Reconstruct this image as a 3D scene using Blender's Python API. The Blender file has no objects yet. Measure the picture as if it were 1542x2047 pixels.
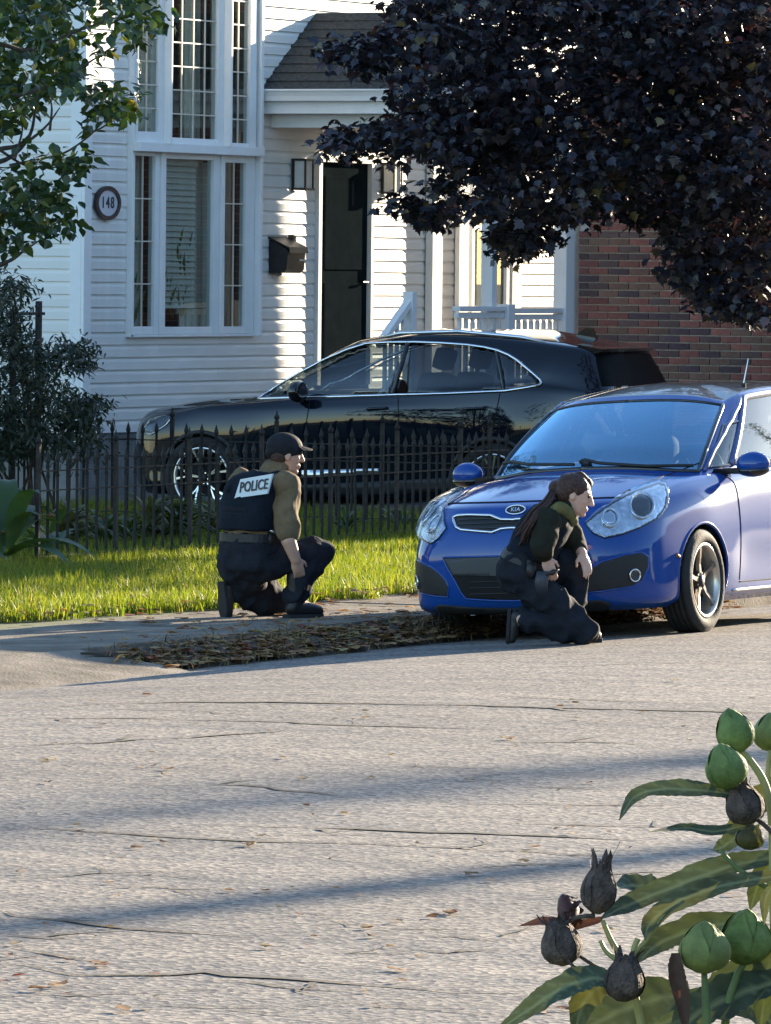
import bpy, bmesh, math, random
import numpy as np
from math import radians, sin, cos, pi, sqrt, atan2, tan
from mathutils import Vector, Matrix, noise as mnoise
from mathutils.bvhtree import BVHTree
from mathutils.geometry import delaunay_2d_cdt

rnd = random.Random(7)
npr = np.random.default_rng(11)
S = bpy.context.scene
C = S.collection

# ------------------------------------------------------------------ camera
F_PX = 13800.0                       # focal length in photograph pixels (1542 x 2047)
H_CAM = 2.116
HEAD = radians(25.0)                 # view direction against the street (street = X axis)
PITCH = math.atan((1023.5 - 545.0) / F_PX)
ROLL = radians(0.6)
v2 = Vector((cos(HEAD), sin(HEAD), 0)); r2 = Vector((sin(HEAD), -cos(HEAD), 0)); Z = Vector((0, 0, 1))
FW = (v2 * cos(PITCH) - Z * sin(PITCH)).normalized()
UP0 = r2.cross(FW).normalized()
RC = r2 * cos(ROLL) + UP0 * sin(ROLL)
UC = UP0 * cos(ROLL) - r2 * sin(ROLL)
CAM = Vector((0, 0, H_CAM))
cam = bpy.data.cameras.new('camera'); cam_o = bpy.data.objects.new('camera', cam); C.objects.link(cam_o)
cam.sensor_fit = 'VERTICAL'; cam.sensor_height = 36.0; cam.sensor_width = 36.0 * 771 / 1024
cam.lens = F_PX / 2047.0 * 36.0
cam.clip_start = 0.5; cam.clip_end = 3000
m = Matrix.Identity(4)
for i in range(3):
    m[i][0] = RC[i]; m[i][1] = UC[i]; m[i][2] = -FW[i]; m[i][3] = CAM[i]
cam_o.matrix_world = m
S.camera = cam_o
S.render.resolution_x, S.render.resolution_y = 771, 1024

# ------------------------------------------------------------------ light
SUN_EL = radians(12.7); SUN_AZ = radians(11.5)
LIGHT = Vector((-cos(SUN_AZ) * cos(SUN_EL), sin(SUN_AZ) * cos(SUN_EL), -sin(SUN_EL)))
w = bpy.data.worlds.new('World'); S.world = w; w.use_nodes = True
nt = w.node_tree; nt.nodes.clear()
sky = nt.nodes.new('ShaderNodeTexSky'); sky.sky_type = 'NISHITA'; sky.sun_disc = False
sky.sun_elevation = SUN_EL; sky.sun_rotation = atan2(-LIGHT.x, -LIGHT.y)
sky.air_density = 1.0; sky.dust_density = 0.3; sky.ozone_density = 2.5
bg = nt.nodes.new('ShaderNodeBackground'); bg.inputs[1].default_value = 0.11
wo = nt.nodes.new('ShaderNodeOutputWorld')
nt.links.new(sky.outputs[0], bg.inputs[0]); nt.links.new(bg.outputs[0], wo.inputs[0])
sl = bpy.data.lights.new('sun', 'SUN'); sl.energy = 5.0; sl.angle = radians(0.5); sl.color = (1.0, 0.84, 0.62)
so = bpy.data.objects.new('sun', sl); C.objects.link(so); so.location = (60, -10, 30)
so.rotation_euler = LIGHT.to_track_quat('-Z', 'Y').to_euler()
S.view_settings.view_transform = 'Standard'; S.view_settings.look = 'None'
S.view_settings.exposure = 2.1; S.view_settings.gamma = 1.0
S.render.engine = 'CYCLES'
S.cycles.max_bounces = 7; S.cycles.transparent_max_bounces = 10; S.cycles.use_denoising = True
S.cycles.sample_clamp_indirect = 6.0

# ------------------------------------------------------------------ helpers
def ray(px, py):
    return FW + RC * ((px - 771.0) / F_PX) - UC * ((py - 1023.5) / F_PX)
def at(px, py, X=None, Y=None, z=None, D=None):
    d = ray(px, py)
    if X is not None: t = (X - CAM.x) / d.x
    elif Y is not None: t = (Y - CAM.y) / d.y
    elif z is not None: t = (z - CAM.z) / d.z
    else: t = D
    return CAM + d * t

def link(o, parent=None):
    C.objects.link(o)
    if parent is not None: o.parent = parent
    return o
def tag(o, label, cat, group=None):
    o['label'] = label; o['category'] = cat
    if group: o['group'] = group
    return o
def thing(name, label, cat, loc=(0, 0, 0), rotz=0.0, group=None):
    o = bpy.data.objects.new(name, None); o.empty_display_size = 0.2
    o.location = loc; o.rotation_euler = (0, 0, rotz); C.objects.link(o)
    return tag(o, label, cat, group)
def struct(o):
    o['kind'] = 'structure'; return o

class MB:
    """collects geometry in world coordinates; build() links it as one object"""
    def __init__(s): s.v = []; s.f = []
    def add(s, vs, fs):
        b = len(s.v); s.v += [tuple(p) for p in vs]; s.f += [tuple(i + b for i in f) for f in fs]; return s
    def quad(s, a, b, c, d): return s.add([a, b, c, d], [(0, 1, 2, 3)])
    def box(s, x0, x1, y0, y1, z0, z1):
        vs = [(x0, y0, z0), (x1, y0, z0), (x1, y1, z0), (x0, y1, z0), (x0, y0, z1), (x1, y0, z1), (x1, y1, z1), (x0, y1, z1)]
        return s.add(vs, [(0, 3, 2, 1), (4, 5, 6, 7), (0, 1, 5, 4), (1, 2, 6, 5), (2, 3, 7, 6), (3, 0, 4, 7)])
    def bbox(s, x0, x1, y0, y1, z0, z1, b=0.004):
        """box with chamfered vertical and horizontal edges"""
        bm = bmesh.new(); bmesh.ops.create_cube(bm, size=1.0)
        for vv in bm.verts:
            vv.co = ((x0 + x1) / 2 + vv.co.x * (x1 - x0), (y0 + y1) / 2 + vv.co.y * (y1 - y0), (z0 + z1) / 2 + vv.co.z * (z1 - z0))
        bmesh.ops.bevel(bm, geom=list(bm.edges), offset=b, segments=2, affect='EDGES', profile=0.7)
        bm.verts.index_update()
        s.add([vv.co for vv in bm.verts], [[q.index for q in ff.verts] for ff in bm.faces]); bm.free(); return s
    def prism(s, poly, axis, a, b):
        """extrude a polygon of 2D points along axis 'X','Y','Z' from a to b"""
        def mk(p, t):
            return (t, p[0], p[1]) if axis == 'X' else ((p[0], t, p[1]) if axis == 'Y' else (p[0], p[1], t))
        n = len(poly)
        vs = [mk(p, a) for p in poly] + [mk(p, b) for p in poly]
        fs = [tuple(range(n))[::-1], tuple(range(n, 2 * n))] + [(i, (i + 1) % n, n + (i + 1) % n, n + i) for i in range(n)]
        return s.add(vs, fs)
    def tube(s, pts, rad, n=8, closed=False, cap=True):
        pts = [Vector(p) for p in pts]; N = len(pts)
        rads = rad if isinstance(rad, (list, tuple)) else [rad] * N
        b = len(s.v); prev = None
        for i, p in enumerate(pts):
            if closed: t = pts[(i + 1) % N] - pts[i - 1]
            else: t = pts[min(i + 1, N - 1)] - pts[max(i - 1, 0)]
            if t.length < 1e-9: t = Vector((0, 0, 1))
            t.normalize()
            if prev is None:
                a = Vector((0, 0, 1)) if abs(t.z) < 0.9 else Vector((1, 0, 0))
                u = t.cross(a).normalized()
            else:
                u = (prev - t * prev.dot(t))
                u = u.normalized() if u.length > 1e-6 else t.orthogonal().normalized()
            prev = u; vv = t.cross(u)
            for k in range(n):
                an = 2 * pi * k / n
                s.v.append(tuple(p + (u * cos(an) + vv * sin(an)) * rads[i]))
        for i in range(N if closed else N - 1):
            j = (i + 1) % N
            for k in range(n):
                s.f.append((b + i * n + k, b + i * n + (k + 1) % n, b + j * n + (k + 1) % n, b + j * n + k))
        if cap and not closed:
            s.f.append(tuple(b + k for k in range(n))[::-1]); s.f.append(tuple(b + (N - 1) * n + k for k in range(n)))
        return s
    def lathe(s, prof, origin, axis=Vector((0, 0, 1)), n=24, arc=None):
        """prof: list of (radius, along axis)"""
        axis = Vector(axis).normalized(); u = axis.orthogonal().normalized(); vv = axis.cross(u)
        o = Vector(origin); b = len(s.v)
        for (r, h) in prof:
            for k in range(n):
                an = 2 * pi * k / n
                s.v.append(tuple(o + axis * h + (u * cos(an) + vv * sin(an)) * r))
        for i in range(len(prof) - 1):
            for k in range(n):
                s.f.append((b + i * n + k, b + i * n + (k + 1) % n, b + (i + 1) * n + (k + 1) % n, b + (i + 1) * n + k))
        return s
    def ball(s, c, r, n=10, m_=7, sx=1, sy=1, sz=1):
        b = len(s.v)
        for i in range(m_ + 1):
            th = pi * i / m_
            for k in range(n):
                an = 2 * pi * k / n
                s.v.append((c[0] + r * sx * sin(th) * cos(an), c[1] + r * sy * sin(th) * sin(an), c[2] + r * sz * cos(th)))
        for i in range(m_):
            for k in range(n):
                s.f.append((b + i * n + k, b + (i + 1) * n + k, b + (i + 1) * n + (k + 1) % n, b + i * n + (k + 1) % n))
        return s
    def mesh(s, name):
        me = bpy.data.meshes.new(name); me.from_pydata(s.v, [], s.f); me.update(); return me
    def build(s, name, mat, parent=None, smooth=False, fix=False):
        me = s.mesh(name)
        if fix:
            bm = bmesh.new(); bm.from_mesh(me); bmesh.ops.recalc_face_normals(bm, faces=bm.faces); bm.to_mesh(me); bm.free()
        if mat is not None: me.materials.append(mat)
        if smooth: me.polygons.foreach_set('use_smooth', [True] * len(me.polygons))
        o = bpy.data.objects.new(name, me)
        link(o, parent)
        if parent is not None: o.matrix_parent_inverse = parent_inv(parent)
        return o

def parent_inv(p):
    m_ = Matrix.Identity(4)
    chain = []
    q = p
    while q is not None:
        chain.append(q); q = q.parent
    for q in reversed(chain):
        m_ = m_ @ (q.matrix_parent_inverse if q.parent else Matrix.Identity(4)) @ q.matrix_basis
    return m_.inverted()

def inst(name, me, parent, M, mat=None):
    """an object of its own that shares mesh data, placed by world matrix M"""
    o = bpy.data.objects.new(name, me); link(o, parent)
    if parent is not None: o.matrix_parent_inverse = parent_inv(parent)
    o.matrix_basis = M
    return o
def raw(name, V, Fc, mat, parent=None, smooth=False):
    """numpy verts (n,3) and faces (m,k) -> object"""
    me = bpy.data.meshes.new(name)
    V = np.asarray(V, dtype=np.float32); Fc = np.asarray(Fc, dtype=np.int32); k = Fc.shape[1]
    me.vertices.add(len(V)); me.vertices.foreach_set('co', V.ravel())
    me.loops.add(Fc.size); me.loops.foreach_set('vertex_index', Fc.ravel())
    me.polygons.add(len(Fc)); me.polygons.foreach_set('loop_start', np.arange(0, Fc.size, k, dtype=np.int32))
    me.polygons.foreach_set('loop_total', np.full(len(Fc), k, dtype=np.int32))
    me.update(calc_edges=True); me.validate()
    if smooth: me.polygons.foreach_set('use_smooth', [True] * len(Fc))
    if mat is not None: me.materials.append(mat)
    o = bpy.data.objects.new(name, me); link(o, parent)
    if parent is not None: o.matrix_parent_inverse = parent_inv(parent)
    return o

def evaluate(tmp):
    """mesh of an object with its modifiers, worked out in a scratch scene"""
    sc = bpy.data.scenes.new('scratch'); sc.collection.objects.link(tmp)
    with bpy.context.temp_override(scene=sc, view_layer=sc.view_layers[0]):
        dg = bpy.context.evaluated_depsgraph_get(); dg.update()
        me = bpy.data.meshes.new_from_object(tmp.evaluated_get(dg))
    bpy.data.objects.remove(tmp); bpy.data.scenes.remove(sc)
    return me
# ------------------------------------------------------------------ materials
def mat(name, col, rough=0.6, metal=0.0, spec=0.5, coat=0.0, var=0.0, scale=8.0, bump=0.0, bscale=60.0,
        objvar=0.0, emit=None, trans=0.0, ior=1.45, col2=None, coatrough=0.03, sheen=0.0, detail=4.0):
    M = bpy.data.materials.new(name); M.use_nodes = True; t = M.node_tree; N = t.nodes
    p = N['Principled BSDF']; L = t.links.new
    p.inputs['Roughness'].default_value = rough; p.inputs['Metallic'].default_value = metal
    p.inputs['Specular IOR Level'].default_value = spec; p.inputs['Coat Weight'].default_value = coat
    p.inputs['Coat Roughness'].default_value = coatrough
    p.inputs['Transmission Weight'].default_value = trans; p.inputs['IOR'].default_value = ior
    p.inputs['Sheen Weight'].default_value = sheen
    c = (*col, 1.0); p.inputs['Base Color'].default_value = c
    src = None
    if var > 0 or col2 is not None:
        tc = N.new('ShaderNodeTexCoord'); nz = N.new('ShaderNodeTexNoise'); nz.inputs['Scale'].default_value = scale
        nz.inputs['Detail'].default_value = detail; nz.inputs['Roughness'].default_value = 0.65
        L(tc.outputs['Object'], nz.inputs['Vector'])
        cr = N.new('ShaderNodeValToRGB'); cr.color_ramp.elements[0].position = 0.32; cr.color_ramp.elements[1].position = 0.68
        a = tuple(x * (1 - var) for x in col); b = tuple(min(1, x * (1 + var)) for x in (col2 or col))
        cr.color_ramp.elements[0].color = (*a, 1); cr.color_ramp.elements[1].color = (*b, 1)
        L(nz.outputs['Fac'], cr.inputs['Fac']); src = cr.outputs['Color']
    if objvar > 0:
        oi = N.new('ShaderNodeObjectInfo'); mr = N.new('ShaderNodeMapRange')
        mr.inputs['To Min'].default_value = 1 - objvar; mr.inputs['To Max'].default_value = 1 + objvar
        L(oi.outputs['Random'], mr.inputs['Value'])
        mx = N.new('ShaderNodeMix'); mx.data_type = 'RGBA'; mx.blend_type = 'MULTIPLY'; mx.inputs['Factor'].default_value = 1
        if src is None: mx.inputs[6].default_value = c
        else: L(src, mx.inputs[6])
        L(mr.outputs['Result'], mx.inputs[7]); src = mx.outputs[2]
    if src is not None: L(src, p.inputs['Base Color'])
    if bump > 0:
        tc2 = N.new('ShaderNodeTexCoord'); n2 = N.new('ShaderNodeTexNoise'); n2.inputs['Scale'].default_value = bscale
        n2.inputs['Detail'].default_value = 5
        L(tc2.outputs['Object'], n2.inputs['Vector'])
        bp = N.new('ShaderNodeBump'); bp.inputs['Strength'].default_value = bump; bp.inputs['Distance'].default_value = 0.01
        L(n2.outputs['Fac'], bp.inputs['Height']); L(bp.outputs['Normal'], p.inputs['Normal'])
    if emit:
        p.inputs['Emission Color'].default_value = (*emit[0], 1); p.inputs['Emission Strength'].default_value = emit[1]
    return M
def leaf_mat(name, cols, transl=0.35, rough=0.5, tcol=None, spec=0.4):
    """two-sided leaf: colour varies per leaf (random per island), light passes through"""
    M = bpy.data.materials.new(name); M.use_nodes = True; t = M.node_tree; N = t.nodes; L = t.links.new
    p = N['Principled BSDF']; out = N['Material Output']
    g = N.new('ShaderNodeNewGeometry'); cr = N.new('ShaderNodeValToRGB'); cr.color_ramp.interpolation = 'LINEAR'
    el = cr.color_ramp.elements
    while len(el) < len(cols): el.new(0.5)
    for i, (pos, cc) in enumerate(cols):
        el[i].position = pos; el[i].color = (*cc, 1)
    L(g.outputs['Random Per Island'], cr.inputs['Fac'])
    L(cr.outputs['Color'], p.inputs['Base Color']); p.inputs['Roughness'].default_value = rough
    p.inputs['Specular IOR Level'].default_value = spec
    tr = N.new('ShaderNodeBsdfTranslucent'); mx = N.new('ShaderNodeMixShader'); mx.inputs[0].default_value = transl
    gm = N.new('ShaderNodeMix'); gm.data_type = 'RGBA'; gm.blend_type = 'MULTIPLY'; gm.inputs['Factor'].default_value = 1
    gm.inputs[7].default_value = (*(tcol or (1.6, 1.7, 0.6)), 1); L(cr.outputs['Color'], gm.inputs[6])
    L(gm.outputs[2], tr.inputs['Color'])
    L(p.outputs[0], mx.inputs[1]); L(tr.outputs[0], mx.inputs[2]); L(mx.outputs[0], out.inputs['Surface'])
    return M
def glass_mat(name, tint=(0.75, 0.8, 0.82), refl=(1, 1, 1), ior=1.5, rough=0.0, opac=0.0, ocol=(0.02, 0.03, 0.04)):
    """thin pane: Fresnel reflection over a tinted see-through sheet"""
    M = bpy.data.materials.new(name); M.use_nodes = True; t = M.node_tree; N = t.nodes; L = t.links.new
    N.remove(N['Principled BSDF']); out = N['Material Output']
    # Schlick reflectance that is the same from both sides of the sheet
    ge = N.new('ShaderNodeNewGeometry'); dt = N.new('ShaderNodeVectorMath'); dt.operation = 'DOT_PRODUCT'
    L(ge.outputs['Incoming'], dt.inputs[0]); L(ge.outputs['Normal'], dt.inputs[1])
    def mth(op, a, b=None):
        q = N.new('ShaderNodeMath'); q.operation = op; q.use_clamp = False
        for k_, x_ in enumerate((a, b)):
            if x_ is None: continue
            if isinstance(x_, (int, float)): q.inputs[k_].default_value = x_
            else: L(x_, q.inputs[k_])
        return q.outputs[0]
    f0 = ((ior - 1) / (ior + 1)) ** 2
    ca = mth('ABSOLUTE', dt.outputs['Value']); p5 = mth('POWER', mth('SUBTRACT', 1.0, ca), 5.0)
    fres = mth('ADD', mth('MULTIPLY', p5, 1 - f0), f0)
    gl = N.new('ShaderNodeBsdfGlossy'); gl.inputs['Roughness'].default_value = rough
    gl.inputs['Color'].default_value = (*refl, 1)
    tp = N.new('ShaderNodeBsdfTransparent'); tp.inputs['Color'].default_value = (*tint, 1)
    base = tp.outputs[0]
    if opac > 0:
        df = N.new('ShaderNodeBsdfDiffuse'); df.inputs['Color'].default_value = (*ocol, 1)
        m0 = N.new('ShaderNodeMixShader'); m0.inputs[0].default_value = opac
        L(tp.outputs[0], m0.inputs[1]); L(df.outputs[0], m0.inputs[2]); base = m0.outputs[0]
    mx = N.new('ShaderNodeMixShader'); L(fres, mx.inputs[0]); L(base, mx.inputs[1]); L(gl.outputs[0], mx.inputs[2])
    L(mx.outputs[0], out.inputs['Surface'])
    return M
M_ = {}
M_['siding'] = mat('white_vinyl_siding', (0.70, 0.68, 0.64), 0.5, spec=0.15, var=0.10, scale=1.6, objvar=0.03, bump=0.06, bscale=40)
M_['trim'] = mat('white_painted_trim', (0.78, 0.78, 0.77), 0.45, spec=0.2, var=0.03, scale=5)
M_['aluminium_trim'] = mat('grey_white_trim', (0.62, 0.61, 0.58), 0.45, var=0.05, scale=4)
M_['black_metal'] = mat('black_wrought_iron', (0.018, 0.017, 0.016), 0.45, var=0.3, scale=30, bump=0.15, bscale=90)
M_['fence_iron'] = mat('weathered_black_iron', (0.020, 0.019, 0.019), 0.65, spec=0.25, var=0.4, scale=14, bump=0.2, bscale=70, col2=(0.034, 0.030, 0.028))
M_['dark_door'] = mat('dark_green_door_paint', (0.010, 0.015, 0.017), 0.8, spec=0.0, ior=1.01, var=0.15, scale=6)
M_['shingle'] = mat('grey_asphalt_shingle', (0.058, 0.062, 0.062), 0.95, spec=0.1, var=0.35, scale=26, bump=0.5, bscale=120)
M_['concrete'] = mat('weathered_concrete', (0.155, 0.132, 0.105), 0.9, spec=0.1, var=0.35, scale=2.2, bump=0.8, bscale=50, col2=(0.205, 0.176, 0.143))
M_['foundation'] = mat('grey_foundation_block', (0.17, 0.17, 0.165), 0.95, var=0.25, scale=4, bump=0.4, bscale=50)
M_['curtain'] = mat('cream_blind', (0.72, 0.70, 0.64), 0.9, var=0.1, scale=6)
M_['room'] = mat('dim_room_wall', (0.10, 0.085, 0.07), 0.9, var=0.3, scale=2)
M_['pane'] = glass_mat('window_glass', tint=(0.80, 0.84, 0.82), ior=1.5)
M_['bark'] = mat('grey_bark', (0.07, 0.055, 0.045), 0.95, var=0.4, scale=20, bump=0.8, bscale=40)
# ================================================================== ground, road, kerb, pavement
Y_KERB = 17.35
def zroad(Y):
    return 0.046 - 0.009 * max(0.0, Y - 13.3) ** 2
Z_WALK = 0.035
def zlawn(Y):
    if Y < 19.0: return Z_WALK
    return Z_WALK + 0.006 * (Y - 19.0)

def road_material():
    M = bpy.data.materials.new('worn_asphalt'); M.use_nodes = True; t = M.node_tree; N = t.nodes; L = t.links.new
    p = N['Principled BSDF']; p.inputs['Roughness'].default_value = 0.8; p.inputs['Specular IOR Level'].default_value = 0.2
    tc = N.new('ShaderNodeTexCoord')
    def noise(sc, det=4, rough=0.6, vec=None):
        n = N.new('ShaderNodeTexNoise'); n.inputs['Scale'].default_value = sc; n.inputs['Detail'].default_value = det
        n.inputs['Roughness'].default_value = rough; L(vec or tc.outputs['Object'], n.inputs['Vector']); return n.outputs['Fac']
    def ramp(f, p0, c0, p1, c1):
        r = N.new('ShaderNodeValToRGB'); e = r.color_ramp.elements
        e[0].position = p0; e[0].color = (*c0, 1); e[1].position = p1; e[1].color = (*c1, 1); L(f, r.inputs['Fac']); return r.outputs['Color']
    def mul(a, b, fac=1.0, mode='MULTIPLY'):
        x = N.new('ShaderNodeMix'); x.data_type = 'RGBA'; x.blend_type = mode; x.inputs['Factor'].default_value = fac
        L(a, x.inputs[6]); L(b, x.inputs[7]); return x.outputs[2]
    base = ramp(noise(0.35, 5, 0.6), 0.3, (0.165, 0.151, 0.136), 0.7, (0.222, 0.204, 0.183))
    # worn streaks that run across the street
    mp = N.new('ShaderNodeMapping'); mp.inputs['Scale'].default_value = (2.6, 0.35, 1); L(tc.outputs['Object'], mp.inputs['Vector'])
    st = ramp(noise(0.8, 6, 0.7, mp.outputs['Vector']), 0.36, (0.66, 0.68, 0.73), 0.62, (1.10, 1.06, 1.02))
    base = mul(base, st)
    # aggregate
    vo = N.new('ShaderNodeTexVoronoi'); vo.inputs['Scale'].default_value = 42; L(tc.outputs['Object'], vo.inputs['Vector'])
    bwv = N.new('ShaderNodeSeparateColor'); L(vo.outputs['Color'], bwv.inputs[0])
    ag = ramp(bwv.outputs[0], 0.05, (0.45, 0.46, 0.52), 0.95, (1.55, 1.48, 1.36))
    base = mul(base, ag)
    fine = ramp(noise(160, 2, 0.8), 0.3, (0.75, 0.75, 0.76), 0.7, (1.25, 1.24, 1.22)); base = mul(base, fine, 0.8)
    L(base, p.inputs['Base Color'])
    bp = N.new('ShaderNodeBump'); bp.inputs['Strength'].default_value = 0.6; bp.inputs['Distance'].default_value = 0.006
    L(vo.outputs['Distance'], bp.inputs['Height'])
    b2 = N.new('ShaderNodeBump'); b2.inputs['Strength'].default_value = 0.4; b2.inputs['Distance'].default_value = 0.02
    L(noise(6, 6, 0.7), b2.inputs['Height']); L(bp.outputs['Normal'], b2.inputs['Normal'])
    L(b2.outputs['Normal'], p.inputs['Normal'])
    return M
M_['road'] = road_material()
M_['soil'] = mat('garden_soil', (0.055, 0.042, 0.03), 1.0, var=0.4, scale=3, bump=0.6, bscale=25)
M_['turf'] = mat('turf_base', (0.045, 0.06, 0.018), 1.0, var=0.4, scale=4, bump=0.6, bscale=40)

# far terrain sheet to the horizon
g = MB(); g.quad((-1500, -1500, -0.45), (1500, -1500, -0.45), (1500, 1500, -0.45), (-1500, 1500, -0.45))
struct(g.build('ground', M_['turf']))
# road: one sheet, finely divided across for the crown
ys = [6 + 0.5 * i for i in range(23)] + [Y_KERB + 0.02]
ys = sorted(set([y for y in ys if y <= Y_KERB + 0.02]))
xs = [-40, 0, 10, 20, 30, 35, 40, 45, 50, 60, 80, 120, 220]
V = [(x, y, zroad(y)) for y in ys for x in xs]; nx = len(xs)
Fq = [(j * nx + i, j * nx + i + 1, (j + 1) * nx + i + 1, (j + 1) * nx + i) for j in range(len(ys) - 1) for i in range(nx - 1)]
road = struct(raw('road', V, Fq, M_['road'], smooth=True))

nv = MB(); nv.quad((-40, -12, 0.14), (220, -12, 0.14), (220, 6.02, 0.10), (-40, 6.02, 0.10)); nv.quad((-40, 6.02, 0.10), (220, 6.02, 0.10), (220, 6.02, -0.2), (-40, 6.02, -0.2))
struct(nv.build('near_verge', M_['turf']))
# cracks in the asphalt: narrow open seams, each a thin sliver on the surface
M_['crack'] = mat('crack_tar', (0.025, 0.023, 0.022), 0.95, var=0.3, scale=9)
def crack(pxs, wpx, seed, jag=0.05):
    rr = random.Random(seed)
    pts = []
    for (a, b) in zip(pxs[:-1], pxs[1:]):
        A = at(*a, z=0.03); B = at(*b, z=0.03); n = max(2, int((B - A).length / 0.12))
        for k in range(n): pts.append(A.lerp(B, k / n))
    pts.append(at(*pxs[-1], z=0.03))
    mb = MB(); vs = []; wob = 0.0; n = len(pts)
    for i, p in enumerate(pts):
        wob = wob * 0.8 + rr.uniform(-jag, jag)
        t = (pts[min(i + 1, n - 1)] - pts[max(i - 1, 0)]); t.z = 0; t.normalize(); s_ = Vector((-t.y, t.x, 0))
        wd = wpx * max(.12, .75 + .9 * mnoise.noise(Vector((i * .22, seed, 0))) + rr.uniform(-.25, .25)) * min(1, i / 4 + 0.1, (n - 1 - i) / 4 + 0.1)
        q = p + s_ * wob; q.z = zroad(q.y) + 0.004
        vs += [q + s_ * wd, q - s_ * wd]
    for v_ in vs: v_.z = zroad(v_.y) + 0.004
    mb.add(vs, [(2 * i, 2 * i + 1, 2 * i + 3, 2 * i + 2) for i in range(n - 1)])
    base_i = 0
    for b_ in range(max(1, n // 14)):
        i0 = rr.randrange(2, max(3, n - 2)); p = pts[min(i0, n - 1)].copy(); L_ = rr.uniform(.15, .7); a0 = rr.choice([-1, 1]) * rr.uniform(.5, 1.4)
        t = (pts[min(i0 + 1, n - 1)] - pts[max(i0 - 1, 0)]); ang = atan2(t.y, t.x) + a0; k = 7; q2 = []
        for j in range(k):
            ang += rr.uniform(-.35, .35); p = p + Vector((cos(ang), sin(ang), 0)) * L_ / k; w2_ = wpx * .5 * (1 - j / k)
            s2 = Vector((-sin(ang), cos(ang), 0)) * w2_; q2 += [p + s2, p - s2]
        for v_ in q2: v_.z = zroad(v_.y) + 0.0045
        mb.add(q2, [(2 * j, 2 * j + 1, 2 * j + 3, 2 * j + 2) for j in range(k - 1)])
    return mb.build('crack', M_['crack'], road)
cracks = [
    ([(225, 1398), (480, 1402), (900, 1415), (1300, 1428), (1560, 1434)], 0.035),
    ([(0, 1432), (300, 1436), (600, 1448), (700, 1457), (1000, 1463)], 0.022),
    ([(-20, 1496), (180, 1490), (420, 1478), (560, 1466)], 0.020),
    ([(225, 1578), (480, 1578), (560, 1588), (720, 1603)], 0.018),
    ([(380, 1660), (560, 1664), (800, 1669), (1150, 1683), (1300, 1690)], 0.032),
    ([(0, 1664), (260, 1676), (520, 1690), (800, 1704), (1100, 1720)], 0.016),
    ([(0, 1833), (130, 1855), (330, 1873), (560, 1890)], 0.016),
    ([(0, 1880), (60, 1886), (150, 1886)], 0.020),
    ([(0, 1934), (160, 1958), (420, 1953), (640, 1975), (900, 1998), (1040, 2002)], 0.020),
    ([(40, 1905), (110, 1920), (210, 1938)], 0.012),
    ([(950, 1748), (1080, 1740), (1180, 1738)], 0.018),
    ([(1020, 1336), (1240, 1330), (1500, 1326)], 0.014),
    ([(940, 1395), (1200, 1408), (1420, 1414)], 0.012),
    ([(0, 1770), (200, 1757), (420, 1747)], 0.010),
    ([(930, 1650), (1150, 1660), (1440, 1668)], 0.014),
    ([(0, 1404), (160, 1402)], 0.02), ([(540, 2040), (700, 2020), (860, 2024)], 0.012),
]
rc = random.Random(77)
for k in range(22):                              # finer transverse cracks between the long ones
    px0 = rc.uniform(-40, 1250); py0 = rc.uniform(1360, 2030); L_ = rc.uniform(120, 520); P_ = [(px0, py0)]
    for j in range(4): P_.append((P_[-1][0] + L_ / 4, P_[-1][1] + L_ / 4 * rc.uniform(-.02, .07)))
    cracks.append((P_, rc.uniform(.006, .014)))
for i, (p_, w_) in enumerate(cracks): crack(p_, w_ * 1.35, 100 + i)

# stray leaves and scraps lying on the road, one object (far too many and small to count)
def flat_leaf(size, rr):
    n = 7; out = []
    for k in range(n):
        a = 2 * pi * k / n
        out.append((size * cos(a) * (0.6 + 0.5 * rr.random()), size * 0.7 * sin(a) * (0.6 + 0.5 * rr.random()), size * 0.35 * rr.random()))
    return out
M_['dry_leaf'] = leaf_mat('dry_fallen_leaf', [(0.0, (0.16, 0.07, 0.03)), (0.35, (0.30, 0.16, 0.06)), (0.65, (0.36, 0.26, 0.10)), (1.0, (0.22, 0.05, 0.035))], 0.25, 0.8, (1.2, 1.0, 0.6))
def leaf_scatter(name, spots, size, parent=None):
    V = []; Fc = []; rr = random.Random(5)
    for (x, y, z) in spots:
        s_ = size * rr.uniform(0.5, 1.3); a = rr.uniform(0, 2 * pi); b = len(V)
        for p in flat_leaf(s_, rr):
            V.append((x + p[0] * cos(a) - p[1] * sin(a), y + p[0] * sin(a) + p[1] * cos(a), z + 0.006 + p[2]))
        for k in range(1, 6): Fc.append((b, b + k, b + k + 1))
    o = raw(name, V, Fc, M_['dry_leaf'], parent); o['kind'] = 'stuff'; return o
sp = []
for (px, py) in [(720, 1445), (673, 1450), (1020, 1490), (200, 1942), (640, 1883), (735, 1868), (790, 1857), (860, 1846), (905, 1838), (540, 1470), (110, 1985), (60, 1996), (500, 1700), (280, 1706), (1000, 1575), (90, 1530)]:
    for k in range(rnd.choice([1, 2, 3])):
        q = at(px + rnd.uniform(-14, 14), py + rnd.uniform(-4, 4), z=0.03); sp.append((q.x, q.y, zroad(q.y)))
for k in range(120):
    q = at(rnd.uniform(0, 1542), rnd.uniform(1350, 2040), z=0.03); sp.append((q.x, q.y, zroad(q.y)))
o = leaf_scatter('scattered_leaves', sp, 0.028); tag(o, 'small dry leaves lying about on the asphalt', 'leaves')

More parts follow.
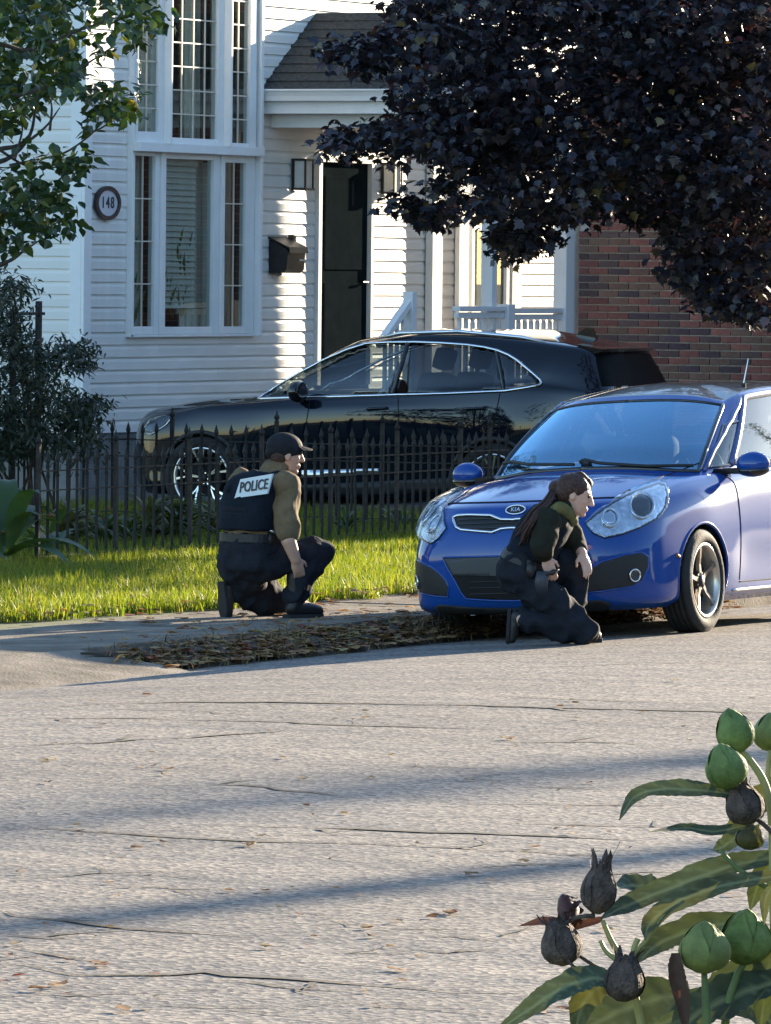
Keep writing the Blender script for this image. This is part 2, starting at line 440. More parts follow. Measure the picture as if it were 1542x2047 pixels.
# kerb stones and pavement slabs
kerb_top = Z_WALK
x = 33.6; k = 0
me_k = MB().bbox(0, 1.46, 0, 0.16, -0.3, 0, 0.012).mesh('kerb_stone'); me_k.materials.append(M_['concrete'])
kerb = struct(MB().box(33.6, 75, Y_KERB + 0.04, Y_KERB + 0.15, -0.32, Z_WALK - 0.03).build('kerb', M_['concrete']))
while x < 70:
    inst('kerb_stone', me_k, kerb, Matrix.Translation((x, Y_KERB + rnd.uniform(-.008, .008), kerb_top - 0.02 + rnd.uniform(-.006, .006)))); x += 1.47
ap = MB(); nA = 8
for i in range(nA):
    for (xx) in (18.0, 33.6):
        t = i / (nA - 1); yy = Y_KERB - .55 + .735 * t; ap.v.append((xx, yy, zroad(yy) * (1 - t) + (Z_WALK - .002) * t + .012 * sin(pi * t) - (.01 if i == 0 else 0)))
ap.f = [(2 * i, 2 * i + 1, 2 * i + 3, 2 * i + 2) for i in range(nA - 1)]; struct(ap.build('drive_apron', M_['concrete'], smooth=True))
walk = struct(MB().box(18, 75, Y_KERB + 0.17, 19.2, -0.3, Z_WALK - 0.05).build('pavement', M_['soil']))
me_s = MB().bbox(0, 1.49, 0, 1.28, -0.1, 0, 0.008).mesh('paving_slab'); me_s.materials.append(M_['concrete'])
x = 24.3
while x < 62:
    inst('paving_slab', me_s, walk, Matrix.Translation((x, Y_KERB + 0.175, Z_WALK + rnd.uniform(-.006, .004))) @ Matrix.Rotation(rnd.uniform(-.002, .002), 4, 'Y')); x += 1.5

# lawn sheet, front garden and drive
V = []; Fq = []
lx = np.linspace(20, 53.1, 36); ly = np.linspace(18.85, 29.0, 30)
for yy in ly:
    for xx in lx:
        V.append((xx, yy, zlawn(yy) - 0.012 + 0.02 * mnoise.noise(Vector((xx * 0.8, yy * 0.8, 3)))))
nx = len(lx)
Fq = [(j * nx + i, j * nx + i + 1, (j + 1) * nx + i + 1, (j + 1) * nx + i) for j in range(len(ly) - 1) for i in range(nx - 1)]
struct(raw('lawn', V, Fq, M_['turf'], smooth=True))
M_['drive'] = mat('dark_asphalt_drive', (0.07, 0.066, 0.062), 0.9, var=0.25, scale=5, bump=0.5, bscale=60)
dr = MB(); dr.quad((53.05, 18.8, -0.03), (66, 18.8, -0.03), (66, 28.8, -0.05), (53.05, 28.8, -0.05)); struct(dr.build('driveway', M_['drive']))
# ================================================================== white sided house
YF = 28.8                                    # street facade plane
XL = at(165, 600, Y=YF).x                    # left corner of the facade
EXPO = 0.1143
Z0 = 0.58
house = thing('sided_house', 'white vinyl sided house with tall grid windows and dark front door', 'house', (XL, YF, 0))
def fx(px, py=600): return at(px, py, Y=YF).x
def fz(px, py): return at(px, py, Y=YF).z
X_END = 66.6
# sheathing and volume behind the boards, with the window and door openings left free
WX0, WX1 = fx(255), fx(501)
WZ0 = fz(380, 662)
DX0, DX1 = fx(634), fx(732)
DZ1 = fz(680, 326)
core = MB()
ZT = 7.2
def wall_piece(x0, x1, z0, z1): core.box(x0, x1, YF + 0.012, YF + 0.16, z0, z1)
wall_piece(XL + 0.02, WX0, Z0, ZT); wall_piece(WX0, WX1, Z0, WZ0); wall_piece(WX1, DX0, Z0, ZT); wall_piece(DX0, DX1, DZ1, ZT); wall_piece(DX1, X_END, Z0, ZT)
wall_piece(WX0, WX1, 6.2, ZT)
core.box(XL + 0.012, XL + 0.16, YF + 0.17, 38, Z0, ZT)
core.box(X_END - 0.15, X_END, YF + 0.17, 38, Z0, ZT); core.box(XL + 0.17, X_END - 0.16, 37.8, 38, Z0, ZT)
core.build('wall', M_['foundation'], house)
f = MB(); f.box(XL + 0.03, X_END - 0.03, YF + 0.03, 37.9, -0.3, Z0 - 0.002); f.build('foundation', M_['foundation'], house)
# main roof (above the picture)
rf = MB(); rf.prism([(YF - 0.45, ZT - 0.05), (33.3, ZT + 2.6), (38.4, ZT - 0.05), (38.4, ZT - 0.2), (33.3, ZT + 2.42), (YF - 0.45, ZT - 0.2)], 'X', XL - 0.4, X_END + 0.3); rf.build('roof', M_['shingle'], house, fix=True)

# ---- siding boards: one object each, all sharing one unit-length mesh
prof = [(0.0, 0.0), (0.019, 0.0), (0.0175, 0.012), (0.0155, 0.070), (0.011, 0.083), (0.006, 0.094), (0.003, EXPO - 0.001)]
def board_mesh():
    vs = []; n = len(prof)
    for x_ in (0, 1):
        for (o_, z_) in prof: vs.append((x_, -o_, z_))
    fs = [(i, n + i, n + i + 1, i + 1)[::-1] for i in range(n - 1)] + [tuple(range(n)), tuple(range(n, 2 * n))[::-1]]
    mb = MB().add(vs, fs); me = mb.mesh('siding_board'); me.materials.append(M_['siding']); return me
me_b = board_mesh()
def board(x0, x1, z, wall='F'):
    if x1 - x0 < 0.03: return
    if wall == 'F': Mx = Matrix.Translation((x0, YF + 0.008, z)) @ Matrix.Diagonal((x1 - x0, 1, 1, 1))
    else: Mx = Matrix.Translation((XL + 0.008, x1, z)) @ Matrix.Rotation(-pi / 2, 4, 'Z') @ Matrix.Diagonal((x1 - x0, 1, 1, 1))
    inst('siding_board', me_b, house, Mx)
# phase so that a joint falls at photo y=745 at px 300
zref = fz(300, 713)
z = zref - EXPO * math.floor((zref - Z0) / EXPO)
PR_X0, PR_X1 = None, None
LF = XL + 0.115
WL, WR = fx(251.5), fx(505)
DL, DR = fx(626.5), fx(737.5)
ZWB = fz(380, 671)
while z < 6.3:
    segs = []
    if z + EXPO * 0.5 < ZWB: segs = [(LF, DL)]
    else: segs = [(LF, WL), (WR, DL)]
    if z + EXPO * 0.4 < DZ1 + 0.08: segs += [(DR, X_END)]
    else:
        a, b_ = segs[-1]; segs[-1] = (a, X_END)
    for (a, b_) in segs:
        # vinyl comes in 3.66 m lengths: long runs get staggered laps
        cuts = [a]; stag = (int(round(z / EXPO)) % 3) * 1.22 + 1.4
        while cuts[-1] + 3.66 < b_ - 0.5: cuts.append(cuts[-1] + (stag if len(cuts) == 1 and b_ - a > 4.5 else 3.66))
        cuts.append(b_)
        for c0, c1 in zip(cuts[:-1], cuts[1:]): board(c0, c1 - 0.0005, z)
    if z < 5.6: board(YF + 0.115, 33.2, z, 'L')
    z += EXPO
# corner board (two faces) and inner trims
cb = MB(); cb.bbox(XL - 0.030, XL + 0.115, YF - 0.030, YF + 0.002, Z0 - 0.02, 6.9, 0.006); cb.bbox(XL - 0.030, XL + 0.002, YF + 0.003, YF + 0.115, Z0 - 0.02, 6.9, 0.006)
cb.build('corner_board', M_['trim'], house)

# ---- the two stacked window walls
def zl(px, py): return fz(px, py)
def win_unit(px0, px1, gx0, gx1, ytop, ybot, ygt, ygb, cols, rows, nm, blinds, depth=0.0, yref=380):
    """px0/px1 sash outer, gx0/gx1 glass; y values as seen at photo column yref"""
    X0, X1, G0, G1 = fx(px0), fx(px1), fx(gx0), fx(gx1)
    pm = (px0 + px1) / 2; 
    zt, zb, zgt, zgb = zl(yref, ytop), zl(yref, ybot), zl(yref, ygt), zl(yref, ygb)
    yo = YF - 0.045 - depth
    win = MB()
    win.bbox(X0, G0, yo, yo + 0.07, zb, zt, 0.006); win.bbox(G1, X1, yo, yo + 0.07, zb, zt, 0.006)
    win.bbox(G0 + 0.001, G1 - 0.001, yo + 0.003, yo + 0.068, zb, zgb, 0.006); win.bbox(G0 + 0.001, G1 - 0.001, yo + 0.003, yo + 0.068, zgt, zt, 0.006)
    w_ = win.build('window', M_['trim'], house)
    MB().box(G0 - 0.008, G1 + 0.008, yo + 0.030, yo + 0.036, zgb - 0.008, zgt + 0.008).build('pane', M_['pane'], w_)
    for c in range(1, cols):
        x_ = G0 + (G1 - G0) * c / cols
        MB().box(x_ - 0.008, x_ + 0.008, yo + 0.018, yo + 0.029, zgb, zgt).build('glazing_bar', M_['bar'], w_)
    for r_ in range(1, rows):
        z_ = zgb + (zgt - zgb) * r_ / rows
        MB().box(G0, G1, yo + 0.020, yo + 0.0285, z_ - 0.006, z_ + 0.006).build('glazing_bar', M_['bar'], w_)
    return (G0, G1, zgb, zgt)
M_['bar'] = mat('pale_gold_glazing_bar', (0.62, 0.56, 0.46), 0.45)
Y_RT = 296                                  # photo row of the ledge between the windows
# lower: left / centre / right lights
low = [win_unit(257, 309, 257.5, 300, 303, 667, 316, 652, 2, 4, 'lower', True),
       win_unit(311, 429, 322, 417, 303, 667, 319, 653, 1, 1, 'lower', True),
       win_unit(432, 499, 440, 482, 303, 667, 322, 653, 2, 4, 'lower', False)]
upp = [win_unit(257, 310, 257.5, 299, -160, 290, -150, 268, 2, 9, 'upper', False, 0.035),
       win_unit(312, 430, 325, 417, -160, 290, -150, 277, 4, 9, 'upper', False, 0.035),
       win_unit(432, 494, 441, 481, -160, 290, -150, 282, 2, 9, 'upper', False, 0.035)]
ct = MB()
ct.bbox(fx(254.5) - 0.02, fx(501), YF - 0.135, YF + 0.02, zl(380, 303) - 0.02, zl(380, 289), 0.008)   # ledge
ct.bbox(fx(253) - 0.02, fx(499), YF - 0.06, YF + 0.02, zl(380, 673), zl(380, 667.5), 0.005)           # sill
ct.bbox(fx(500), fx(505.5), YF - 0.10, YF + 0.03, zl(380, 673), 6.2, 0.008)
ct.bbox(fx(251.5), fx(256.6), YF - 0.06, YF + 0.03, zl(380, 673), 6.2, 0.006)
ct.build('window_casing', M_['trim'], house)
for pxm, w_ in ((310.5, 0.03), (430.5, 0.035)):
    MB().bbox(fx(pxm) - w_ / 2, fx(pxm) + w_ / 2, YF - 0.155, YF - 0.02, zl(380, 291), 6.15, 0.006).build('mullion', M_['trim'], house)
    MB().bbox(fx(pxm) - 0.011, fx(pxm) + 0.011, YF - 0.066, YF - 0.02, zl(380, 667), zl(380, 303) - 0.022, 0.004).build('mullion', M_['trim'], house)
# room behind, blinds, curtains, leaves that stand in for a reflection
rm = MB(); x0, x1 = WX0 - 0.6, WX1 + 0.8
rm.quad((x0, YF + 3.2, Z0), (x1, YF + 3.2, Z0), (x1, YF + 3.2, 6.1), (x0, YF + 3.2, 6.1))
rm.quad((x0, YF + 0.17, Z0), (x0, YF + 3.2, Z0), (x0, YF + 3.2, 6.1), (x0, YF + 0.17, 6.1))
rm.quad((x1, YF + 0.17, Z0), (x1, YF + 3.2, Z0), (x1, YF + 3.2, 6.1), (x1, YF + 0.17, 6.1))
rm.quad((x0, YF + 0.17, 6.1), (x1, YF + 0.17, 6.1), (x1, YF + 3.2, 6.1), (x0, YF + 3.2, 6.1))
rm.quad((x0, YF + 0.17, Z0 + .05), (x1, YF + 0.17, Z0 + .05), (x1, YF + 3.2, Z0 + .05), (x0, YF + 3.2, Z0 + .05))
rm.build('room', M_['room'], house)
bl = None
def slats(G0, G1, zb, zt, yo, name='blind'):
    root = MB().box(G0 + 0.02, G1 - 0.02, yo, yo + 0.05, zt - 0.06, zt).build(name, M_['curtain'], house)
    me = MB().add([(0, -0.010, -0.026), (1, -0.010, -0.026), (1, 0.010, 0.026), (0, 0.010, 0.026), (0, -0.008, -0.027), (1, -0.008, -0.027), (1, 0.012, 0.025), (0, 0.012, 0.025)],
                  [(0, 1, 2, 3), (4, 7, 6, 5), (0, 4, 5, 1), (2, 6, 7, 3)]).mesh('slat'); me.materials.append(M_['curtain'])
    z_ = zt - 0.09
    while z_ > zb + 0.03:
        inst('slat', me, root, Matrix.Translation((G0 + 0.03, yo + 0.025, z_)) @ Matrix.Diagonal((G1 - G0 - 0.06, 1, 1, 1))); z_ -= 0.055
slats(low[1][0] + 0.03, low[1][1] - 0.12, low[1][2] + 0.12, low[1][3], YF + 0.05)
def drape(x0, x1, zb, zt, yo, amp=0.03, nm='curtain', n=26):
    mb = MB(); vs = []
    for i in range(n + 1):
        x_ = x0 + (x1 - x0) * i / n; y_ = yo + amp * sin(i * 1.9) + 0.4 * amp * sin(i * 0.7 + 1)
        vs += [(x_, y_, zb), (x_, y_ + 0.01, zt)]
    mb.add(vs, [(2 * i, 2 * i + 1, 2 * i + 3, 2 * i + 2) for i in range(n)]); return mb.build(nm, M_['curtain'], house, smooth=True)
drape(low[1][1] - 0.30, low[1][1] + 0.12, low[1][2], low[1][3], YF + 0.14)
drape(upp[1][0] - .1, upp[1][0] + .9, upp[1][2], 6.0, YF + 0.5, .04)
drape(upp[0][0], upp[0][1] + .2, upp[0][2], 6.0, YF + 0.3, .03)
drape(low[2][0] - 0.02, low[2][1] - 0.10, low[2][2] - 0.05, low[2][3], YF + 0.25, 0.02)
drape(low[0][1] - 0.16, low[0][1] + 0.1, low[0][2], low[0][3], YF + 0.14)
drape(upp[2][0] + 0.2, upp[2][1] + 0.1, upp[2][2], 6.0, YF + 0.2)
drape(upp[1][1] - 0.12, upp[1][1] + 0.15, upp[1][2], 6.0, YF + 0.2)
# leafy reflection of the lower lights put in as leaves behind the glass
M_['reflected_leaves'] = leaf_mat('reflected_leaf', [(0, (0.10, 0.16, 0.05)), (0.5, (0.17, 0.22, 0.07)), (1, (0.26, 0.26, 0.12))], 0.3, 0.45)
hp = thing('leaf_reflection', 'leafy reflection in the lower window panes, put in as green leaves', 'plant', ((low[1][0] + low[1][1]) / 2, YF + 0.25, WZ0))
mb = MB(); rr = random.Random(3)
for k in range(70):
    if k < 45: bx, bz = rr.uniform(low[1][0] + .03, low[1][1] - .25), low[1][2] + abs(rr.gauss(0, .38))
    else: bx, bz = rr.uniform(low[0][0], low[0][1]), low[0][2] + abs(rr.gauss(0, .45))
    L_ = rr.uniform(.12, .26); a = rr.uniform(-.7, .7); yy = YF + 0.07 + rr.uniform(0, .05)
    d = Vector((sin(a), 0, cos(a))); s_ = Vector((d.z, 0, -d.x)) * L_ * .13; p0 = Vector((bx, yy, bz))
    mb.add([p0, p0 + d * L_ * .5 + s_, p0 + d * L_ + Vector((0, -.02, 0)), p0 + d * L_ * .5 - s_], [(0, 1, 2, 3)])
mb.build('leaves', M_['reflected_leaves'], hp)

# ---- door
zd0 = 1.02
d_ = MB(); d_.bbox(DX0, DX1, YF - 0.005, YF + 0.035, zd0, DZ1, 0.004)
door = d_.build('door', M_['dark_door'], house)
for (a, b_, c, d2) in ((.12, .88, .06, .46), (.12, .88, .52, .94)):
    x0, x1 = DX0 + (DX1 - DX0) * a, DX0 + (DX1 - DX0) * b_; z0, z1 = zd0 + (DZ1 - zd0) * c, zd0 + (DZ1 - zd0) * d2
    MB().bbox(x0, x1, YF - 0.019, YF - 0.006, z0, z1, 0.005).build('panel', M_['dark_door'], door)
MB().tube([(DX1 - .09, YF - .005, zd0 + 1.0), (DX1 - .09, YF - .06, zd0 + 1.0), (DX1 - .2, YF - .06, zd0 + 1.0)], 0.011).build('handle', M_['black_metal'], door)
jm = MB(); jm.bbox(DL + 0.004, DX0 - 0.002, YF - 0.05, YF + 0.03, zd0, DZ1 + 0.09, 0.005); jm.bbox(DX1 + 0.002, DR - 0.004, YF - 0.05, YF + 0.03, zd0, DZ1 + 0.09, 0.005)
jm.bbox(DX0 - 0.001, DX1 + 0.001, YF - 0.052, YF + 0.03, DZ1 + 0.003, DZ1 + 0.088, 0.005)
jm.build('door_casing', M_['aluminium_trim'], house)

# ---- gabled porch roof over the door: ridge runs out from the wall
XE = fx(520, 182); ZE = fz(520, 182); XR = fx(632, 27); ZR = fz(632, 27); PD = 1.55
porch = MB(); y0, y1 = YF + 0.01, YF - PD
slope = (ZR - ZE) / (XR - XE); XE2 = 2 * XR - XE
th = 0.05
for (a, za, b_, zb) in ((XE, ZE, XR, ZR), (XE2, ZE, XR, ZR)):
    porch.add([(a, y0, za), (a, y1, za), (b_, y1, zb), (b_, y0, zb), (a, y0, za - th), (a, y1, za - th), (b_, y1, zb - th), (b_, y0, zb - th)],
              [(0, 1, 2, 3), (7, 6, 5, 4), (0, 4, 5, 1), (2, 6, 7, 3), (1, 5, 6, 2)])
pr = porch.build('porch_roof', M_['shingle'], house)
# shingle courses: each a thin overlapping strip on the slope that faces the street corner
ncs = 9
for i in range(ncs):
    t0, t1 = i / ncs, (i + 1.15) / ncs
    a = Vector((XE + (XR - XE) * t0 - 0.01, 0, ZE + (ZR - ZE) * t0 + 0.004)); b_ = Vector((XE + (XR - XE) * min(1, t1), 0, ZE + (ZR - ZE) * min(1, t1) + 0.004))
    nrm = Vector((-slope, 0, 1)).normalized() * 0.012
    vs = [(a.x + nrm.x, y0, a.z + nrm.z), (a.x + nrm.x, y1 - 0.02, a.z + nrm.z), (b_.x, y1 - 0.02, b_.z + 0.002), (b_.x, y0, b_.z + 0.002), (a.x, y0, a.z), (a.x, y1 - 0.02, a.z)]
    MB().add(vs, [(0, 1, 2, 3), (0, 4, 5, 1)]).build('shingle_course', M_['shingle'], pr)
gt = MB()
gp = [(-0.125, 0.0), (-0.125, 0.012), (-0.118, 0.016), (-0.105, -0.012), (-0.085, -0.05), (-0.075, -0.095), (-0.008, -0.095), (-0.008, 0.004), (-0.02, 0.004), (-0.02, -0.075), (-0.06, -0.075), (-0.10, 0.0)]
gt.prism([(XE + 0.03 + p[0], ZE + p[1]) for p in gp], 'Y', y1 - 0.03, y0 - 0.01); gt.build('gutter', M_['trim'], pr, fix=True)
sf = MB(); sf.bbox(XE + 0.03, XE + 0.09, y1, y0 - 0.012, ZE - 0.21, ZE - 0.055, 0.006); sf.bbox(XE + 0.24, XE + 0.34, y1 + 0.03, y0 - 0.012, ZE - 0.34, ZE - 0.215, 0.006)
sf.box(XE + 0.03, XE2 - 0.03, y1 + 0.04, y0 - 0.014, ZE - 0.212, ZE - 0.205); sf.bbox(XE2 - 0.34, XE2 - 0.24, y1 + 0.03, y0 - 0.012, ZE - 0.34, ZE - 0.215, 0.006)
sf.build('porch_beam', M_['trim'], pr)
gb = MB(); gb.prism([(XE + 0.1, ZE - 0.06), (XR, ZR - 0.08), (XE2 - 0.1, ZE - 0.06)], 'Y', y1 + 0.03, y1 + 0.06); gb.build('gable', M_['siding'], pr, fix=True)
MB().bbox(XE2 - 0.34, XE2 - 0.22, y1 + 0.05, y1 + 0.17, 1.0, ZE - 0.342, 0.008).build('porch_post', M_['trim'], pr)

# ---- porch floor, steps
ps = MB(); ps.bbox(DX0 - 0.9, X_END - 0.1, YF - 1.75, YF - 0.06, 0.1, 0.98, 0.01); ps.build('porch_deck', M_['concrete'], house)
for i in range(4):
    MB().bbox(DX0 - 0.9 - 0.28 * (i + 1), DX0 - 0.903 - 0.28 * i, YF - 1.6, YF - 0.2, 0.02, 0.98 - 0.19 * (i + 1), 0.01).build('step', M_['concrete'], house)

# ---- second window and trims right of the door
X2a, X2b = fx(938), fx(1002)
wz0, wz1 = fz(970, 612), fz(970, 300)
w2 = MB(); 
for (a, b_) in ((X2a - .07, X2a), (X2b, X2b + .07)): w2.bbox(a, b_, YF - 0.06, YF + 0.0, wz0 - .07, wz1, 0.006)
w2.bbox(X2a, X2b, YF - 0.058, YF, wz0 - .07, wz0, .005); w2.bbox(X2a, X2b, YF - 0.058, YF, wz1 - .07, wz1, .005); w2.bbox(X2a, X2b, YF - 0.052, YF - .012, (wz0 + wz1) / 2 - .025, (wz0 + wz1) / 2 + .025, .005)
w2o = w2.build('window', M_['trim'], house)
M_['pane_dark'] = glass_mat('dark_window_glass', tint=(0.5, 0.55, 0.58), ior=1.6, opac=0.5, ocol=(0.10, 0.13, 0.15))
MB().box(X2a, X2b, YF - 0.026, YF - 0.020, wz0, wz1 - .07).build('pane', M_['pane_dark'], w2o)
for px0, px1, pr_ in ((846, 866, 0.10), (905, 924, 0.07), (1012, 1030, 0.07)):
    MB().bbox(fx(px0), fx(px1), YF - pr_, YF - 0.022, 0.99, 3.4, 0.006).build('pilaster', M_['aluminium_trim'], house)

# ---- porch railing: newels, rails, balusters
rail = thing('porch_railing', 'white porch railing with square balusters beside the brick wall', 'railing', (at(910, 640, Y=27.3).x, 27.3, 0.98))
YRL = 27.3
def rx(px): return at(px, 630, Y=YRL).x
zt_ = at(1010, 612, Y=YRL).z; zb_ = 1.0
for (p0, p1, dz) in ((912, 1004, 0.0), (1018, 1118, -0.02)):
    MB().bbox(rx(p0), rx(p1), YRL - 0.045, YRL + 0.045, zt_ - 0.05 + dz, zt_ + dz, 0.008).build('top_rail', M_['trim'], rail)
    MB().bbox(rx(p0), rx(p1), YRL - 0.025, YRL + 0.025, zt_ - 0.115 + dz, zt_ - 0.06 + dz, 0.006).build('sub_rail', M_['trim'], rail)
    MB().bbox(rx(p0), rx(p1), YRL - 0.03, YRL + 0.03, zb_ + 0.05, zb_ + 0.10, 0.006).build('bottom_rail', M_['trim'], rail)
    n = int((rx(p1) - rx(p0)) / 0.15)
    for i in range(n):
        x_ = rx(p0) + (rx(p1) - rx(p0)) * (i + .5) / n
        MB().bbox(x_ - 0.019, x_ + 0.019, YRL - 0.018, YRL + 0.018, zb_ + 0.101, zt_ - 0.116 + dz, 0.004).build('baluster', M_['trim'], rail)
for (p0, p1, top) in ((1004.5, 1017.5, zt_ + 0.02), (1118.5, 1156, 3.3)):
    MB().bbox(rx(p0), rx(p1), YRL - 0.07, YRL + 0.07, zb_ - 0.02, top, 0.008).build('post', M_['trim'], rail)
# stair handrail
hr = thing('stair_handrail', 'short white sloping stair handrail with newel post by the door', 'handrail', (at(815, 660, Y=27.0).x, 27.0, 0.9))
a = at(820, 583, Y=27.0); 
MB().bbox(a.x - .05, a.x + .05, 26.95, 27.05, 0.9, a.z, 0.008).build('newel', M_['trim'], hr)
b_ = at(758, 690, Y=27.0); c_ = at(818, 604, Y=27.0)
dirv = (c_ - b_).normalized(); up_ = Vector((0, 0, 1)); side = Vector((0, 1, 0))
def beam(p, q, w_, h_, nm, par):
    d = (q - p).normalized(); s_ = d.cross(Vector((0, 0, 1))); s_ = s_.normalized() if s_.length > 1e-6 else Vector((1, 0, 0)); u = s_.cross(d).normalized()
    vs = [p + s_ * (sx * w_ / 2) + u * (sy * h_ / 2) for (sx, sy) in ((-1, -1), (1, -1), (1, 1), (-1, 1))] + [q + s_ * (sx * w_ / 2) + u * (sy * h_ / 2) for (sx, sy) in ((-1, -1), (1, -1), (1, 1), (-1, 1))]
    return MB().add(vs, [(0, 3, 2, 1), (4, 5, 6, 7), (0, 1, 5, 4), (1, 2, 6, 5), (2, 3, 7, 6), (3, 0, 4, 7)]).build(nm, M_['trim'], par)
beam(b_, c_, .07, .06, 'rail', hr); beam(b_ - Vector((0, 0, .5)), c_ - Vector((0, 0, .5)), .05, .05, 'rail', hr)
for t in (0.2, 0.4, 0.6, 0.8):
    p = b_.lerp(c_, t); MB().box(p.x - .016, p.x + .016, p.y - .016, p.y + .016, p.z - .5, p.z - .031).build('baluster', M_['trim'], hr)

# ---- wall lamps, letter box, number plaque
M_['frost'] = mat('frosted_lamp_glass', (0.62, 0.60, 0.55), 0.35, var=0.06, scale=10)
def wall_lamp(pxa, pxb, pya, pyb, label):
    # pxa..pxb span of the body that stands off the wall
    p = at((pxa + pxb) / 2, (pya + pyb) / 2, Y=YF - 0.09)
    zt, zb = at(pxa, pya, Y=YF - 0.09).z, at(pxa, pyb, Y=YF - 0.09).z
    t = thing('wall_lamp', label, 'wall lamp', (p.x, YF, p.z), group='wall lamps by the front door')
    hw = 0.085; yb, yf = YF - 0.03, YF - 0.17
    MB().bbox(p.x - .06, p.x + .06, YF - .032, YF - .012, zb + .03, zt - .03, .004).build('back_plate', M_['black_metal'], t)
    fr = MB()
    for sx in (-1, 1):
        for yy in (yb - .008, yf):
            fr.box(p.x + sx * hw - .010, p.x + sx * hw + .010, yy, yy + .016, zb, zt)
    fr.bbox(p.x - hw - .013, p.x + hw + .013, yf - .003, yb + .011, zt - .002, zt + .018, .004); fr.bbox(p.x - hw - .013, p.x + hw + .013, yf - .003, yb + .011, zb - .018, zb + .002, .004)
    fr.build('cage', M_['black_metal'], t)
    MB().bbox(p.x - hw + .006, p.x + hw - .006, yf + .018, yb - .012, zb + .004, zt - .004, .008).build('glass', M_['frost'], t)
wall_lamp(586, 624, 320, 376, 'black lantern wall lamp with frosted glass above the letter box')
wall_lamp(765, 801, 328, 384, 'black lantern wall lamp with frosted glass half under maple leaves')

p = at(572, 512, Y=YF - 0.1)
mbx = thing('letter_box', 'black metal letter box with sloped lid on the white siding', 'letter box', (p.x, YF, p.z - .18))
hw = 0.19; zt = at(572, 494, Y=YF - 0.1).z; zb = at(572, 546, Y=YF - 0.1).z
MB().prism([(YF - .012, zt + .07), (YF - .20, zt - .02), (YF - .215, zt - .05), (YF - .20, zb + .03), (YF - .16, zb), (YF - .012, zb)], 'X', p.x - hw, p.x + hw).build('box', M_['black_metal'], mbx, fix=True)
MB().prism([(YF - .010, zt + .10), (YF - .012, zt + .082), (YF - .225, zt - .015), (YF - .235, zt - .055), (YF - .24, zt - .055), (YF - .23, zt)], 'X', p.x - hw - .012, p.x + hw + .012).build('lid', M_['black_metal'], mbx, fix=True)
MB().bbox(p.x + .05, p.x + .16, YF - .222, YF - .2165, (zt + zb) / 2 - .005, (zt + zb) / 2 + .008, .002).build('slot_trim', M_['aluminium_trim'], mbx)
MB().prism([(p.x + hw - .02, zt - .02), (p.x + hw + .06, zt - .05), (p.x + hw + .075, zt + .10), (p.x + hw + .02, zt + .12)], 'Y', YF - .08, YF - .02).build('paper_holder', M_['black_metal'], mbx, fix=True)

pq = at(213, 406, Y=YF - 0.02)
pl = thing('number_plaque', 'oval house number plaque reading 148 with dark rim', 'plaque', (pq.x, YF, pq.z - .16))
def oval(rx_, rz_, yo, yi, nm, m_, hole=None, n=40):
    mb = MB(); vs = []
    for yy in (yo, yi):
        for k in range(n): vs.append((pq.x + rx_ * cos(2 * pi * k / n), yy, pq.z + rz_ * sin(2 * pi * k / n)))
    if hole:
        for yy in (yo, yi):
            for k in range(n): vs.append((pq.x + hole[0] * cos(2 * pi * k / n), yy, pq.z + hole[1] * sin(2 * pi * k / n)))
        fs = []
        for k in range(n):
            j = (k + 1) % n
            fs += [(k, j, n + j, n + k), (2 * n + k, k, j, 2 * n + j)[::-1] if False else (k, 2 * n + k, 2 * n + j, j), (2 * n + k, 3 * n + k, 3 * n + j, 2 * n + j)]
        mb.add(vs, fs)
    else:
        mb.add(vs, [tuple(range(n))] + [(k, n + k, n + (k + 1) % n, (k + 1) % n) for k in range(n)])
    return mb.build(nm, m_, pl, fix=True)
oval(.245, .155, YF - .046, YF - .016, 'rim', mat('dark_plum_enamel', (0.03, 0.022, 0.03), 0.4), hole=(.195, .118))
M_['plaque'] = mat('pale_plaque_enamel', (0.55, 0.56, 0.60), 0.4, var=0.06, scale=8)
oval(.20, .122, YF - .034, YF - .018, 'face', M_['plaque'])
def text_obj(txt, size, matx, mtl, parent, extr=0.002, nm='lettering', shear=0.0, spacing=1.0):
    cu = bpy.data.curves.new(nm, 'FONT'); cu.body = txt; cu.size = size; cu.extrude = extr; cu.align_x = 'CENTER'; cu.align_y = 'CENTER'
    cu.shear = shear; cu.space_character = spacing; cu.resolution_u = 3; cu.offset = size * 0.018
    me = evaluate(bpy.data.objects.new(nm, cu)); me.name = nm
    me.materials.clear(); me.materials.append(mtl)
    return inst(nm, me, parent, matx)
M_['ink'] = mat('dark_ink', (0.03, 0.03, 0.04), 0.5)
text_obj('148', .145, Matrix.Translation((pq.x, YF - .036, pq.z)) @ Matrix.Rotation(pi / 2, 4, 'X'), M_['ink'], pl, spacing=1.25)

# ================================================================== brick building next door
XB = 62.75
YB1 = at(1156, 650, X=XB).y
brick_h = thing('brick_building', 'red brown brick building with pale mortar behind the dark maple', 'building', (XB, YB1, 0))
M_['mortar'] = mat('pale_mortar', (0.62, 0.55, 0.46), 0.95, var=0.2, scale=20, bump=0.4, bscale=90)
b_ = MB(); b_.box(XB + 0.012, 67.4, 18.2, YB1 - 0.012, -0.2, 5.5); b_.build('wall', M_['mortar'], brick_h)
r_ = MB(); r_.prism([(17.9, 5.45), ((17.9 + YB1) / 2, 6.6), (YB1 + .05, 5.45), (YB1 + .05, 5.35), ((17.9 + YB1) / 2, 6.48), (17.9, 5.35)], 'X', XB - .25, 67.6); r_.build('roof', M_['shingle'], brick_h, fix=True)
MB().prism([(18.2, 5.5), ((18.2 + YB1) / 2, 6.45), (YB1 - .012, 5.5)], 'X', XB + .014, XB + .10).build('gable', M_['mortar'], brick_h, fix=True)
M_['bricks'] = []
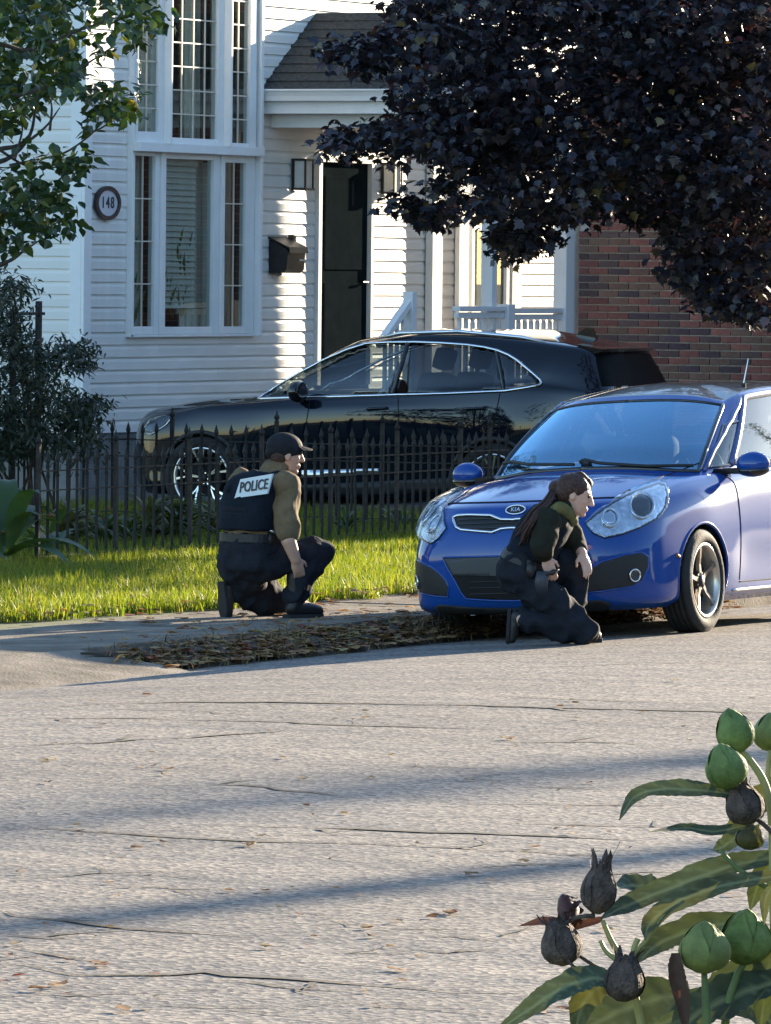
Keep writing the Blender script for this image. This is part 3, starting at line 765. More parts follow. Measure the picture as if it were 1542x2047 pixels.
for nm, c0 in (('red_brick', (0.23, 0.085, 0.065)), ('dark_brick', (0.125, 0.075, 0.066)), ('brown_brick', (0.19, 0.105, 0.075)), ('plum_brick', (0.105, 0.065, 0.07)), ('rust_brick', (0.27, 0.10, 0.075))):
    M_['bricks'].append(mat(nm, c0, 0.9, var=0.25, scale=14, objvar=0.18, bump=0.5, bscale=70))
CO = 0.0729; BL = 0.218
me_br = []
for mm in M_['bricks']:
    me = MB().bbox(-0.012, 0.02, -BL / 2 + 0.006, BL / 2 - 0.006, 0.006, CO - 0.006, 0.0035).mesh('brick'); me.materials.append(mm); me_br.append(me)
me_half = [MB().bbox(-0.012, 0.02, -BL / 4 + 0.006, BL / 4 - 0.006, 0.006, CO - 0.006, 0.0035).mesh('brick') for _ in M_['bricks']]
for me, mm in zip(me_half, M_['bricks']): me.materials.append(mm)
zt = at(1200, 480, X=XB).z; zb = at(1400, 800, X=XB).z; yb_min = at(1560, 650, X=XB).y
rowi = 0; z = 0.0; rr = random.Random(21); stuffV = []; cnt = 0
rows = []
while z < 5.4:
    y = YB1 - (BL / 2 if rowi % 2 == 0 else BL)
    first = True
    while y > 18.4:
        vis = (zb - CO < z < zt + 0.02 and y > yb_min)
        k = rr.choices(range(5), [4, 3, 4, 2, 2])[0]
        if vis:
            if rowi % 2 and first:
                inst('brick', me_half[k], brick_h, Matrix.Translation((XB, YB1 - BL / 4, z)))
            inst('brick', me_br[k], brick_h, Matrix.Translation((XB + rr.uniform(-.002, .002), y, z))); cnt += 1
        else: rows.append((y, z, k))
        first = False; y -= BL
    z += CO; rowi += 1
print('bricks in view', cnt)
mbr = MB()
for (y, z, k) in rows: mbr.box(XB - .010, XB + .02, y - BL / 2 + .006, y + BL / 2 - .006, z + .006, z + CO - .006)
ob = mbr.build('other_bricks', M_['bricks'][0], brick_h); ob['kind'] = 'stuff'

# ================================================================== wrought iron fences
YFE = 22.3; XFE1 = 50.1
ZF = zlawn(YFE)
def picket_mesh():
    mb = MB(); r_ = 0.0118
    mb.tube([(0, 0, -0.03), (0, 0, 0.76)], r_, 6)
    mb.lathe([(0.0, 0.64), (0.011, 0.645), (0.0165, 0.66), (0.011, 0.675), (0.0, 0.68)], (0, 0, 0), n=8)
    mb.lathe([(0.008, 0.745), (0.017, 0.765), (0.020, 0.78), (0.012, 0.81), (0.0, 0.85)], (0, 0, 0), n=6)
    me = mb.mesh('picket'); me.materials.append(M_['fence_iron']); return me
me_p = picket_mesh()
def post_mesh():
    mb = MB(); mb.box(-.014, .014, -.014, .014, -.05, .84); mb.ball((0, 0, .875), .024, 8, 6); mb.lathe([(.02, .84), (.02, .85), (.0, .852)], (0, 0, 0), n=8); mb.lathe([(.012, .89), (.0, .945)], (0, 0, 0), n=6)
    me = mb.mesh('post'); me.materials.append(M_['fence_iron']); return me
me_po = post_mesh()
def fence(name, label, A, B, sp, pe=10):
    A = Vector(A); B = Vector(B); d = B - A; L_ = d.length; d.normalize()
    t = thing(name, label, 'fence', A, group='wrought iron fences of the front garden')
    n = int(L_ / sp)
    for i in range(n + 1):
        p = A + d * (i * sp)
        tilt = Matrix.Rotation(rnd.gauss(0, .006), 4, 'X') @ Matrix.Rotation(rnd.gauss(0, .006), 4, 'Y')
        if i % pe == 0: inst('post', me_po, t, Matrix.Translation(p) @ tilt)
        else: inst('picket', me_p, t, Matrix.Translation(p + Vector((0, 0, rnd.uniform(-.006, .006)))) @ tilt @ Matrix.Diagonal((1, 1, .955, 1)))
    ang = atan2(d.y, d.x)
    for z_ in (0.075, 0.53, 0.665):
        mb = MB(); q = A + d * (L_ / 2)
        mb.box(-L_ / 2, L_ / 2, -.011, .011, z_ - .0045, z_ + .0045)
        me = mb.mesh('rail'); me.materials.append(M_['fence_iron'])
        inst('rail', me, t, Matrix.Translation(q) @ Matrix.Rotation(ang, 4, 'Z'))
    return t
xa = at(76, 1010, Y=YFE).x
fence('iron_fence', 'low black spear topped iron fence along the lawn behind the kneeling officer', (xa, YFE, ZF), (XFE1, YFE, ZF), 0.147, 8)
fence('side_fence', 'black spear topped iron fence running from the street up beside the dark suv', (XFE1, YFE + 0.15, ZF), (XFE1, 28.3, ZF + .03), 0.135, 7)
# taller gate posts by the shrub
gp_ = thing('garden_gate', 'tall thin black iron gate frame standing in the dark shrub', 'gate', at(50, 900, Y=26.2) * 1.0)
p1 = at(78, 602, Y=26.2); p0 = at(27, 617, Y=26.2); 
for p in (p0, p1):
    MB().box(p.x - .022, p.x + .022, 26.18, 26.22, 0.0, p.z).build('post', M_['fence_iron'], gp_)
zr = at(50, 627, Y=26.2).z
MB().box(at(18, 627, Y=26.2).x, at(88, 627, Y=26.2).x, 26.188, 26.212, zr - .012, zr + .012).build('top_rail', M_['fence_iron'], gp_)
MB().box(p0.x + .023, p1.x - .023, 26.19, 26.21, .60, .625).build('middle_rail', M_['fence_iron'], gp_)
for i in range(1, 4):
    x_ = p0.x + (p1.x - p0.x) * i / 4
    MB().tube([(x_, 26.2, .1), (x_, 26.2, .9)], .008, 6).build('bar', M_['fence_iron'], gp_)
# ================================================================== cars: shared surface machinery
def catmull(P, sub, mirror_ends=None):
    """P: (n, ..., 3) control rows -> ((n-1)*sub+1, ..., 3) Catmull-Rom along axis 0"""
    P = np.asarray(P, float)
    a = 2 * P[0] - P[1]; b = 2 * P[-1] - P[-2]
    if mirror_ends:
        a = P[1] * np.array(mirror_ends); b = P[-2] * np.array(mirror_ends)
    Q = np.concatenate([a[None], P, b[None]], 0); out = []
    for i in range(len(P) - 1):
        p0, p1, p2, p3 = Q[i], Q[i + 1], Q[i + 2], Q[i + 3]
        for k in range(sub):
            t = k / sub
            out.append(0.5 * ((2 * p1) + (-p0 + p2) * t + (2 * p0 - 5 * p1 + 4 * p2 - p3) * t * t + (-p0 + 3 * p1 - 3 * p2 + p3) * t ** 3))
    out.append(P[-1]); return np.array(out)
class Car:
    def __init__(s, rings, sr, sc, world, empty):
        G = catmull(np.array(rings, float), sr)                      # rows up
        G = np.swapaxes(catmull(np.swapaxes(G, 0, 1), sc, (1, -1, 1)), 0, 1)
        s.G = G; s.sr = sr; s.sc = sc; s.W = world; s.Wi = world.inverted(); s.e = empty
        nr, nc = G.shape[:2]; s.nr, s.nc = nr, nc
        full = np.concatenate([G.reshape(-1, 3), (G * np.array([1, -1, 1])).reshape(-1, 3)])
        fc = []
        for j in range(nr - 1):
            for i in range(nc - 1):
                q = (j * nc + i, j * nc + i + 1, (j + 1) * nc + i + 1, (j + 1) * nc + i)
                fc.append(q); o = nr * nc; fc.append((q[3] + o, q[2] + o, q[1] + o, q[0] + o))
        s.bvh = BVHTree.FromPolygons([Vector(p) for p in full], fc)
        s.claim = np.full((nr - 1, nc - 1), '', dtype=object)
    def region(s, name, r0, r1, c0, c1):
        a, b = int(round(r0 * s.sr)), int(round(r1 * s.sr)); c, d = int(round(c0 * s.sc)), int(round(c1 * s.sc))
        s.claim[a:b, c:d] = name
    def cell_centers(s):
        G = s.G; return (G[:-1, :-1] + G[1:, :-1] + G[:-1, 1:] + G[1:, 1:]) / 4
    def emit(s, name, key, mtl, sides=(1, -1), parent=None, off=0.0, objname=None, both=False):
        """make an object of all cells with that claim; both=True keeps the halves as two objects"""
        objs = []
        idx = np.argwhere(s.claim == key)
        def mk(sgs):
            V = []; Fc = []; mp = {}
            for sg in sgs:
                for (j, i) in idx:
                    q = []
                    for (a, b) in ((j, i), (j, i + 1), (j + 1, i + 1), (j + 1, i)):
                        kk = (sg, a, b)
                        p = s.G[a, b]
                        if abs(p[1]) < 1e-6: kk = (0, a, b)
                        if kk not in mp:
                            mp[kk] = len(V); V.append(Vector((p[0], p[1] * sg, p[2])))
                        q.append(mp[kk])
                    q = list(dict.fromkeys(q))
                    if len(q) >= 3: Fc.append(tuple(q if sg > 0 else q[::-1]))
            mb = MB(); mb.add([s.W @ p for p in V], Fc)
            o = mb.build(objname or name, mtl, parent or s.e, smooth=True, fix=False)
            return o
        if both:
            for sg in sides: objs.append(mk((sg,)))
        else: objs.append(mk(sides))
        return objs
    def cut_arch(s, x, z, r, key='#'):
        cc = s.cell_centers()
        msk = ((cc[..., 0] - x) ** 2 + (cc[..., 2] - z) ** 2 < r * r) & (cc[..., 1] > 0.35) & (cc[..., 2] < z + r)
        s.claim[msk] = key
    # ---- pixel -> local surface
    def hit(s, px, py):
        o = s.Wi @ CAM; d = (s.Wi.to_3x3() @ ray(px, py)).normalized()
        loc, nrm, _, _ = s.bvh.ray_cast(o, d)
        if loc is None: return None, None
        if nrm.dot(d) > 0: nrm = -nrm
        return loc, nrm
    def patch(s, name, poly, mtl, off=0.004, mirror=None, parent=None, step=5.0, hits=None, skirt=0.012):
        """lay a skin on the body inside a photograph-pixel polygon; mirror: None near only, 'both', 'far'"""
        n = len(poly); P = []
        for i in range(n):
            a = Vector(poly[i]); b = Vector(poly[(i + 1) % n]); k = max(1, int((b - a).length / step))
            P += [a.lerp(b, t / k) for t in range(k)]
        nb = len(P); xs_ = [p.x for p in P]; ys_ = [p.y for p in P]
        def inside(x, y):
            c = False; j = nb - 1
            for i in range(nb):
                if (P[i].y > y) != (P[j].y > y) and x < (P[j].x - P[i].x) * (y - P[i].y) / (P[j].y - P[i].y) + P[i].x: c = not c
                j = i
            return c
        pts = list(P); y = min(ys_) + step * .5
        while y < max(ys_):
            x = min(xs_) + step * .5
            while x < max(xs_):
                if inside(x, y) and min((Vector((x, y)) - q).length for q in P) > step * .45: pts.append(Vector((x, y)))
                x += step
            y += step
        vs, _, fs, *_ = delaunay_2d_cdt([Vector((p.x, p.y)) for p in pts], [], [list(range(nb))], 1, 1e-5)
        L3 = []; ok = []
        for p in vs:
            loc, nrm = s.hit(p.x, p.y)
            ok.append(loc is not None); L3.append((loc, nrm))
        good = [i for i, o_ in enumerate(ok) if o_]
        if not good: return []
        res = []
        fs = [f_ for f_ in fs if all(ok[i] for i in f_)]
        edge = {}
        for f_ in fs:
            for a, b in zip(f_, list(f_[1:]) + [f_[0]]): edge[(a, b)] = 1
        bnd = [(a, b) for (a, b) in edge if (b, a) not in edge]
        for sg in {None: (1,), 'both': (1, -1), 'far': (-1,)}[mirror]:
            def loc3(i, o_):
                p = L3[i][0] + L3[i][1] * o_
                return s.W @ Vector((p.x, p.y * sg, p.z))
            V = [loc3(i, off) if ok[i] else Vector((0, 0, 0)) for i in range(len(vs))]
            Fc = [tuple(f_) if sg > 0 else tuple(f_)[::-1] for f_ in fs]
            mb = MB(); mb.add(V, Fc)
            b0 = len(mb.v); sk = {}
            for (a, b) in bnd:
                for q in (a, b):
                    if q not in sk: sk[q] = len(mb.v); mb.v.append(tuple(loc3(q, off - skirt)))
                mb.f.append((a, b, sk[b], sk[a]))
            used = sorted({i for f_ in mb.f for i in f_}); rm = {q: k for k, q in enumerate(used)}
            mb.v = [mb.v[i] for i in used]; mb.f = [tuple(rm[i] for i in f_) for f_ in mb.f]
            res.append(mb.build(name, mtl, parent or s.e, smooth=False, fix=True))
            me = res[-1].data; me.polygons.foreach_set('use_smooth', [k < len(Fc) for k in range(len(me.polygons))])
        return res
    def line(s, name, pxs, rad, mtl, mirror=None, off=0.0, parent=None, closed=False, step=6, n=6):
        P = []
        m_ = len(pxs)
        for i in range(m_ if closed else m_ - 1):
            a = Vector(pxs[i]); b = Vector(pxs[(i + 1) % m_]); k = max(1, int((b - a).length / step)); P += [a.lerp(b, t / k) for t in range(k)]
        if not closed: P.append(Vector(pxs[-1]))
        L3 = [s.hit(p.x, p.y) for p in P]; L3 = [(a, b) for (a, b) in L3 if a is not None]
        out = []
        for sg in {None: (1,), 'both': (1, -1), 'far': (-1,)}[mirror]:
            pts = [s.W @ Vector(((a + b * off).x, (a + b * off).y * sg, (a + b * off).z)) for (a, b) in L3]
            out.append(MB().tube(pts, rad, n, closed).build(name, mtl, parent or s.e, smooth=True))
        return out
    def sym_line(s, name, pxs, rad, mtl, off=0.0, parent=None, step=5, n=6, closed=False):
        """half of a symmetrical trim given in pixels on one side (ending at the centre), completed by its mirror image"""
        P = []
        for i in range(len(pxs) - 1):
            a = Vector(pxs[i]); b = Vector(pxs[i + 1]); k = max(1, int((b - a).length / step)); P += [a.lerp(b, t / k) for t in range(k)]
        P.append(Vector(pxs[-1]))
        L3 = [s.hit(p.x, p.y) for p in P]; L3 = [a + b * off for (a, b) in L3 if a is not None]
        L3 = [p for p in L3 if p.y > 0.008]
        pts = L3 + [Vector((p.x, -p.y, p.z)) for p in reversed(L3)]
        return MB().tube([s.W @ p for p in pts], rad, n, closed).build(name, mtl, parent or s.e, smooth=True)
    def local_patch(s, name, poly, mtl, off=0.004, parent=None, step=0.02, skirt=0.02):
        """skin on the nose inside a front-view polygon (y, z), rays run straight back"""
        n = len(poly); P = []
        for i in range(n):
            a = Vector(poly[i]); b = Vector(poly[(i + 1) % n]); k = max(1, int((b - a).length / step)); P += [a.lerp(b, t / k) for t in range(k)]
        nb = len(P); pts = list(P)
        ys_ = [p.x for p in P]; zs_ = [p.y for p in P]
        def inside(x, y):
            c = False; j = nb - 1
            for i in range(nb):
                if (P[i].y > y) != (P[j].y > y) and x < (P[j].x - P[i].x) * (y - P[i].y) / (P[j].y - P[i].y) + P[i].x: c = not c
                j = i
            return c
        z_ = min(zs_) + step / 2
        while z_ < max(zs_):
            y_ = min(ys_) + step / 2
            while y_ < max(ys_):
                if inside(y_, z_) and min((Vector((y_, z_)) - q).length for q in P) > step * .45: pts.append(Vector((y_, z_)))
                y_ += step
            z_ += step
        vs, _, fs, *_ = delaunay_2d_cdt(pts, [], [list(range(nb))], 1, 1e-6)
        L3 = []
        for p in vs:
            loc, nrm, _, _ = s.bvh.ray_cast(Vector((-3, p.x, p.y)), Vector((1, 0, 0)))
            if loc is None: loc, nrm, _, _ = s.bvh.find_nearest(Vector((-.7, p.x, p.y)))
            if nrm.x > 0: nrm = -nrm
            L3.append((loc, nrm))
        mb = MB(); mb.add([s.W @ (a + b * off) for a, b in L3], [tuple(f_) for f_ in fs])
        edge = {}
        for f_ in fs:
            for a, b in zip(f_, list(f_[1:]) + [f_[0]]): edge[(a, b)] = 1
        nf = len(mb.f); sk = {}
        for (a, b) in [e for e in edge if (e[1], e[0]) not in edge]:
            for q in (a, b):
                if q not in sk: sk[q] = len(mb.v); mb.v.append(tuple(s.W @ (L3[q][0] + L3[q][1] * (off - skirt))))
            mb.f.append((a, b, sk[b], sk[a]))
        o = mb.build(name, mtl, parent or s.e, fix=True)
        o.data.polygons.foreach_set('use_smooth', [k < nf for k in range(len(o.data.polygons))])
        return o

M_['tyre'] = mat('black_tyre_rubber', (0.018, 0.018, 0.018), 0.8, var=0.2, scale=20, bump=0.3, bscale=60)
M_['plastic'] = mat('black_grained_plastic', (0.016, 0.017, 0.018), 0.55, bump=0.1, bscale=200)
M_['gloss_black'] = mat('gloss_black_trim', (0.008, 0.008, 0.009), 0.12, coat=0.6)
M_['chrome'] = mat('chrome', (0.78, 0.79, 0.80), 0.14, metal=1.0)
M_['satin'] = mat('satin_chrome', (0.70, 0.71, 0.72), 0.28, metal=1.0)
M_['interior'] = mat('dark_cabin_fabric', (0.045, 0.045, 0.048), 0.85, var=0.2, scale=8)
M_['seat'] = mat('grey_seat_fabric', (0.10, 0.10, 0.105), 0.9, var=0.2, scale=20)
M_['well'] = mat('wheel_well_liner', (0.008, 0.008, 0.008), 0.9)

def wheel(parent, W, c, R, wid, side, rim_mat, spoke_mat, nsp, style, detail=True, lip=None):
    """c: local centre of the wheel; side -1: outer face towards -y"""
    ax = (W.to_3x3() @ Vector((0, side, 0))).normalized(); o = W @ Vector(c); h = wid / 2
    ri = R * (0.72 if style == 'five' else 0.74)
    hub = MB(); hub.lathe([(0, h * .55), (ri * .28, h * .55), (ri * .30, h * .35), (ri * .62, h * .3), (ri * .62, -h * .6), (0, -h * .6)], o, ax, 24)
    w_ = hub.build('wheel', M_['well'], parent, smooth=False)
    ty = MB(); pr_ = [(ri, -h * .80), (ri + .012, -h * .92), (ri + (R - ri) * .45, -h * 1.02), (R - .022, -h * .93), (R - .004, -h * .80)]
    for k in range(5):                                                  # tread ribs
        a = -h * .80 + (h * 1.6) * (k + .08) / 5; b = -h * .80 + (h * 1.6) * (k + .92) / 5
        pr_ += [(R, a), (R, b)]
        if k < 4: pr_ += [(R - .008, b + .002), (R - .008, b + .006)]
    pr_ += [(R - .004, h * .80), (R - .022, h * .93), (ri + (R - ri) * .45, h * 1.02), (ri + .012, h * .92), (ri, h * .80)]
    ty.lathe(pr_, o, ax, 56); ty.build('tyre', M_['tyre'], w_, smooth=True)
    rm_ = MB(); rm_.lathe([(ri + .004, h * .80), (ri + .003, h * .90), (ri - .008, h * .92), (ri - .018, h * .86), (ri - .022, h * .55), (ri - .05, -h * .7)], o, ax, 56); rm_.build('rim', lip or rim_mat, w_, smooth=True)
    u = ax.orthogonal().normalized(); u = (Vector((0, 0, 1)) - ax * ax.z).normalized(); v_ = ax.cross(u)
    def q(r, a, d): return o + (u * cos(a) + v_ * sin(a)) * r + ax * d
    for k in range(nsp):
        a0 = 2 * pi * k / nsp + 0.15
        mb = MB()
        if style == 'five':
            st = [(.05, .30, h * .62), (.10, .21, h * .62), (ri * .62, .115, h * .70), (ri - .03, .105, h * .78), (ri - .012, .12, h * .80)]
            for (r, hw, d) in st:
                w0 = hw * (0.055 / max(r, .055)) * 1.4 if r < .12 else hw
                mb.v += [tuple(q(r, a0 - w0, d - .02)), tuple(q(r, a0 - w0 * .72, d)), tuple(q(r, a0 + w0 * .72, d)), tuple(q(r, a0 + w0, d - .02))]
            for i in range(len(st) - 1):
                for j in range(3): mb.f.append((i * 4 + j, i * 4 + j + 1, i * 4 + j + 5, i * 4 + j + 4))
        else:
            for da in (-.16, .16):
                b = len(mb.v); st = [(.05, .10, h * .55, 0), (ri * .5, .055, h * .68, .35), (ri - .012, .06, h * .82, 1.0)]
                for (r, hw, d, t) in st:
                    aa = a0 + da * t * 1.3; w0 = hw * (ri * .5 / max(r, .07)) if r < ri * .4 else hw
                    mb.v += [tuple(q(r, aa - w0, d - .02)), tuple(q(r, aa - w0 * .7, d)), tuple(q(r, aa + w0 * .7, d)), tuple(q(r, aa + w0, d - .02))]
                for i in range(len(st) - 1):
                    for j in range(3): mb.f.append((b + i * 4 + j, b + i * 4 + j + 1, b + i * 4 + j + 5, b + i * 4 + j + 4))
        mb.build('spoke', spoke_mat, w_, fix=False)
    cp = MB(); cp.lathe([(0, h * .72), (.026, h * .72), (.034, h * .66), (.034, h * .5), (.062, h * .5), (.062, h * .42)], o, ax, 20); cp.build('hub_cap', M_['plastic'], w_, smooth=True)
    for k in range(nsp):
        a0 = 2 * pi * (k + .5) / nsp + .15
        MB().tube([q(.048, a0, h * .45), q(.048, a0, h * .58)], .008, 6).build('wheel_nut', M_['satin'], w_)
    return w_
def arch_liner(parent, W, x, z, r, ywall, sgn, mtl):
    mb = MB(); n = 22; vs = []
    for k in range(n + 1):
        a = -.35 + (pi + .7) * k / n
        for y in (ywall, ywall - .30): vs.append(W @ Vector((x + r * cos(a), sgn * y, z + r * sin(a))))
    mb.add(vs, [(2 * i, 2 * i + 1, 2 * i + 3, 2 * i + 2) for i in range(n)])
    c = len(mb.v); mb.v.append(tuple(W @ Vector((x, sgn * (ywall - .30), z))))
    for i in range(n): mb.f.append((2 * i + 1, 2 * i + 3, c))
    return mb.build('wheel_arch_liner', mtl, parent)
def arch_lip(car, x, z, r, sgn, mtl, rad=.012, name='arch_lip'):
    pts = []
    for k in range(41):
        a = -.30 + (pi + .60) * k / 40
        p = Vector((x + r * cos(a), 2.0, z + r * sin(a)))
        loc, nrm, _, _ = car.bvh.ray_cast(p, Vector((0, -1, 0)))
        if loc is not None and p.z > .16: pts.append(car.W @ Vector((loc.x, sgn * (loc.y - .006), loc.z)))
    return MB().tube(pts, rad, 8).build(name, mtl, car.e, smooth=True)

def lamp_glass(name):
    return glass_mat(name, tint=(0.80, 0.84, 0.88), ior=1.5, opac=0.05, ocol=(0.6, 0.65, 0.7))
M_['lens'] = lamp_glass('headlamp_lens')
M_['lamp_inside'] = mat('headlamp_reflector', (0.72, 0.76, 0.82), 0.22, metal=0.9, var=0.35, scale=22, bump=0.5, bscale=30)
M_['amber'] = mat('amber_marker', (0.35, 0.11, 0.02), 0.3)

# ================================================================== blue hatchback
HX, HY = 38.05, 16.46
HW = Matrix.Translation((HX, HY, -0.049)) @ Matrix.Rotation(-math.atan(0.0566), 4, 'X')
hatch = thing('blue_hatchback', 'bright blue hatchback parked at the kerb with bronze five spoke wheels', 'car', (HX, HY, -0.049))
def blue_paint():
    M = mat('metallic_blue_paint', (0.005, 0.052, 0.25), 0.5, metal=0.0, spec=0.03, coat=1.0, coatrough=0.07)
    return M
M_['blue'] = blue_paint()
sx = [0, .36, .7, 1.2, 1.7, 2.2, 2.57, 2.9]               # side columns 6..13
def ring(front, ys_, zs_, rear, xoff=None):
    side = [(x, y, z) for x, y, z in zip(xoff or sx, ys_, zs_)]
    return front + side + rear
def fr(xs_, ys_, z): return [(x, y, zz) for x, y, zz in zip(xs_, ys_, z if isinstance(z, list) else [z] * 6)]
Yf = [0, .25, .46, .63, .745, .805]
R = []
R.append(ring(fr([-.70, -.69, -.66, -.58, -.47, -.37], [0, .25, .44, .58, .68, .73], .165), [.755, .765, .77, .77, .77, .765, .755, .72], [.17] * 8, [(3.0, .60, .22), (3.06, .35, .22), (3.07, 0, .22)]))
R.append(ring(fr([-.785, -.775, -.74, -.66, -.52, -.385], [0, .25, .455, .62, .735, .79], .205), [.80, .815, .82, .82, .82, .815, .80, .77], [.215] * 8, [(3.08, .64, .27), (3.15, .36, .27), (3.17, 0, .27)]))
R.append(ring(fr([-.825, -.815, -.775, -.685, -.54, -.39], Yf, .285), [.825, .84, .835, .83, .83, .83, .82, .79], [.29] * 8, [(3.12, .66, .34), (3.19, .37, .34), (3.21, 0, .34)]))
R.append(ring(fr([-.842, -.832, -.79, -.70, -.55, -.395], Yf, .40), [.845, .86, .845, .842, .842, .845, .845, .81], [.42] * 8, [(3.13, .67, .46), (3.20, .37, .46), (3.22, 0, .46)]))
R.append(ring(fr([-.845, -.835, -.79, -.695, -.54, -.385], Yf, .52), [.852, .862, .858, .858, .858, .858, .855, .815], [.54] * 8, [(3.13, .67, .58), (3.19, .37, .58), (3.21, 0, .58)]))
R.append(ring(fr([-.825, -.815, -.765, -.66, -.50, -.355], [0, .25, .455, .62, .74, .80], .62), [.85, .86, .86, .86, .86, .86, .85, .81], [.66] * 8, [(3.09, .66, .70), (3.14, .37, .70), (3.16, 0, .70)]))
R.append(ring(fr([-.79, -.78, -.725, -.61, -.45, -.31], [0, .25, .45, .61, .73, .79], [.695, .695, .70, .71, .72, .73]), [.84, .85, .852, .853, .853, .85, .84, .795], [.76, .775, .785, .79, .80, .805, .81, .82], [(3.06, .64, .82), (3.11, .36, .82), (3.13, 0, .82)]))
R.append(ring(fr([-.735, -.725, -.665, -.54, -.38, -.25], [0, .25, .44, .60, .715, .775], [.755, .755, .758, .765, .785, .80]), [.82, .832, .838, .84, .84, .836, .82, .775], [.83, .85, .865, .875, .885, .895, .90, .91], [(3.04, .62, .91), (3.09, .35, .91), (3.11, 0, .91)]))
R.append(ring(fr([-.62, -.61, -.555, -.44, -.29, -.17], [0, .25, .435, .59, .70, .755], [.812, .812, .810, .810, .822, .835]), [.79, .806, .812, .82, .82, .815, .795, .745], [.865, .888, .905, .925, .945, .96, .972, .98], [(3.02, .59, .98), (3.08, .33, .98), (3.10, 0, .98)], [.06, .40, .72, 1.2, 1.7, 2.2, 2.56, 2.88]))
R.append(ring(fr([-.25, -.24, -.21, -.13, -.01, .09], [0, .25, .44, .59, .68, .725], [.908, .905, .893, .882, .884, .888]), [.75, .775, .785, .795, .797, .79, .77, .715], [.90, .915, .928, .945, .962, .978, .99, .998], [(3.0, .56, 1.0), (3.07, .31, 1.0), (3.09, 0, 1.0)], [.27, .52, .78, 1.22, 1.72, 2.2, 2.56, 2.88]))
R.append(ring(fr([.14, .15, .18, .25, .34, .41], [0, .25, .43, .575, .66, .70], [.963, .96, .948, .934, .928, .928]), [.725, .748, .76, .777, .782, .774, .752, .695], [.93, .936, .942, .957, .974, .989, 1.0, 1.008], [(2.99, .53, 1.01), (3.06, .29, 1.01), (3.085, 0, 1.01)], [.50, .68, .88, 1.26, 1.74, 2.2, 2.56, 2.88]))
R.append(ring(fr([.44, .46, .50, .57, .63, .68], [0, .24, .41, .55, .64, .68], [.982, .978, .966, .95, .942, .942]), [.70, .727, .742, .762, .768, .76, .738, .68], [.945, .95, .956, .97, .988, 1.002, 1.012, 1.02], [(2.98, .51, 1.02), (3.05, .28, 1.02), (3.075, 0, 1.02)], [.74, .86, 1.02, 1.34, 1.78, 2.2, 2.56, 2.87]))
g0 = np.array(R[-1])
roof = ring(fr([1.26, 1.265, 1.285, 1.32, 1.36, 1.40], [0, .22, .37, .475, .54, .568], [1.355, 1.352, 1.342, 1.327, 1.312, 1.308]), [.58, .590, .595, .60, .60, .592, .578, .55], [1.318, 1.335, 1.35, 1.368, 1.378, 1.378, 1.368, 1.35], [(2.86, .42, 1.36), (2.9, .22, 1.368), (2.91, 0, 1.37)], [1.45, 1.53, 1.63, 1.80, 2.02, 2.28, 2.52, 2.76])
r1 = np.array(roof)
for t, bul in ((.33, .018), (.67, .018)):
    mid = g0 * (1 - t) + r1 * t
    mid[:, 1] += bul * (np.array([0, .2, .4, .6, .8, 1] + [1] * 8 + [.6, .3, 0])); mid[:6, 0] -= .02; mid[:, 2] += .01
    R.append([tuple(p) for p in mid])
R.append(roof)
r2_ = r1.copy(); r2_[:, 0] = r2_[:, 0] * .86 + 2.0 * .14; r2_[:, 1] *= .88; r2_[:, 2] += .035; R.append([tuple(p) for p in r2_])
r3_ = r1.copy(); r3_[:, 0] = r3_[:, 0] * .55 + 2.05 * .45; r3_[:, 1] *= .5; r3_[:, 2] = 1.432 + (r3_[:, 2] - 1.35) * .3; R.append([tuple(p) for p in r3_])
r4_ = r1.copy(); r4_[:, 0] = r4_[:, 0] * .35 + 2.08 * .65; r4_[:, 1] *= 0.0; r4_[:, 2] = 1.452; R.append([tuple(p) for p in r4_])
RA = np.array(R, float)
colf = np.array([1] * 9 + [.7, .4, .15, 0, 0, 0, 0, 0]); ringf = [0] * 8 + [.12, .5, .85] + [1.0] * 7
for i_ in range(len(RA)):
    RA[i_, :, 0] -= .30 * ringf[i_] * colf
    RA[i_, :, 2] += {12: .018, 13: .036}.get(i_, .052 if i_ >= 14 else 0)
RA[:9, :5, 0] -= .11; RA[:9, 5, 0] -= .05
hc = Car(RA, 8, 12, HW, hatch)
# rows: 11 = glass base, 14 = roof edge
hc.claim[:] = 'body'
hc.region('windscreen', 11.12, 13.9, 0, 4.55)
hc.region('side_window', 11.25, 13.72, 8.05, 10.0); hc.region('rear_side_window', 11.25, 13.72, 10.15, 12.3)
hc.region('quarter_window', 11.25, 12.9, 5.75, 7.8)
hc.region('rear_window', 11.3, 13.7, 13.7, 16)
hc.region('roof_panel', 14.35, 17, 0, 16)
WR_ = .308
hc.cut_arch(0, .305, .345); hc.cut_arch(2.57, .305, .345)
hc.emit('body', 'body', M_['blue'])
M_['roof_wrap'] = mat('dark_roof_paint', (0.030, 0.026, 0.026), 0.28, coat=0.8, spec=0.5)
hc.emit('roof', 'roof_panel', M_['roof_wrap'])
M_['screen'] = glass_mat('windscreen_glass', tint=(0.60, 0.70, 0.74), refl=(0.44, 0.75, 1.0), ior=5.0, opac=0.05, ocol=(0.10, 0.20, 0.32))
M_['side_glass'] = glass_mat('side_window_glass', tint=(0.62, 0.68, 0.68), ior=1.9, opac=0.10, ocol=(0.30, 0.36, 0.38))
hc.emit('windscreen', 'windscreen', M_['screen'])
for k_ in ('side_window', 'rear_side_window', 'quarter_window'): hc.emit('side_window', k_, M_['side_glass'], both=True)
hc.emit('rear_window', 'rear_window', M_['side_glass'])
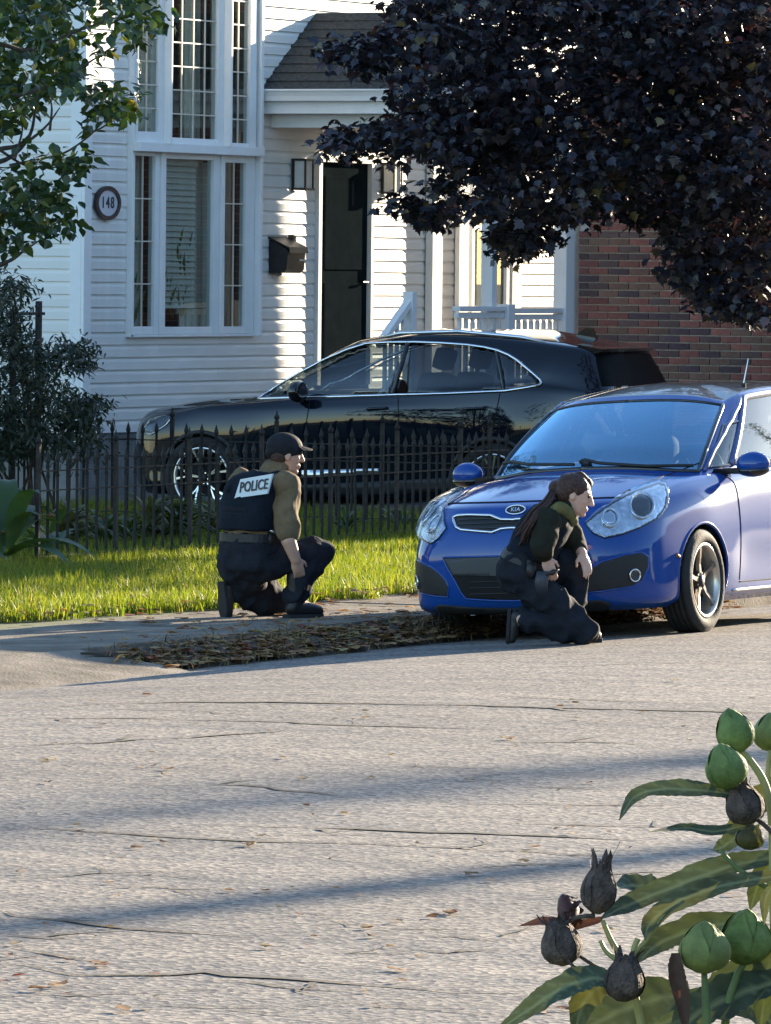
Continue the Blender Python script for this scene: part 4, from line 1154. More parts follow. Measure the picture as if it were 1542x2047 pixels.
def ring_tube(car, r0, r1, c0, c1, rad, name, mtl, sides=(1, -1), off=0.002, parent=None):
    a, b = int(round(r0 * car.sr)), int(round(r1 * car.sr)); c, d = int(round(c0 * car.sc)), int(round(c1 * car.sc))
    loop = [(a, i) for i in range(c, d)] + [(j, d) for j in range(a, b)] + [(b, i) for i in range(d, c, -1)] + [(j, c) for j in range(b, a, -1)]
    for sg in sides:
        pts = [car.W @ Vector((car.G[j, i][0], car.G[j, i][1] * sg, car.G[j, i][2])) for (j, i) in loop]
        MB().tube(pts, rad, 6, True).build(name, mtl, parent or car.e, smooth=True)
def open_tube(car, cells, rad, name, mtl, sides=(1, -1), sym=False):
    P = [Vector(car.G[int(round(j * car.sr)), int(round(i * car.sc))]) for (j, i) in cells]
    if sym:
        pts = [Vector((p.x, -p.y, p.z)) for p in P[::-1]] + P[1:]
        MB().tube([car.W @ p for p in pts], rad, 6).build(name, mtl, car.e, smooth=True); return
    for sg in sides: MB().tube([car.W @ Vector((p.x, p.y * sg, p.z)) for p in P], rad, 6).build(name, mtl, car.e, smooth=True)
# windscreen seal: all round
n_ = 24
open_tube(hc, [(11.12, 4.55 * k / n_) for k in range(n_ + 1)] + [(11.12 + 2.78 * k / n_, 4.55) for k in range(1, n_ + 1)], .016, 'windscreen_seal', M_['gloss_black'])
open_tube(hc, [(13.9, 4.55 * k / n_) for k in range(n_ + 1)], .010, 'windscreen_seal', M_['gloss_black'])
ring_tube(hc, 11.25, 13.72, 8.05, 10.0, .010, 'window_seal', M_['gloss_black']); ring_tube(hc, 11.25, 13.72, 10.15, 12.3, .010, 'window_seal', M_['gloss_black']); ring_tube(hc, 11.25, 12.9, 5.75, 7.8, .010, 'window_seal', M_['gloss_black'])
M_['frame_paint'] = mat('window_frame_paint', (0.05, 0.08, 0.22), 0.5, spec=0.3, coat=1.0, coatrough=0.22)  # frame tubes added to carry the sun glint along the window edge
for sg_ in (1, -1):
    P = [Vector(hc.G[int(round(j * hc.sr)), int(round(i * hc.sc))]) for (j, i) in [(11.3 + 2.6 * k / 14, 7.92 - .9 * max(0, (k - 7) / 7) ** 2 * 0) for k in range(15)] + [(13.9, 7.95 + 4.4 * k / 20) for k in range(1, 21)]]
    MB().tube([HW @ Vector((p.x, p.y * sg_, p.z)) for p in P], .022, 10).build('window_frame', M_['frame_paint'], hatch, smooth=True)
    P = [Vector(hc.G[int(round(j * hc.sr)), int(round(i * hc.sc))]) for (j, i) in [(11.15 + 2.75 * k / 16, 5.45 + 2.3 * (k / 16) ** 1.6) for k in range(17)]]
    MB().tube([HW @ Vector((p.x, p.y * sg_, p.z)) for p in P], .016, 10).build('window_frame', M_['frame_paint'], hatch, smooth=True)
# door shut lines
for cc_ in (7.55, 10.06):
    open_tube(hc, [(2.0 + 8.9 * k / 30, cc_) for k in range(31)], .004, 'door_gap', M_['well'])
open_tube(hc, [(1.9, 7.55 + 2.5 * k / 20) for k in range(21)], .004, 'door_gap', M_['well'])
# sill highlight trim
open_tube(hc, [(1.2, 7.3 + 4.2 * k / 20) for k in range(21)], .010, 'sill_trim', M_['satin'])

# underside, cabin
def lbox(W, x0, x1, y0, y1, z0, z1, nm, mtl, par, b=0.02):
    mb = MB().bbox(x0, x1, y0, y1, z0, z1, b); mb.v = [tuple(W @ Vector(p)) for p in mb.v]; return mb.build(nm, mtl, par)
lbox(HW, -.55, 3.0, -.50, .50, .17, .42, 'underbody', M_['well'], hatch)
lbox(HW, .40, 2.85, -.70, .70, .30, .40, 'cabin_floor', M_['interior'], hatch)
lbox(HW, .42, .95, -.62, .62, .62, .94, 'dashboard', M_['interior'], hatch, .05)
for y_ in (-.36, .36):
    lbox(HW, 1.25, 1.75, y_ - .24, y_ + .24, .42, .62, 'seat', M_['seat'], hatch, .06)
    mb = MB().bbox(-.09, .09, -.24, .24, 0, .62, .07); T = HW @ Matrix.Translation((1.78, y_, .58)) @ Matrix.Rotation(.30, 4, 'Y'); mb.v = [tuple(T @ Vector(p)) for p in mb.v]; mb.build('backrest', M_['seat'], hatch, smooth=True)
    mb = MB().bbox(-.06, .06, -.13, .13, .66, .85, .05); mb.v = [tuple(T @ Vector(p)) for p in mb.v]; mb.build('headrest', M_['seat'], hatch, smooth=True)
lbox(HW, 2.45, 2.62, -.6, .6, .5, 1.12, 'rear_bench', M_['seat'], hatch, .06)
sw = MB(); c_ = HW @ Vector((1.06, -.36, .93)); ax_ = (HW.to_3x3() @ Vector((-.9, 0, .45))).normalized(); u_ = ax_.orthogonal().normalized(); w2_ = ax_.cross(u_)
sw.tube([c_ + (u_ * cos(2 * pi * k / 24) + w2_ * sin(2 * pi * k / 24)) * .18 for k in range(24)], .016, 8, True)
sw.tube([c_ - u_ * .18, c_, c_ + u_ * .18], .02, 6); sw.build('steering_wheel', M_['plastic'], hatch, smooth=True)
rmv = HW @ Vector((1.13, 0, 1.22)); mb = MB().bbox(-.02, .02, -.12, .12, -.035, .035, .012); T = Matrix.Translation(rmv); mb.v = [tuple(T @ Vector(p)) for p in mb.v]; mb.build('rear_view_mirror', M_['plastic'], hatch)
mb = MB().add([HW @ Vector(p) for p in ((.60, .10, .952), (.72, .10, .958), (.74, .36, .956), (.62, .37, .950))], [(0, 1, 2, 3)]); mb.build('paper_on_dash', mat('white_paper', (.75, .78, .8), .6), hatch)

# wheels and arches
M_['bronze'] = mat('bronze_alloy', (0.15, 0.13, 0.12), 0.4, metal=0.7, var=0.1, scale=12)
M_['bronze_lip'] = mat('pale_bronze_rim_lip', (0.62, 0.56, 0.48), 0.3, metal=0.8)
for x_ in (0, 2.57):
    for sg in (-1, 1):
        wheel(hatch, HW, (x_, sg * .755, .306), WR_, .205, sg, M_['bronze'], M_['bronze'], 5, 'five', lip=M_['bronze_lip'])
        arch_liner(hatch, HW, x_, .305, .352, .80, sg, M_['well'])
        arch_lip(hc, x_, .305, .345, sg, M_['blue'], .011)

# face of the car: lamps, grille, intakes, badge
HL = [(1170, 1047), (1192, 1029), (1225, 1006), (1268, 984), (1316, 967), (1331, 972), (1334, 988), (1329, 1014), (1312, 1037), (1279, 1055), (1245, 1068), (1208, 1076), (1186, 1066)]
def shrink(poly, k):
    cx = sum(p[0] for p in poly) / len(poly); cy = sum(p[1] for p in poly) / len(poly)
    return [(cx + (p[0] - cx) * k, cy + (p[1] - cy) * k) for p in poly]
lens = hc.patch('headlight', HL, M_['lamp_inside'], .004, 'both', step=4)
for j_, l_ in enumerate(lens):
    sd = (None, 'far')[j_]
    hc.patch('lens', HL, M_['lens'], .034, sd, l_, 5, skirt=.036)
    hc.line('rim', HL, .0035, M_['gloss_black'], sd, .006, l_, True)
    for (cx_, cy_, rr_) in ((1282, 1012, 25), (1219, 1037, 17)):
        circ = [(cx_ + rr_ * .92 * cos(2 * pi * k / 20), cy_ + rr_ * sin(2 * pi * k / 20)) for k in range(20)]
        hc.line('bezel', circ, .008, M_['chrome'], sd, .014, l_, True)
        hc.patch('bulb', [(cx_ + rr_ * .8 * cos(2 * pi * k / 16), cy_ + rr_ * .86 * sin(2 * pi * k / 16)) for k in range(16)], M_['lamp_bulb'] if 'lamp_bulb' in M_ else M_['gloss_black'] if rr_ > 20 else M_['chrome'], .011, sd, l_, 6)
def loc_yz(px, py):
    a, b = hc.hit(px, py); return None if a is None else (a.y, a.z)
def sym_poly(pxs):
    L = [loc_yz(*p) for p in pxs]; L = [(max(0.0, p[0]), p[1]) for p in L if p]
    return L + [(-p[0], p[1]) for p in reversed(L) if p[0] > 1e-3]
ctr = hc.Wi  # (centre line of the car lies near photo column 1030)
GR = [(1029, 1040), (1003, 1040), (982, 1032), (940, 1031), (916, 1032), (907, 1036), (914, 1055), (924, 1060), (985, 1065), (1003, 1058), (1029, 1056)]
hc.local_patch('grille', sym_poly(GR), M_['plastic'], .003)
gpo = sym_poly(GR)
def yz_tube(name, poly, rad, mtl, off=.006, closed=True, parent=None):
    pts = []
    n = len(poly)
    for i in range(n if closed else n - 1):
        a = Vector(poly[i]); b = Vector(poly[(i + 1) % n]); k = max(1, int((b - a).length / .02))
        for t in range(k):
            p = a.lerp(b, t / k); loc, nrm, _, _ = hc.bvh.ray_cast(Vector((-3, p.x, p.y)), Vector((1, 0, 0)))
            if loc is not None:
                if nrm.x > 0: nrm = -nrm
                pts.append(HW @ (loc + nrm * off))
    return MB().tube(pts, rad, 8, closed).build(name, mtl, parent or hatch, smooth=True)
yz_tube('grille_surround', gpo, .0085, M_['chrome'], .008)
zs_g = [p[1] for p in gpo]; yw = max(p[0] for p in gpo)
for k in range(1, 4):
    zz = min(zs_g) + (max(zs_g) - min(zs_g)) * k / 4
    yz_tube('grille_bar', [(-yw * .93, zz), (yw * .93, zz)], .003, M_['gloss_black'], .008, False)
LG = [(1029, 1111), (990, 1112), (940, 1113), (886, 1114), (893, 1131), (910, 1161), (922, 1184), (932, 1197), (980, 1200), (1029, 1201)]
hc.local_patch('lower_intake', sym_poly(LG), M_['well'], .003)
PB = [(1029, 1113), (940, 1115), (890, 1117), (897, 1132), (907, 1150), (960, 1151), (1029, 1152)]
M_['grey_plastic'] = mat('grey_bumper_plastic', (0.05, 0.054, 0.056), .6)
hc.local_patch('plate_bracket', sym_poly(PB), M_['grey_plastic'], .010, skirt=.012)
yz_tube('intake_edge', sym_poly(LG), .006, M_['blue'], .002)
for k in range(1, 4):
    a = loc_yz(930, 1152 + 12 * k); yz_tube('intake_bar', [(-a[0] * .96, a[1]), (a[0] * .96, a[1])], .004, M_['plastic'], .004, False)
FP = [(1160, 1166), (1166, 1150), (1180, 1137), (1203, 1123), (1250, 1109), (1281, 1104), (1296, 1113), (1296, 1134), (1284, 1161), (1262, 1173), (1203, 1182), (1168, 1186)]
pods = hc.patch('fog_lamp_recess', FP, M_['plastic'], .003, 'both', step=5)
for j_, l_ in enumerate(pods):
    sd = (None, 'far')[j_]
    hc.line('recess_edge', FP, .006, M_['blue'], sd, .0, l_, True)
    circ = [(1268 + 10 * cos(2 * pi * k / 20), 1150 + 12 * sin(2 * pi * k / 20)) for k in range(20)]
    hc.patch('fog_lamp', circ, M_['lens'], .012, sd, l_, 3); hc.line('fog_lamp_ring', circ, .005, M_['chrome'], sd, .012, l_, True)
sp_ = [loc_yz(p[0], p[1]) for p in ((1029, 1214), (940, 1212), (880, 1207))]
# lower black lip
hc.local_patch('lower_lip', sym_poly([(1029, 1216), (950, 1214), (880, 1208), (868, 1214), (890, 1228), (950, 1234), (1029, 1236)]), M_['plastic'], .006)
# bonnet edge, bonnet sides
hc.sym_line('bonnet_gap', [(897, 1007), (915, 1006), (960, 1005), (1010, 1004), (1035, 1003)], .007, M_['well'], .0)
hc.line('bonnet_side_gap', [(1229, 998), (1260, 978), (1320, 955), (1400, 925)], .004, M_['well'], 'both', .0)
# badge
bz = loc_yz(1026, 1021); bloc, bn, _, _ = hc.bvh.ray_cast(Vector((-3, 0, bz[1])), Vector((1, 0, 0)))
bn = -bn if bn.x > 0 else bn
ZA = bn; XA = Vector((0, -1, 0)); YA = ZA.cross(XA)
BM = Matrix((( XA.x, YA.x, ZA.x, 0), (XA.y, YA.y, ZA.y, 0), (XA.z, YA.z, ZA.z, 0), (0, 0, 0, 1)))
BMw = HW @ Matrix.Translation(bloc + bn * .012) @ BM
mb = MB().tube([BMw @ Vector((.062 * cos(2 * pi * k / 28), .030 * sin(2 * pi * k / 28), 0)) for k in range(28)], .0045, 8, True); bd = mb.build('badge', M_['chrome'], hatch, smooth=True)
mb = MB().add([BMw @ Vector((.060 * cos(2 * pi * k / 28), .028 * sin(2 * pi * k / 28), -.001)) for k in range(28)], [tuple(range(28))]); mb.build('badge_plate', M_['gloss_black'], bd)
text_obj('KIA', .036, BMw @ Matrix.Translation((0, 0, .001)), M_['chrome'], bd, .002, spacing=1.1)
# wipers, mirrors, aerial, door handle
def off_line(name, pxs, rad, mtl, off, n=6): return hc.line(name, pxs, rad, mtl, None, off, n=n)
off_line('wiper', [(1160, 930), (1172, 925), (1200, 932), (1290, 938), (1385, 936)], .011, M_['plastic'], .022)
off_line('wiper', [(988, 924), (1012, 931), (1030, 928), (1060, 934), (1150, 935)], .011, M_['plastic'], .022)
off_line('wiper_pivot', [(1165, 926), (1180, 930)], .02, M_['plastic'], .012)
def mirror_(sg):
    c = HW @ Vector((.58, sg * .945, .985)) 
    mb = MB().ball((0, 0, 0), 1.0, 20, 14); T = HW @ Matrix.Translation((.58, sg * .945, .985)) @ Matrix.Rotation(sg * -.18, 4, 'Z') @ Matrix.Diagonal((.07, .105, .074, 1))
    vs = []
    for p in mb.v:
        q = Vector(p)
        if q.x > .55: q.x = .55 + (q.x - .55) * .15
        vs.append(tuple(T @ q))
    mb.v = vs; m1 = mb.build('mirror', M_['blue'], hatch, smooth=True)
    mb = MB().ball((0, 0, 0), 1.0, 20, 8); T = HW @ Matrix.Translation((.58, sg * .945, .955)) @ Matrix.Rotation(sg * -.18, 4, 'Z') @ Matrix.Diagonal((.073, .106, .05, 1))
    mb.v = [tuple(T @ Vector((p[0], p[1], min(p[2], .0)))) for p in mb.v]; mb.build('mirror_base', M_['gloss_black'], m1, smooth=True)
    mb = MB(); A = [(.50, .70, .935), (.64, .70, .94), (.64, .73, .965), (.48, .73, .965)]; B = [(.54, .90, .925), (.60, .90, .925), (.61, .90, .965), (.53, .90, .965)]
    vs = [HW @ Vector((p[0], sg * p[1], p[2])) for p in A + B]; mb.add(vs, [(0, 1, 2, 3), (7, 6, 5, 4), (0, 4, 5, 1), (1, 5, 6, 2), (2, 6, 7, 3), (3, 7, 4, 0)]); mb.build('mirror_arm', M_['plastic'], m1, fix=True)
    mb = MB(); n = 20; mb.add([HW @ Vector((.58 + .052, sg * .945 + .098 * cos(2 * pi * k / n), .985 + .062 * sin(2 * pi * k / n))) for k in range(n)], [tuple(range(n))]); mb.build('mirror_glass', M_['chrome'], m1)
mirror_(-1); mirror_(1)
a_, b_ = hc.hit(1487, 768); 
a_ = HW @ Vector((2.05, -.06, 1.45)); pz = at(1487, 770, D=1)
loc0, n0 = hc.hit(1486, 772)
base = HW @ (loc0 if loc0 is not None else Vector((2.0, 0, 1.45)))
mb = MB().tube([base, base + Vector((0, 0, .02))], .018, 10); an = mb.build('aerial_base', M_['plastic'], hatch)
tp = base + RC * .022 + Vector((0.02, 0, .17)); MB().tube([base, tp], [.005, .003], 6).build('aerial', M_['satin'], an)
for sg in (-1, 1):
    mb = MB().tube([HW @ Vector((1.62, sg * .866, .80)), HW @ Vector((1.66, sg * .895, .805)), HW @ Vector((1.80, sg * .897, .81)), HW @ Vector((1.84, sg * .866, .81))], .013, 8); mb.build('door_handle', M_['blue'], hatch, smooth=True)
    lbox(HW, 2.92, 3.03, sg * .68 - .07, sg * .68 + .07, .80, 1.02, 'tail_lamp', mat('red_tail_lamp', (.25, .01, .01), .2, coat=1), hatch, .02)
hc.line('side_marker', [(1352, 1108), (1358, 1113)], .011, M_['amber'], 'both', .0)

# ================================================================== dark suv in the drive
SX0, SY0 = 54.72, 26.86
SW = Matrix.Translation((SX0, SY0, -0.05)) @ Matrix.Rotation(-pi / 2, 4, 'Z')
suv = thing('dark_suv', 'glossy black suv with chrome window surround parked behind the iron fence', 'suv', (SX0, SY0, -0.05))
M_['black_paint'] = mat('black_blue_car_paint', (0.004, 0.006, 0.012), 0.6, spec=0.0, coat=1.0, coatrough=0.02)
sxs = [0, .40, .75, 1.2, 1.75, 2.3, 2.75, 3.15]
def fr2(xs_, ys_, z): return [(x, y, zz) for x, y, zz in zip(xs_, ys_, z if isinstance(z, list) else [z] * 6)]
Yg = [0, .28, .52, .70, .82, .875]
def rg(front, ys_, zs_, rear, xs_=sxs): return front + [(x, y, z) for x, y, z in zip(xs_, ys_, zs_)] + rear
Q = []
Q.append(rg(fr2([-.76, -.75, -.72, -.64, -.53, -.44], [0, .28, .50, .66, .76, .80], .21), [.83, .84, .84, .84, .84, .84, .83, .79], [.22] * 8, [(3.55, .66, .28), (3.64, .36, .28), (3.66, 0, .28)]))
Q.append(rg(fr2([-.85, -.84, -.80, -.71, -.57, -.45], Yg, .27), [.89, .90, .895, .89, .89, .895, .89, .85], [.28] * 8, [(3.68, .70, .36), (3.78, .38, .36), (3.80, 0, .36)]))
Q.append(rg(fr2([-.89, -.88, -.835, -.74, -.59, -.46], Yg, .42), [.92, .93, .915, .905, .905, .915, .925, .885], [.42] * 8, [(3.72, .72, .50), (3.81, .39, .50), (3.83, 0, .50)]))
Q.append(rg(fr2([-.90, -.89, -.845, -.745, -.59, -.455], Yg, .62), [.935, .94, .925, .918, .918, .928, .94, .895], [.62] * 8, [(3.73, .72, .66), (3.81, .39, .66), (3.83, 0, .66)]))
Q.append(rg(fr2([-.885, -.875, -.825, -.72, -.56, -.42], Yg, .78), [.935, .94, .935, .932, .932, .938, .94, .90], [.80, .81, .82, .83, .84, .85, .86, .87], [(3.70, .72, .86), (3.76, .39, .86), (3.78, 0, .86)]))
Q.append(rg(fr2([-.83, -.82, -.765, -.65, -.48, -.34], [0, .28, .51, .685, .80, .855], [.89, .89, .885, .88, .885, .89]), [.915, .922, .925, .926, .928, .93, .93, .885], [.925, .94, .955, .97, .985, 1.0, 1.02, 1.04], [(3.72, .75, 1.00), (3.79, .40, 1.00), (3.81, 0, 1.00)]))
Q.append(rg(fr2([-.70, -.69, -.635, -.52, -.36, -.23], [0, .28, .50, .665, .775, .825], [.955, .955, .948, .938, .94, .945]), [.88, .893, .90, .905, .91, .915, .915, .865], [.985, 1.0, 1.02, 1.04, 1.06, 1.09, 1.12, 1.15], [(3.72, .76, 1.08), (3.80, .40, 1.08), (3.82, 0, 1.08)], [.03, .42, .77, 1.2, 1.75, 2.3, 2.75, 3.15]))
Q.append(rg(fr2([-.20, -.19, -.15, -.06, .07, .18], [0, .28, .49, .65, .745, .79], [1.045, 1.04, 1.03, 1.018, 1.015, 1.016]), [.825, .855, .875, .885, .893, .90, .90, .845], [1.03, 1.045, 1.06, 1.08, 1.105, 1.14, 1.17, 1.20], [(3.71, .76, 1.14), (3.80, .40, 1.14), (3.82, 0, 1.14)], [.33, .58, .86, 1.25, 1.78, 2.32, 2.76, 3.15]))
Q.append(rg(fr2([.28, .29, .33, .41, .50, .58], [0, .27, .47, .62, .71, .75], [1.09, 1.085, 1.075, 1.065, 1.065, 1.067]), [.785, .815, .835, .855, .865, .872, .87, .815], [1.075, 1.085, 1.095, 1.11, 1.13, 1.165, 1.20, 1.235], [(3.68, .75, 1.19), (3.78, .40, 1.19), (3.80, 0, 1.19)], [.68, .82, 1.02, 1.36, 1.84, 2.35, 2.78, 3.17]))
gs = np.array(Q[-1])
rs = np.array(rg(fr2([1.20, 1.205, 1.23, 1.28, 1.34, 1.39], [0, .27, .44, .55, .61, .635], [1.565, 1.562, 1.552, 1.54, 1.53, 1.525]), [.648, .66, .67, .68, .682, .68, .672, .65], [1.53, 1.56, 1.58, 1.598, 1.60, 1.588, 1.565, 1.535], [(3.54, .585, 1.52), (3.65, .32, 1.53), (3.67, 0, 1.53)], [1.46, 1.58, 1.72, 1.95, 2.25, 2.62, 3.0, 3.36]))
for t, bul in ((.33, .02), (.67, .022)):
    mid = gs * (1 - t) + rs * t; mid[:, 1] += bul * np.array([0, .2, .4, .6, .8, 1] + [1] * 8 + [.6, .3, 0]); mid[:, 2] += .008
    Q.append([tuple(p) for p in mid])
Q.append([tuple(p) for p in rs])
q2 = rs.copy(); q2[:, 0] = q2[:, 0] * .88 + 2.4 * .12; q2[:, 1] *= .87; q2[:, 2] += .045; Q.append([tuple(p) for p in q2])
q3 = rs.copy(); q3[:, 0] = q3[:, 0] * .6 + 2.4 * .4; q3[:, 1] *= .5; q3[:, 2] = 1.665 + (q3[:, 2] - 1.58) * .5; Q.append([tuple(p) for p in q3])
q4 = rs.copy(); q4[:, 0] = q4[:, 0] * .42 + 2.4 * .58; q4[:, 1] *= 0; q4[:, 2] = 1.685; Q.append([tuple(p) for p in q4])
sc_ = Car(Q, 7, 10, SW, suv)
sc_.claim[:] = 'body'
sc_.region('windscreen', 8.15, 10.9, 0, 4.5); sc_.region('rear_window', 8.3, 10.6, 14.1, 16)
sc_.cut_arch(0, .36, .40); sc_.cut_arch(2.78, .36, .40)
# side glass from its outline in the photograph, near side, mirrored to the far side
WO = [(516, 798), (556, 772), (597, 748), (645, 722), (692, 701), (732, 688), (780, 685), (833, 684.5), (885, 686.5), (934, 690), (970, 695), (995, 701), (1017, 710), (1035, 721), (1060, 742), (1081, 760), (1083, 765), (1078, 771), (1050, 776), (1009, 782), (900, 787), (800, 790), (700, 793.5), (624, 795.5)]
cen = sc_.cell_centers(); inpoly = np.zeros(cen.shape[:2], bool)
sideo = [sc_.hit(*p)[0] for p in WO]; pol2 = [(-p.x, p.z) for p in sideo if p]
def pin(x, y, P):
    c = False; j = len(P) - 1
    for i in range(len(P)):
        if (P[i][1] > y) != (P[j][1] > y) and x < (P[j][0] - P[i][0]) * (y - P[i][1]) / (P[j][1] - P[i][1]) + P[i][0]: c = not c
        j = i
    return c
for j in range(cen.shape[0]):
    for i in range(cen.shape[1]):
        c3 = cen[j, i]
        if c3[1] > .5 and c3[2] > .95 and pin(-c3[0], c3[2], pol2): sc_.claim[j, i] = '#'
sc_.emit('body', 'body', M_['black_paint'])
M_['suv_glass'] = glass_mat('tinted_suv_glass', tint=(0.42, 0.46, 0.46), ior=1.75)
M_['suv_glass_dark'] = glass_mat('dark_privacy_glass', tint=(0.22, 0.25, 0.28), ior=1.6)
M_['suv_back_glass'] = mat('black_tailgate_glass', (.004, .004, .005), .45, spec=.15, ior=1.2)
sc_.emit('windscreen', 'windscreen', M_['suv_glass']); sc_.emit('rear_window', 'rear_window', M_['suv_back_glass'])
W1 = [(522, 796.5), (556, 774), (597, 750), (645, 724.5), (692, 703.5), (732, 691), (800, 687.5), (810, 688), (797, 730), (778, 788), (700, 791), (624, 793)]
W2 = [(822, 687.5), (885, 689.5), (934, 693), (970, 697.5), (990, 703), (1000, 740), (1006, 780), (900, 784.5), (812, 787.5), (816, 730)]
W3 = [(994, 703.5), (1015, 712.5), (1033, 724), (1058, 744), (1079, 762.5), (1076, 768.5), (1048, 773.5), (1010, 779), (1003, 740)]
for wp, mm in ((W1, M_['suv_glass']), (W2, M_['suv_glass_dark']), (W3, M_['suv_glass_dark'])): sc_.patch('side_window', wp, mm, .001, 'both', step=8, skirt=.001)
sc_.line('window_surround', WO, .0125, M_['chrome'], 'both', .006, closed=True, step=8)
for pl_ in ([(816, 686), (803, 730), (784, 789)], [(992, 702), (1001, 740), (1008, 781)]):
    sc_.line('pillar', pl_, .022 if pl_[0][0] < 900 else .014, M_['gloss_black'], 'both', .0)
for x_ in (0, 2.78):
    for sg in (-1, 1):
        wheel(suv, SW, (x_, sg * .82, .362), .362, .235, sg, M_['satin'], M_['satin'], 5, 'double')
        arch_liner(suv, SW, x_, .36, .405, .88, sg, M_['well']); arch_lip(sc_, x_, .36, .40, sg, M_['plastic'], .022)
lbox(SW, -.6, 3.5, -.55, .55, .24, .5, 'underbody', M_['well'], suv)
lbox(SW, .5, 3.4, -.78, .78, .42, .55, 'cabin_floor', M_['interior'], suv)
lbox(SW, .45, 1.05, -.70, .70, .75, 1.04, 'dashboard', M_['interior'], suv, .05)
for (x_, y_) in ((1.35, -.38), (1.35, .38), (2.35, -.4), (2.35, .4)):
    lbox(SW, x_, x_ + .5, y_ - .26, y_ + .26, .55, .76, 'seat', M_['seat'], suv, .06)
    T = SW @ Matrix.Translation((x_ + .52, y_, .72)) @ Matrix.Rotation(.28, 4, 'Y')
    mb = MB().bbox(-.09, .09, -.25, .25, 0, .60, .07); mb.v = [tuple(T @ Vector(p)) for p in mb.v]; mb.build('backrest', M_['seat'], suv, smooth=True)
    mb = MB().bbox(-.06, .06, -.13, .13, .64, .83, .05); mb.v = [tuple(T @ Vector(p)) for p in mb.v]; mb.build('headrest', M_['seat'], suv, smooth=True)
# details on the flank
sc_.line('door_gap', [(620, 800), (612, 850), (618, 905), (640, 950)], .005, M_['well'], 'both'); sc_.line('door_gap', [(796, 795), (798, 880), (800, 950)], .005, M_['well'], 'both'); sc_.line('door_gap', [(1000, 786), (985, 860), (960, 930)], .005, M_['well'], 'both')
sc_.patch('door_trim', [(604, 940), (680, 938), (758, 936), (758, 948), (680, 952), (604, 954)], M_['satin'], .012, 'both', step=9)
sc_.patch('sill_cladding', [(478, 975), (760, 962), (1000, 950), (1000, 975), (760, 990), (478, 1000)], M_['plastic'], .010, 'both', step=10)
for px_ in (735, 930):
    sc_.line('door_handle', [(px_, 818), (px_ + 40, 816)], .014, M_['black_paint'], 'both', .016)
sc_.patch('headlight', [(286, 860), (300, 838), (330, 830), (344, 834), (330, 848), (305, 866)], M_['lens'], .006, 'both', step=4)
sc_.line('headlight_edge', [(288, 868), (304, 868), (332, 850), (346, 834)], .006, M_['chrome'], 'both', .004)
# door mirror, roof rails, fin, spoiler, tail lamps
for sg in (-1, 1):
    mb = MB().ball((0, 0, 0), 1.0, 18, 12); T = SW @ Matrix.Translation((.98, sg * 1.03, 1.13)) @ Matrix.Diagonal((.085, .125, .095, 1)); mb.v = [tuple(T @ Vector((min(p[0], .5), p[1], p[2]))) for p in mb.v]
    m1 = mb.build('mirror', M_['gloss_black'], suv, smooth=True)
    mb = MB().tube([SW @ Vector((.92, sg * .84, 1.07)), SW @ Vector((.95, sg * .95, 1.08))], .035, 8); mb.build('mirror_arm', M_['plastic'], m1)
    mb = MB(); pts = [SW @ Vector((x_, sg * y_, z_)) for (x_, y_, z_) in ((1.55, .615, 1.60), (1.75, .62, 1.645), (2.3, .62, 1.668), (2.9, .61, 1.625), (3.2, .60, 1.565))]
    mb.tube(pts, [.008, .017, .017, .017, .008], 8); mb.build('roof_rail', M_['satin'], suv, smooth=True)
    lbox(SW, 3.62, 3.755, sg * .70 - .10, sg * .70 + .10, .90, 1.06, 'tail_lamp', mat('dark_red_lamp', (.12, .006, .008), .15, coat=1), suv, .03)
mb = MB().prism([(3.08, 1.60), (3.34, 1.60), (3.30, 1.705), (3.25, 1.715)], 'Y', -.025, .025); mb.v = [tuple(SW @ Vector(p)) for p in mb.v]; mb.build('aerial_fin', M_['gloss_black'], suv, fix=True)
mb = MB(); vs = []
for k in range(13):
    y_ = -.60 + 1.2 * k / 12; c2 = 1 - (y_ / .66) ** 2 * .25
    vs += [(3.40, y_, 1.535 + .045 * c2), (3.76 - .12 * (y_ / .6) ** 2, y_, 1.505 + .035 * c2), (3.76 - .12 * (y_ / .6) ** 2, y_, 1.485 + .035 * c2), (3.50, y_, 1.47)]
mb.add([SW @ Vector(p) for p in vs], [(4 * k + j, 4 * k + (j + 1) % 4, 4 * k + 4 + (j + 1) % 4, 4 * k + 4 + j) for k in range(12) for j in range(4)] + [(0, 1, 2, 3), (48, 51, 50, 49)]); mb.build('spoiler', M_['gloss_black'], suv, fix=True)
# ================================================================== people
def capsule(mb, a, ra, b, rb, n=12, m_=4):
    a = Vector(a); b = Vector(b); d = b - a; L_ = d.length
    if L_ < 1e-6: d = Vector((0, 0, 1)); L_ = 1e-6
    d.normalize(); u = d.orthogonal().normalized(); w_ = d.cross(u); st = []
    for k in range(m_ + 1): an = pi / 2 * k / m_; st.append((a - d * ra * cos(an), max(ra * sin(an), 1e-4)))
    for k in range(m_ + 1): an = pi / 2 * k / m_; st.append((b + d * rb * sin(an), max(rb * cos(an), 1e-4)))
    base = len(mb.v)
    for (c, r) in st:
        for k in range(n):
            an = 2 * pi * k / n; mb.v.append(tuple(c + (u * cos(an) + w_ * sin(an)) * r))
    for i in range(len(st) - 1):
        for k in range(n): mb.f.append((base + i * n + k, base + i * n + (k + 1) % n, base + (i + 1) * n + (k + 1) % n, base + (i + 1) * n + k))
    mb.f.append(tuple(base + k for k in range(n))[::-1]); mb.f.append(tuple(base + (len(st) - 1) * n + k for k in range(n)))
def chain(mb, pts, rads, n=12):
    for i in range(len(pts) - 1): capsule(mb, pts[i], rads[i], pts[i + 1], rads[i + 1], n)
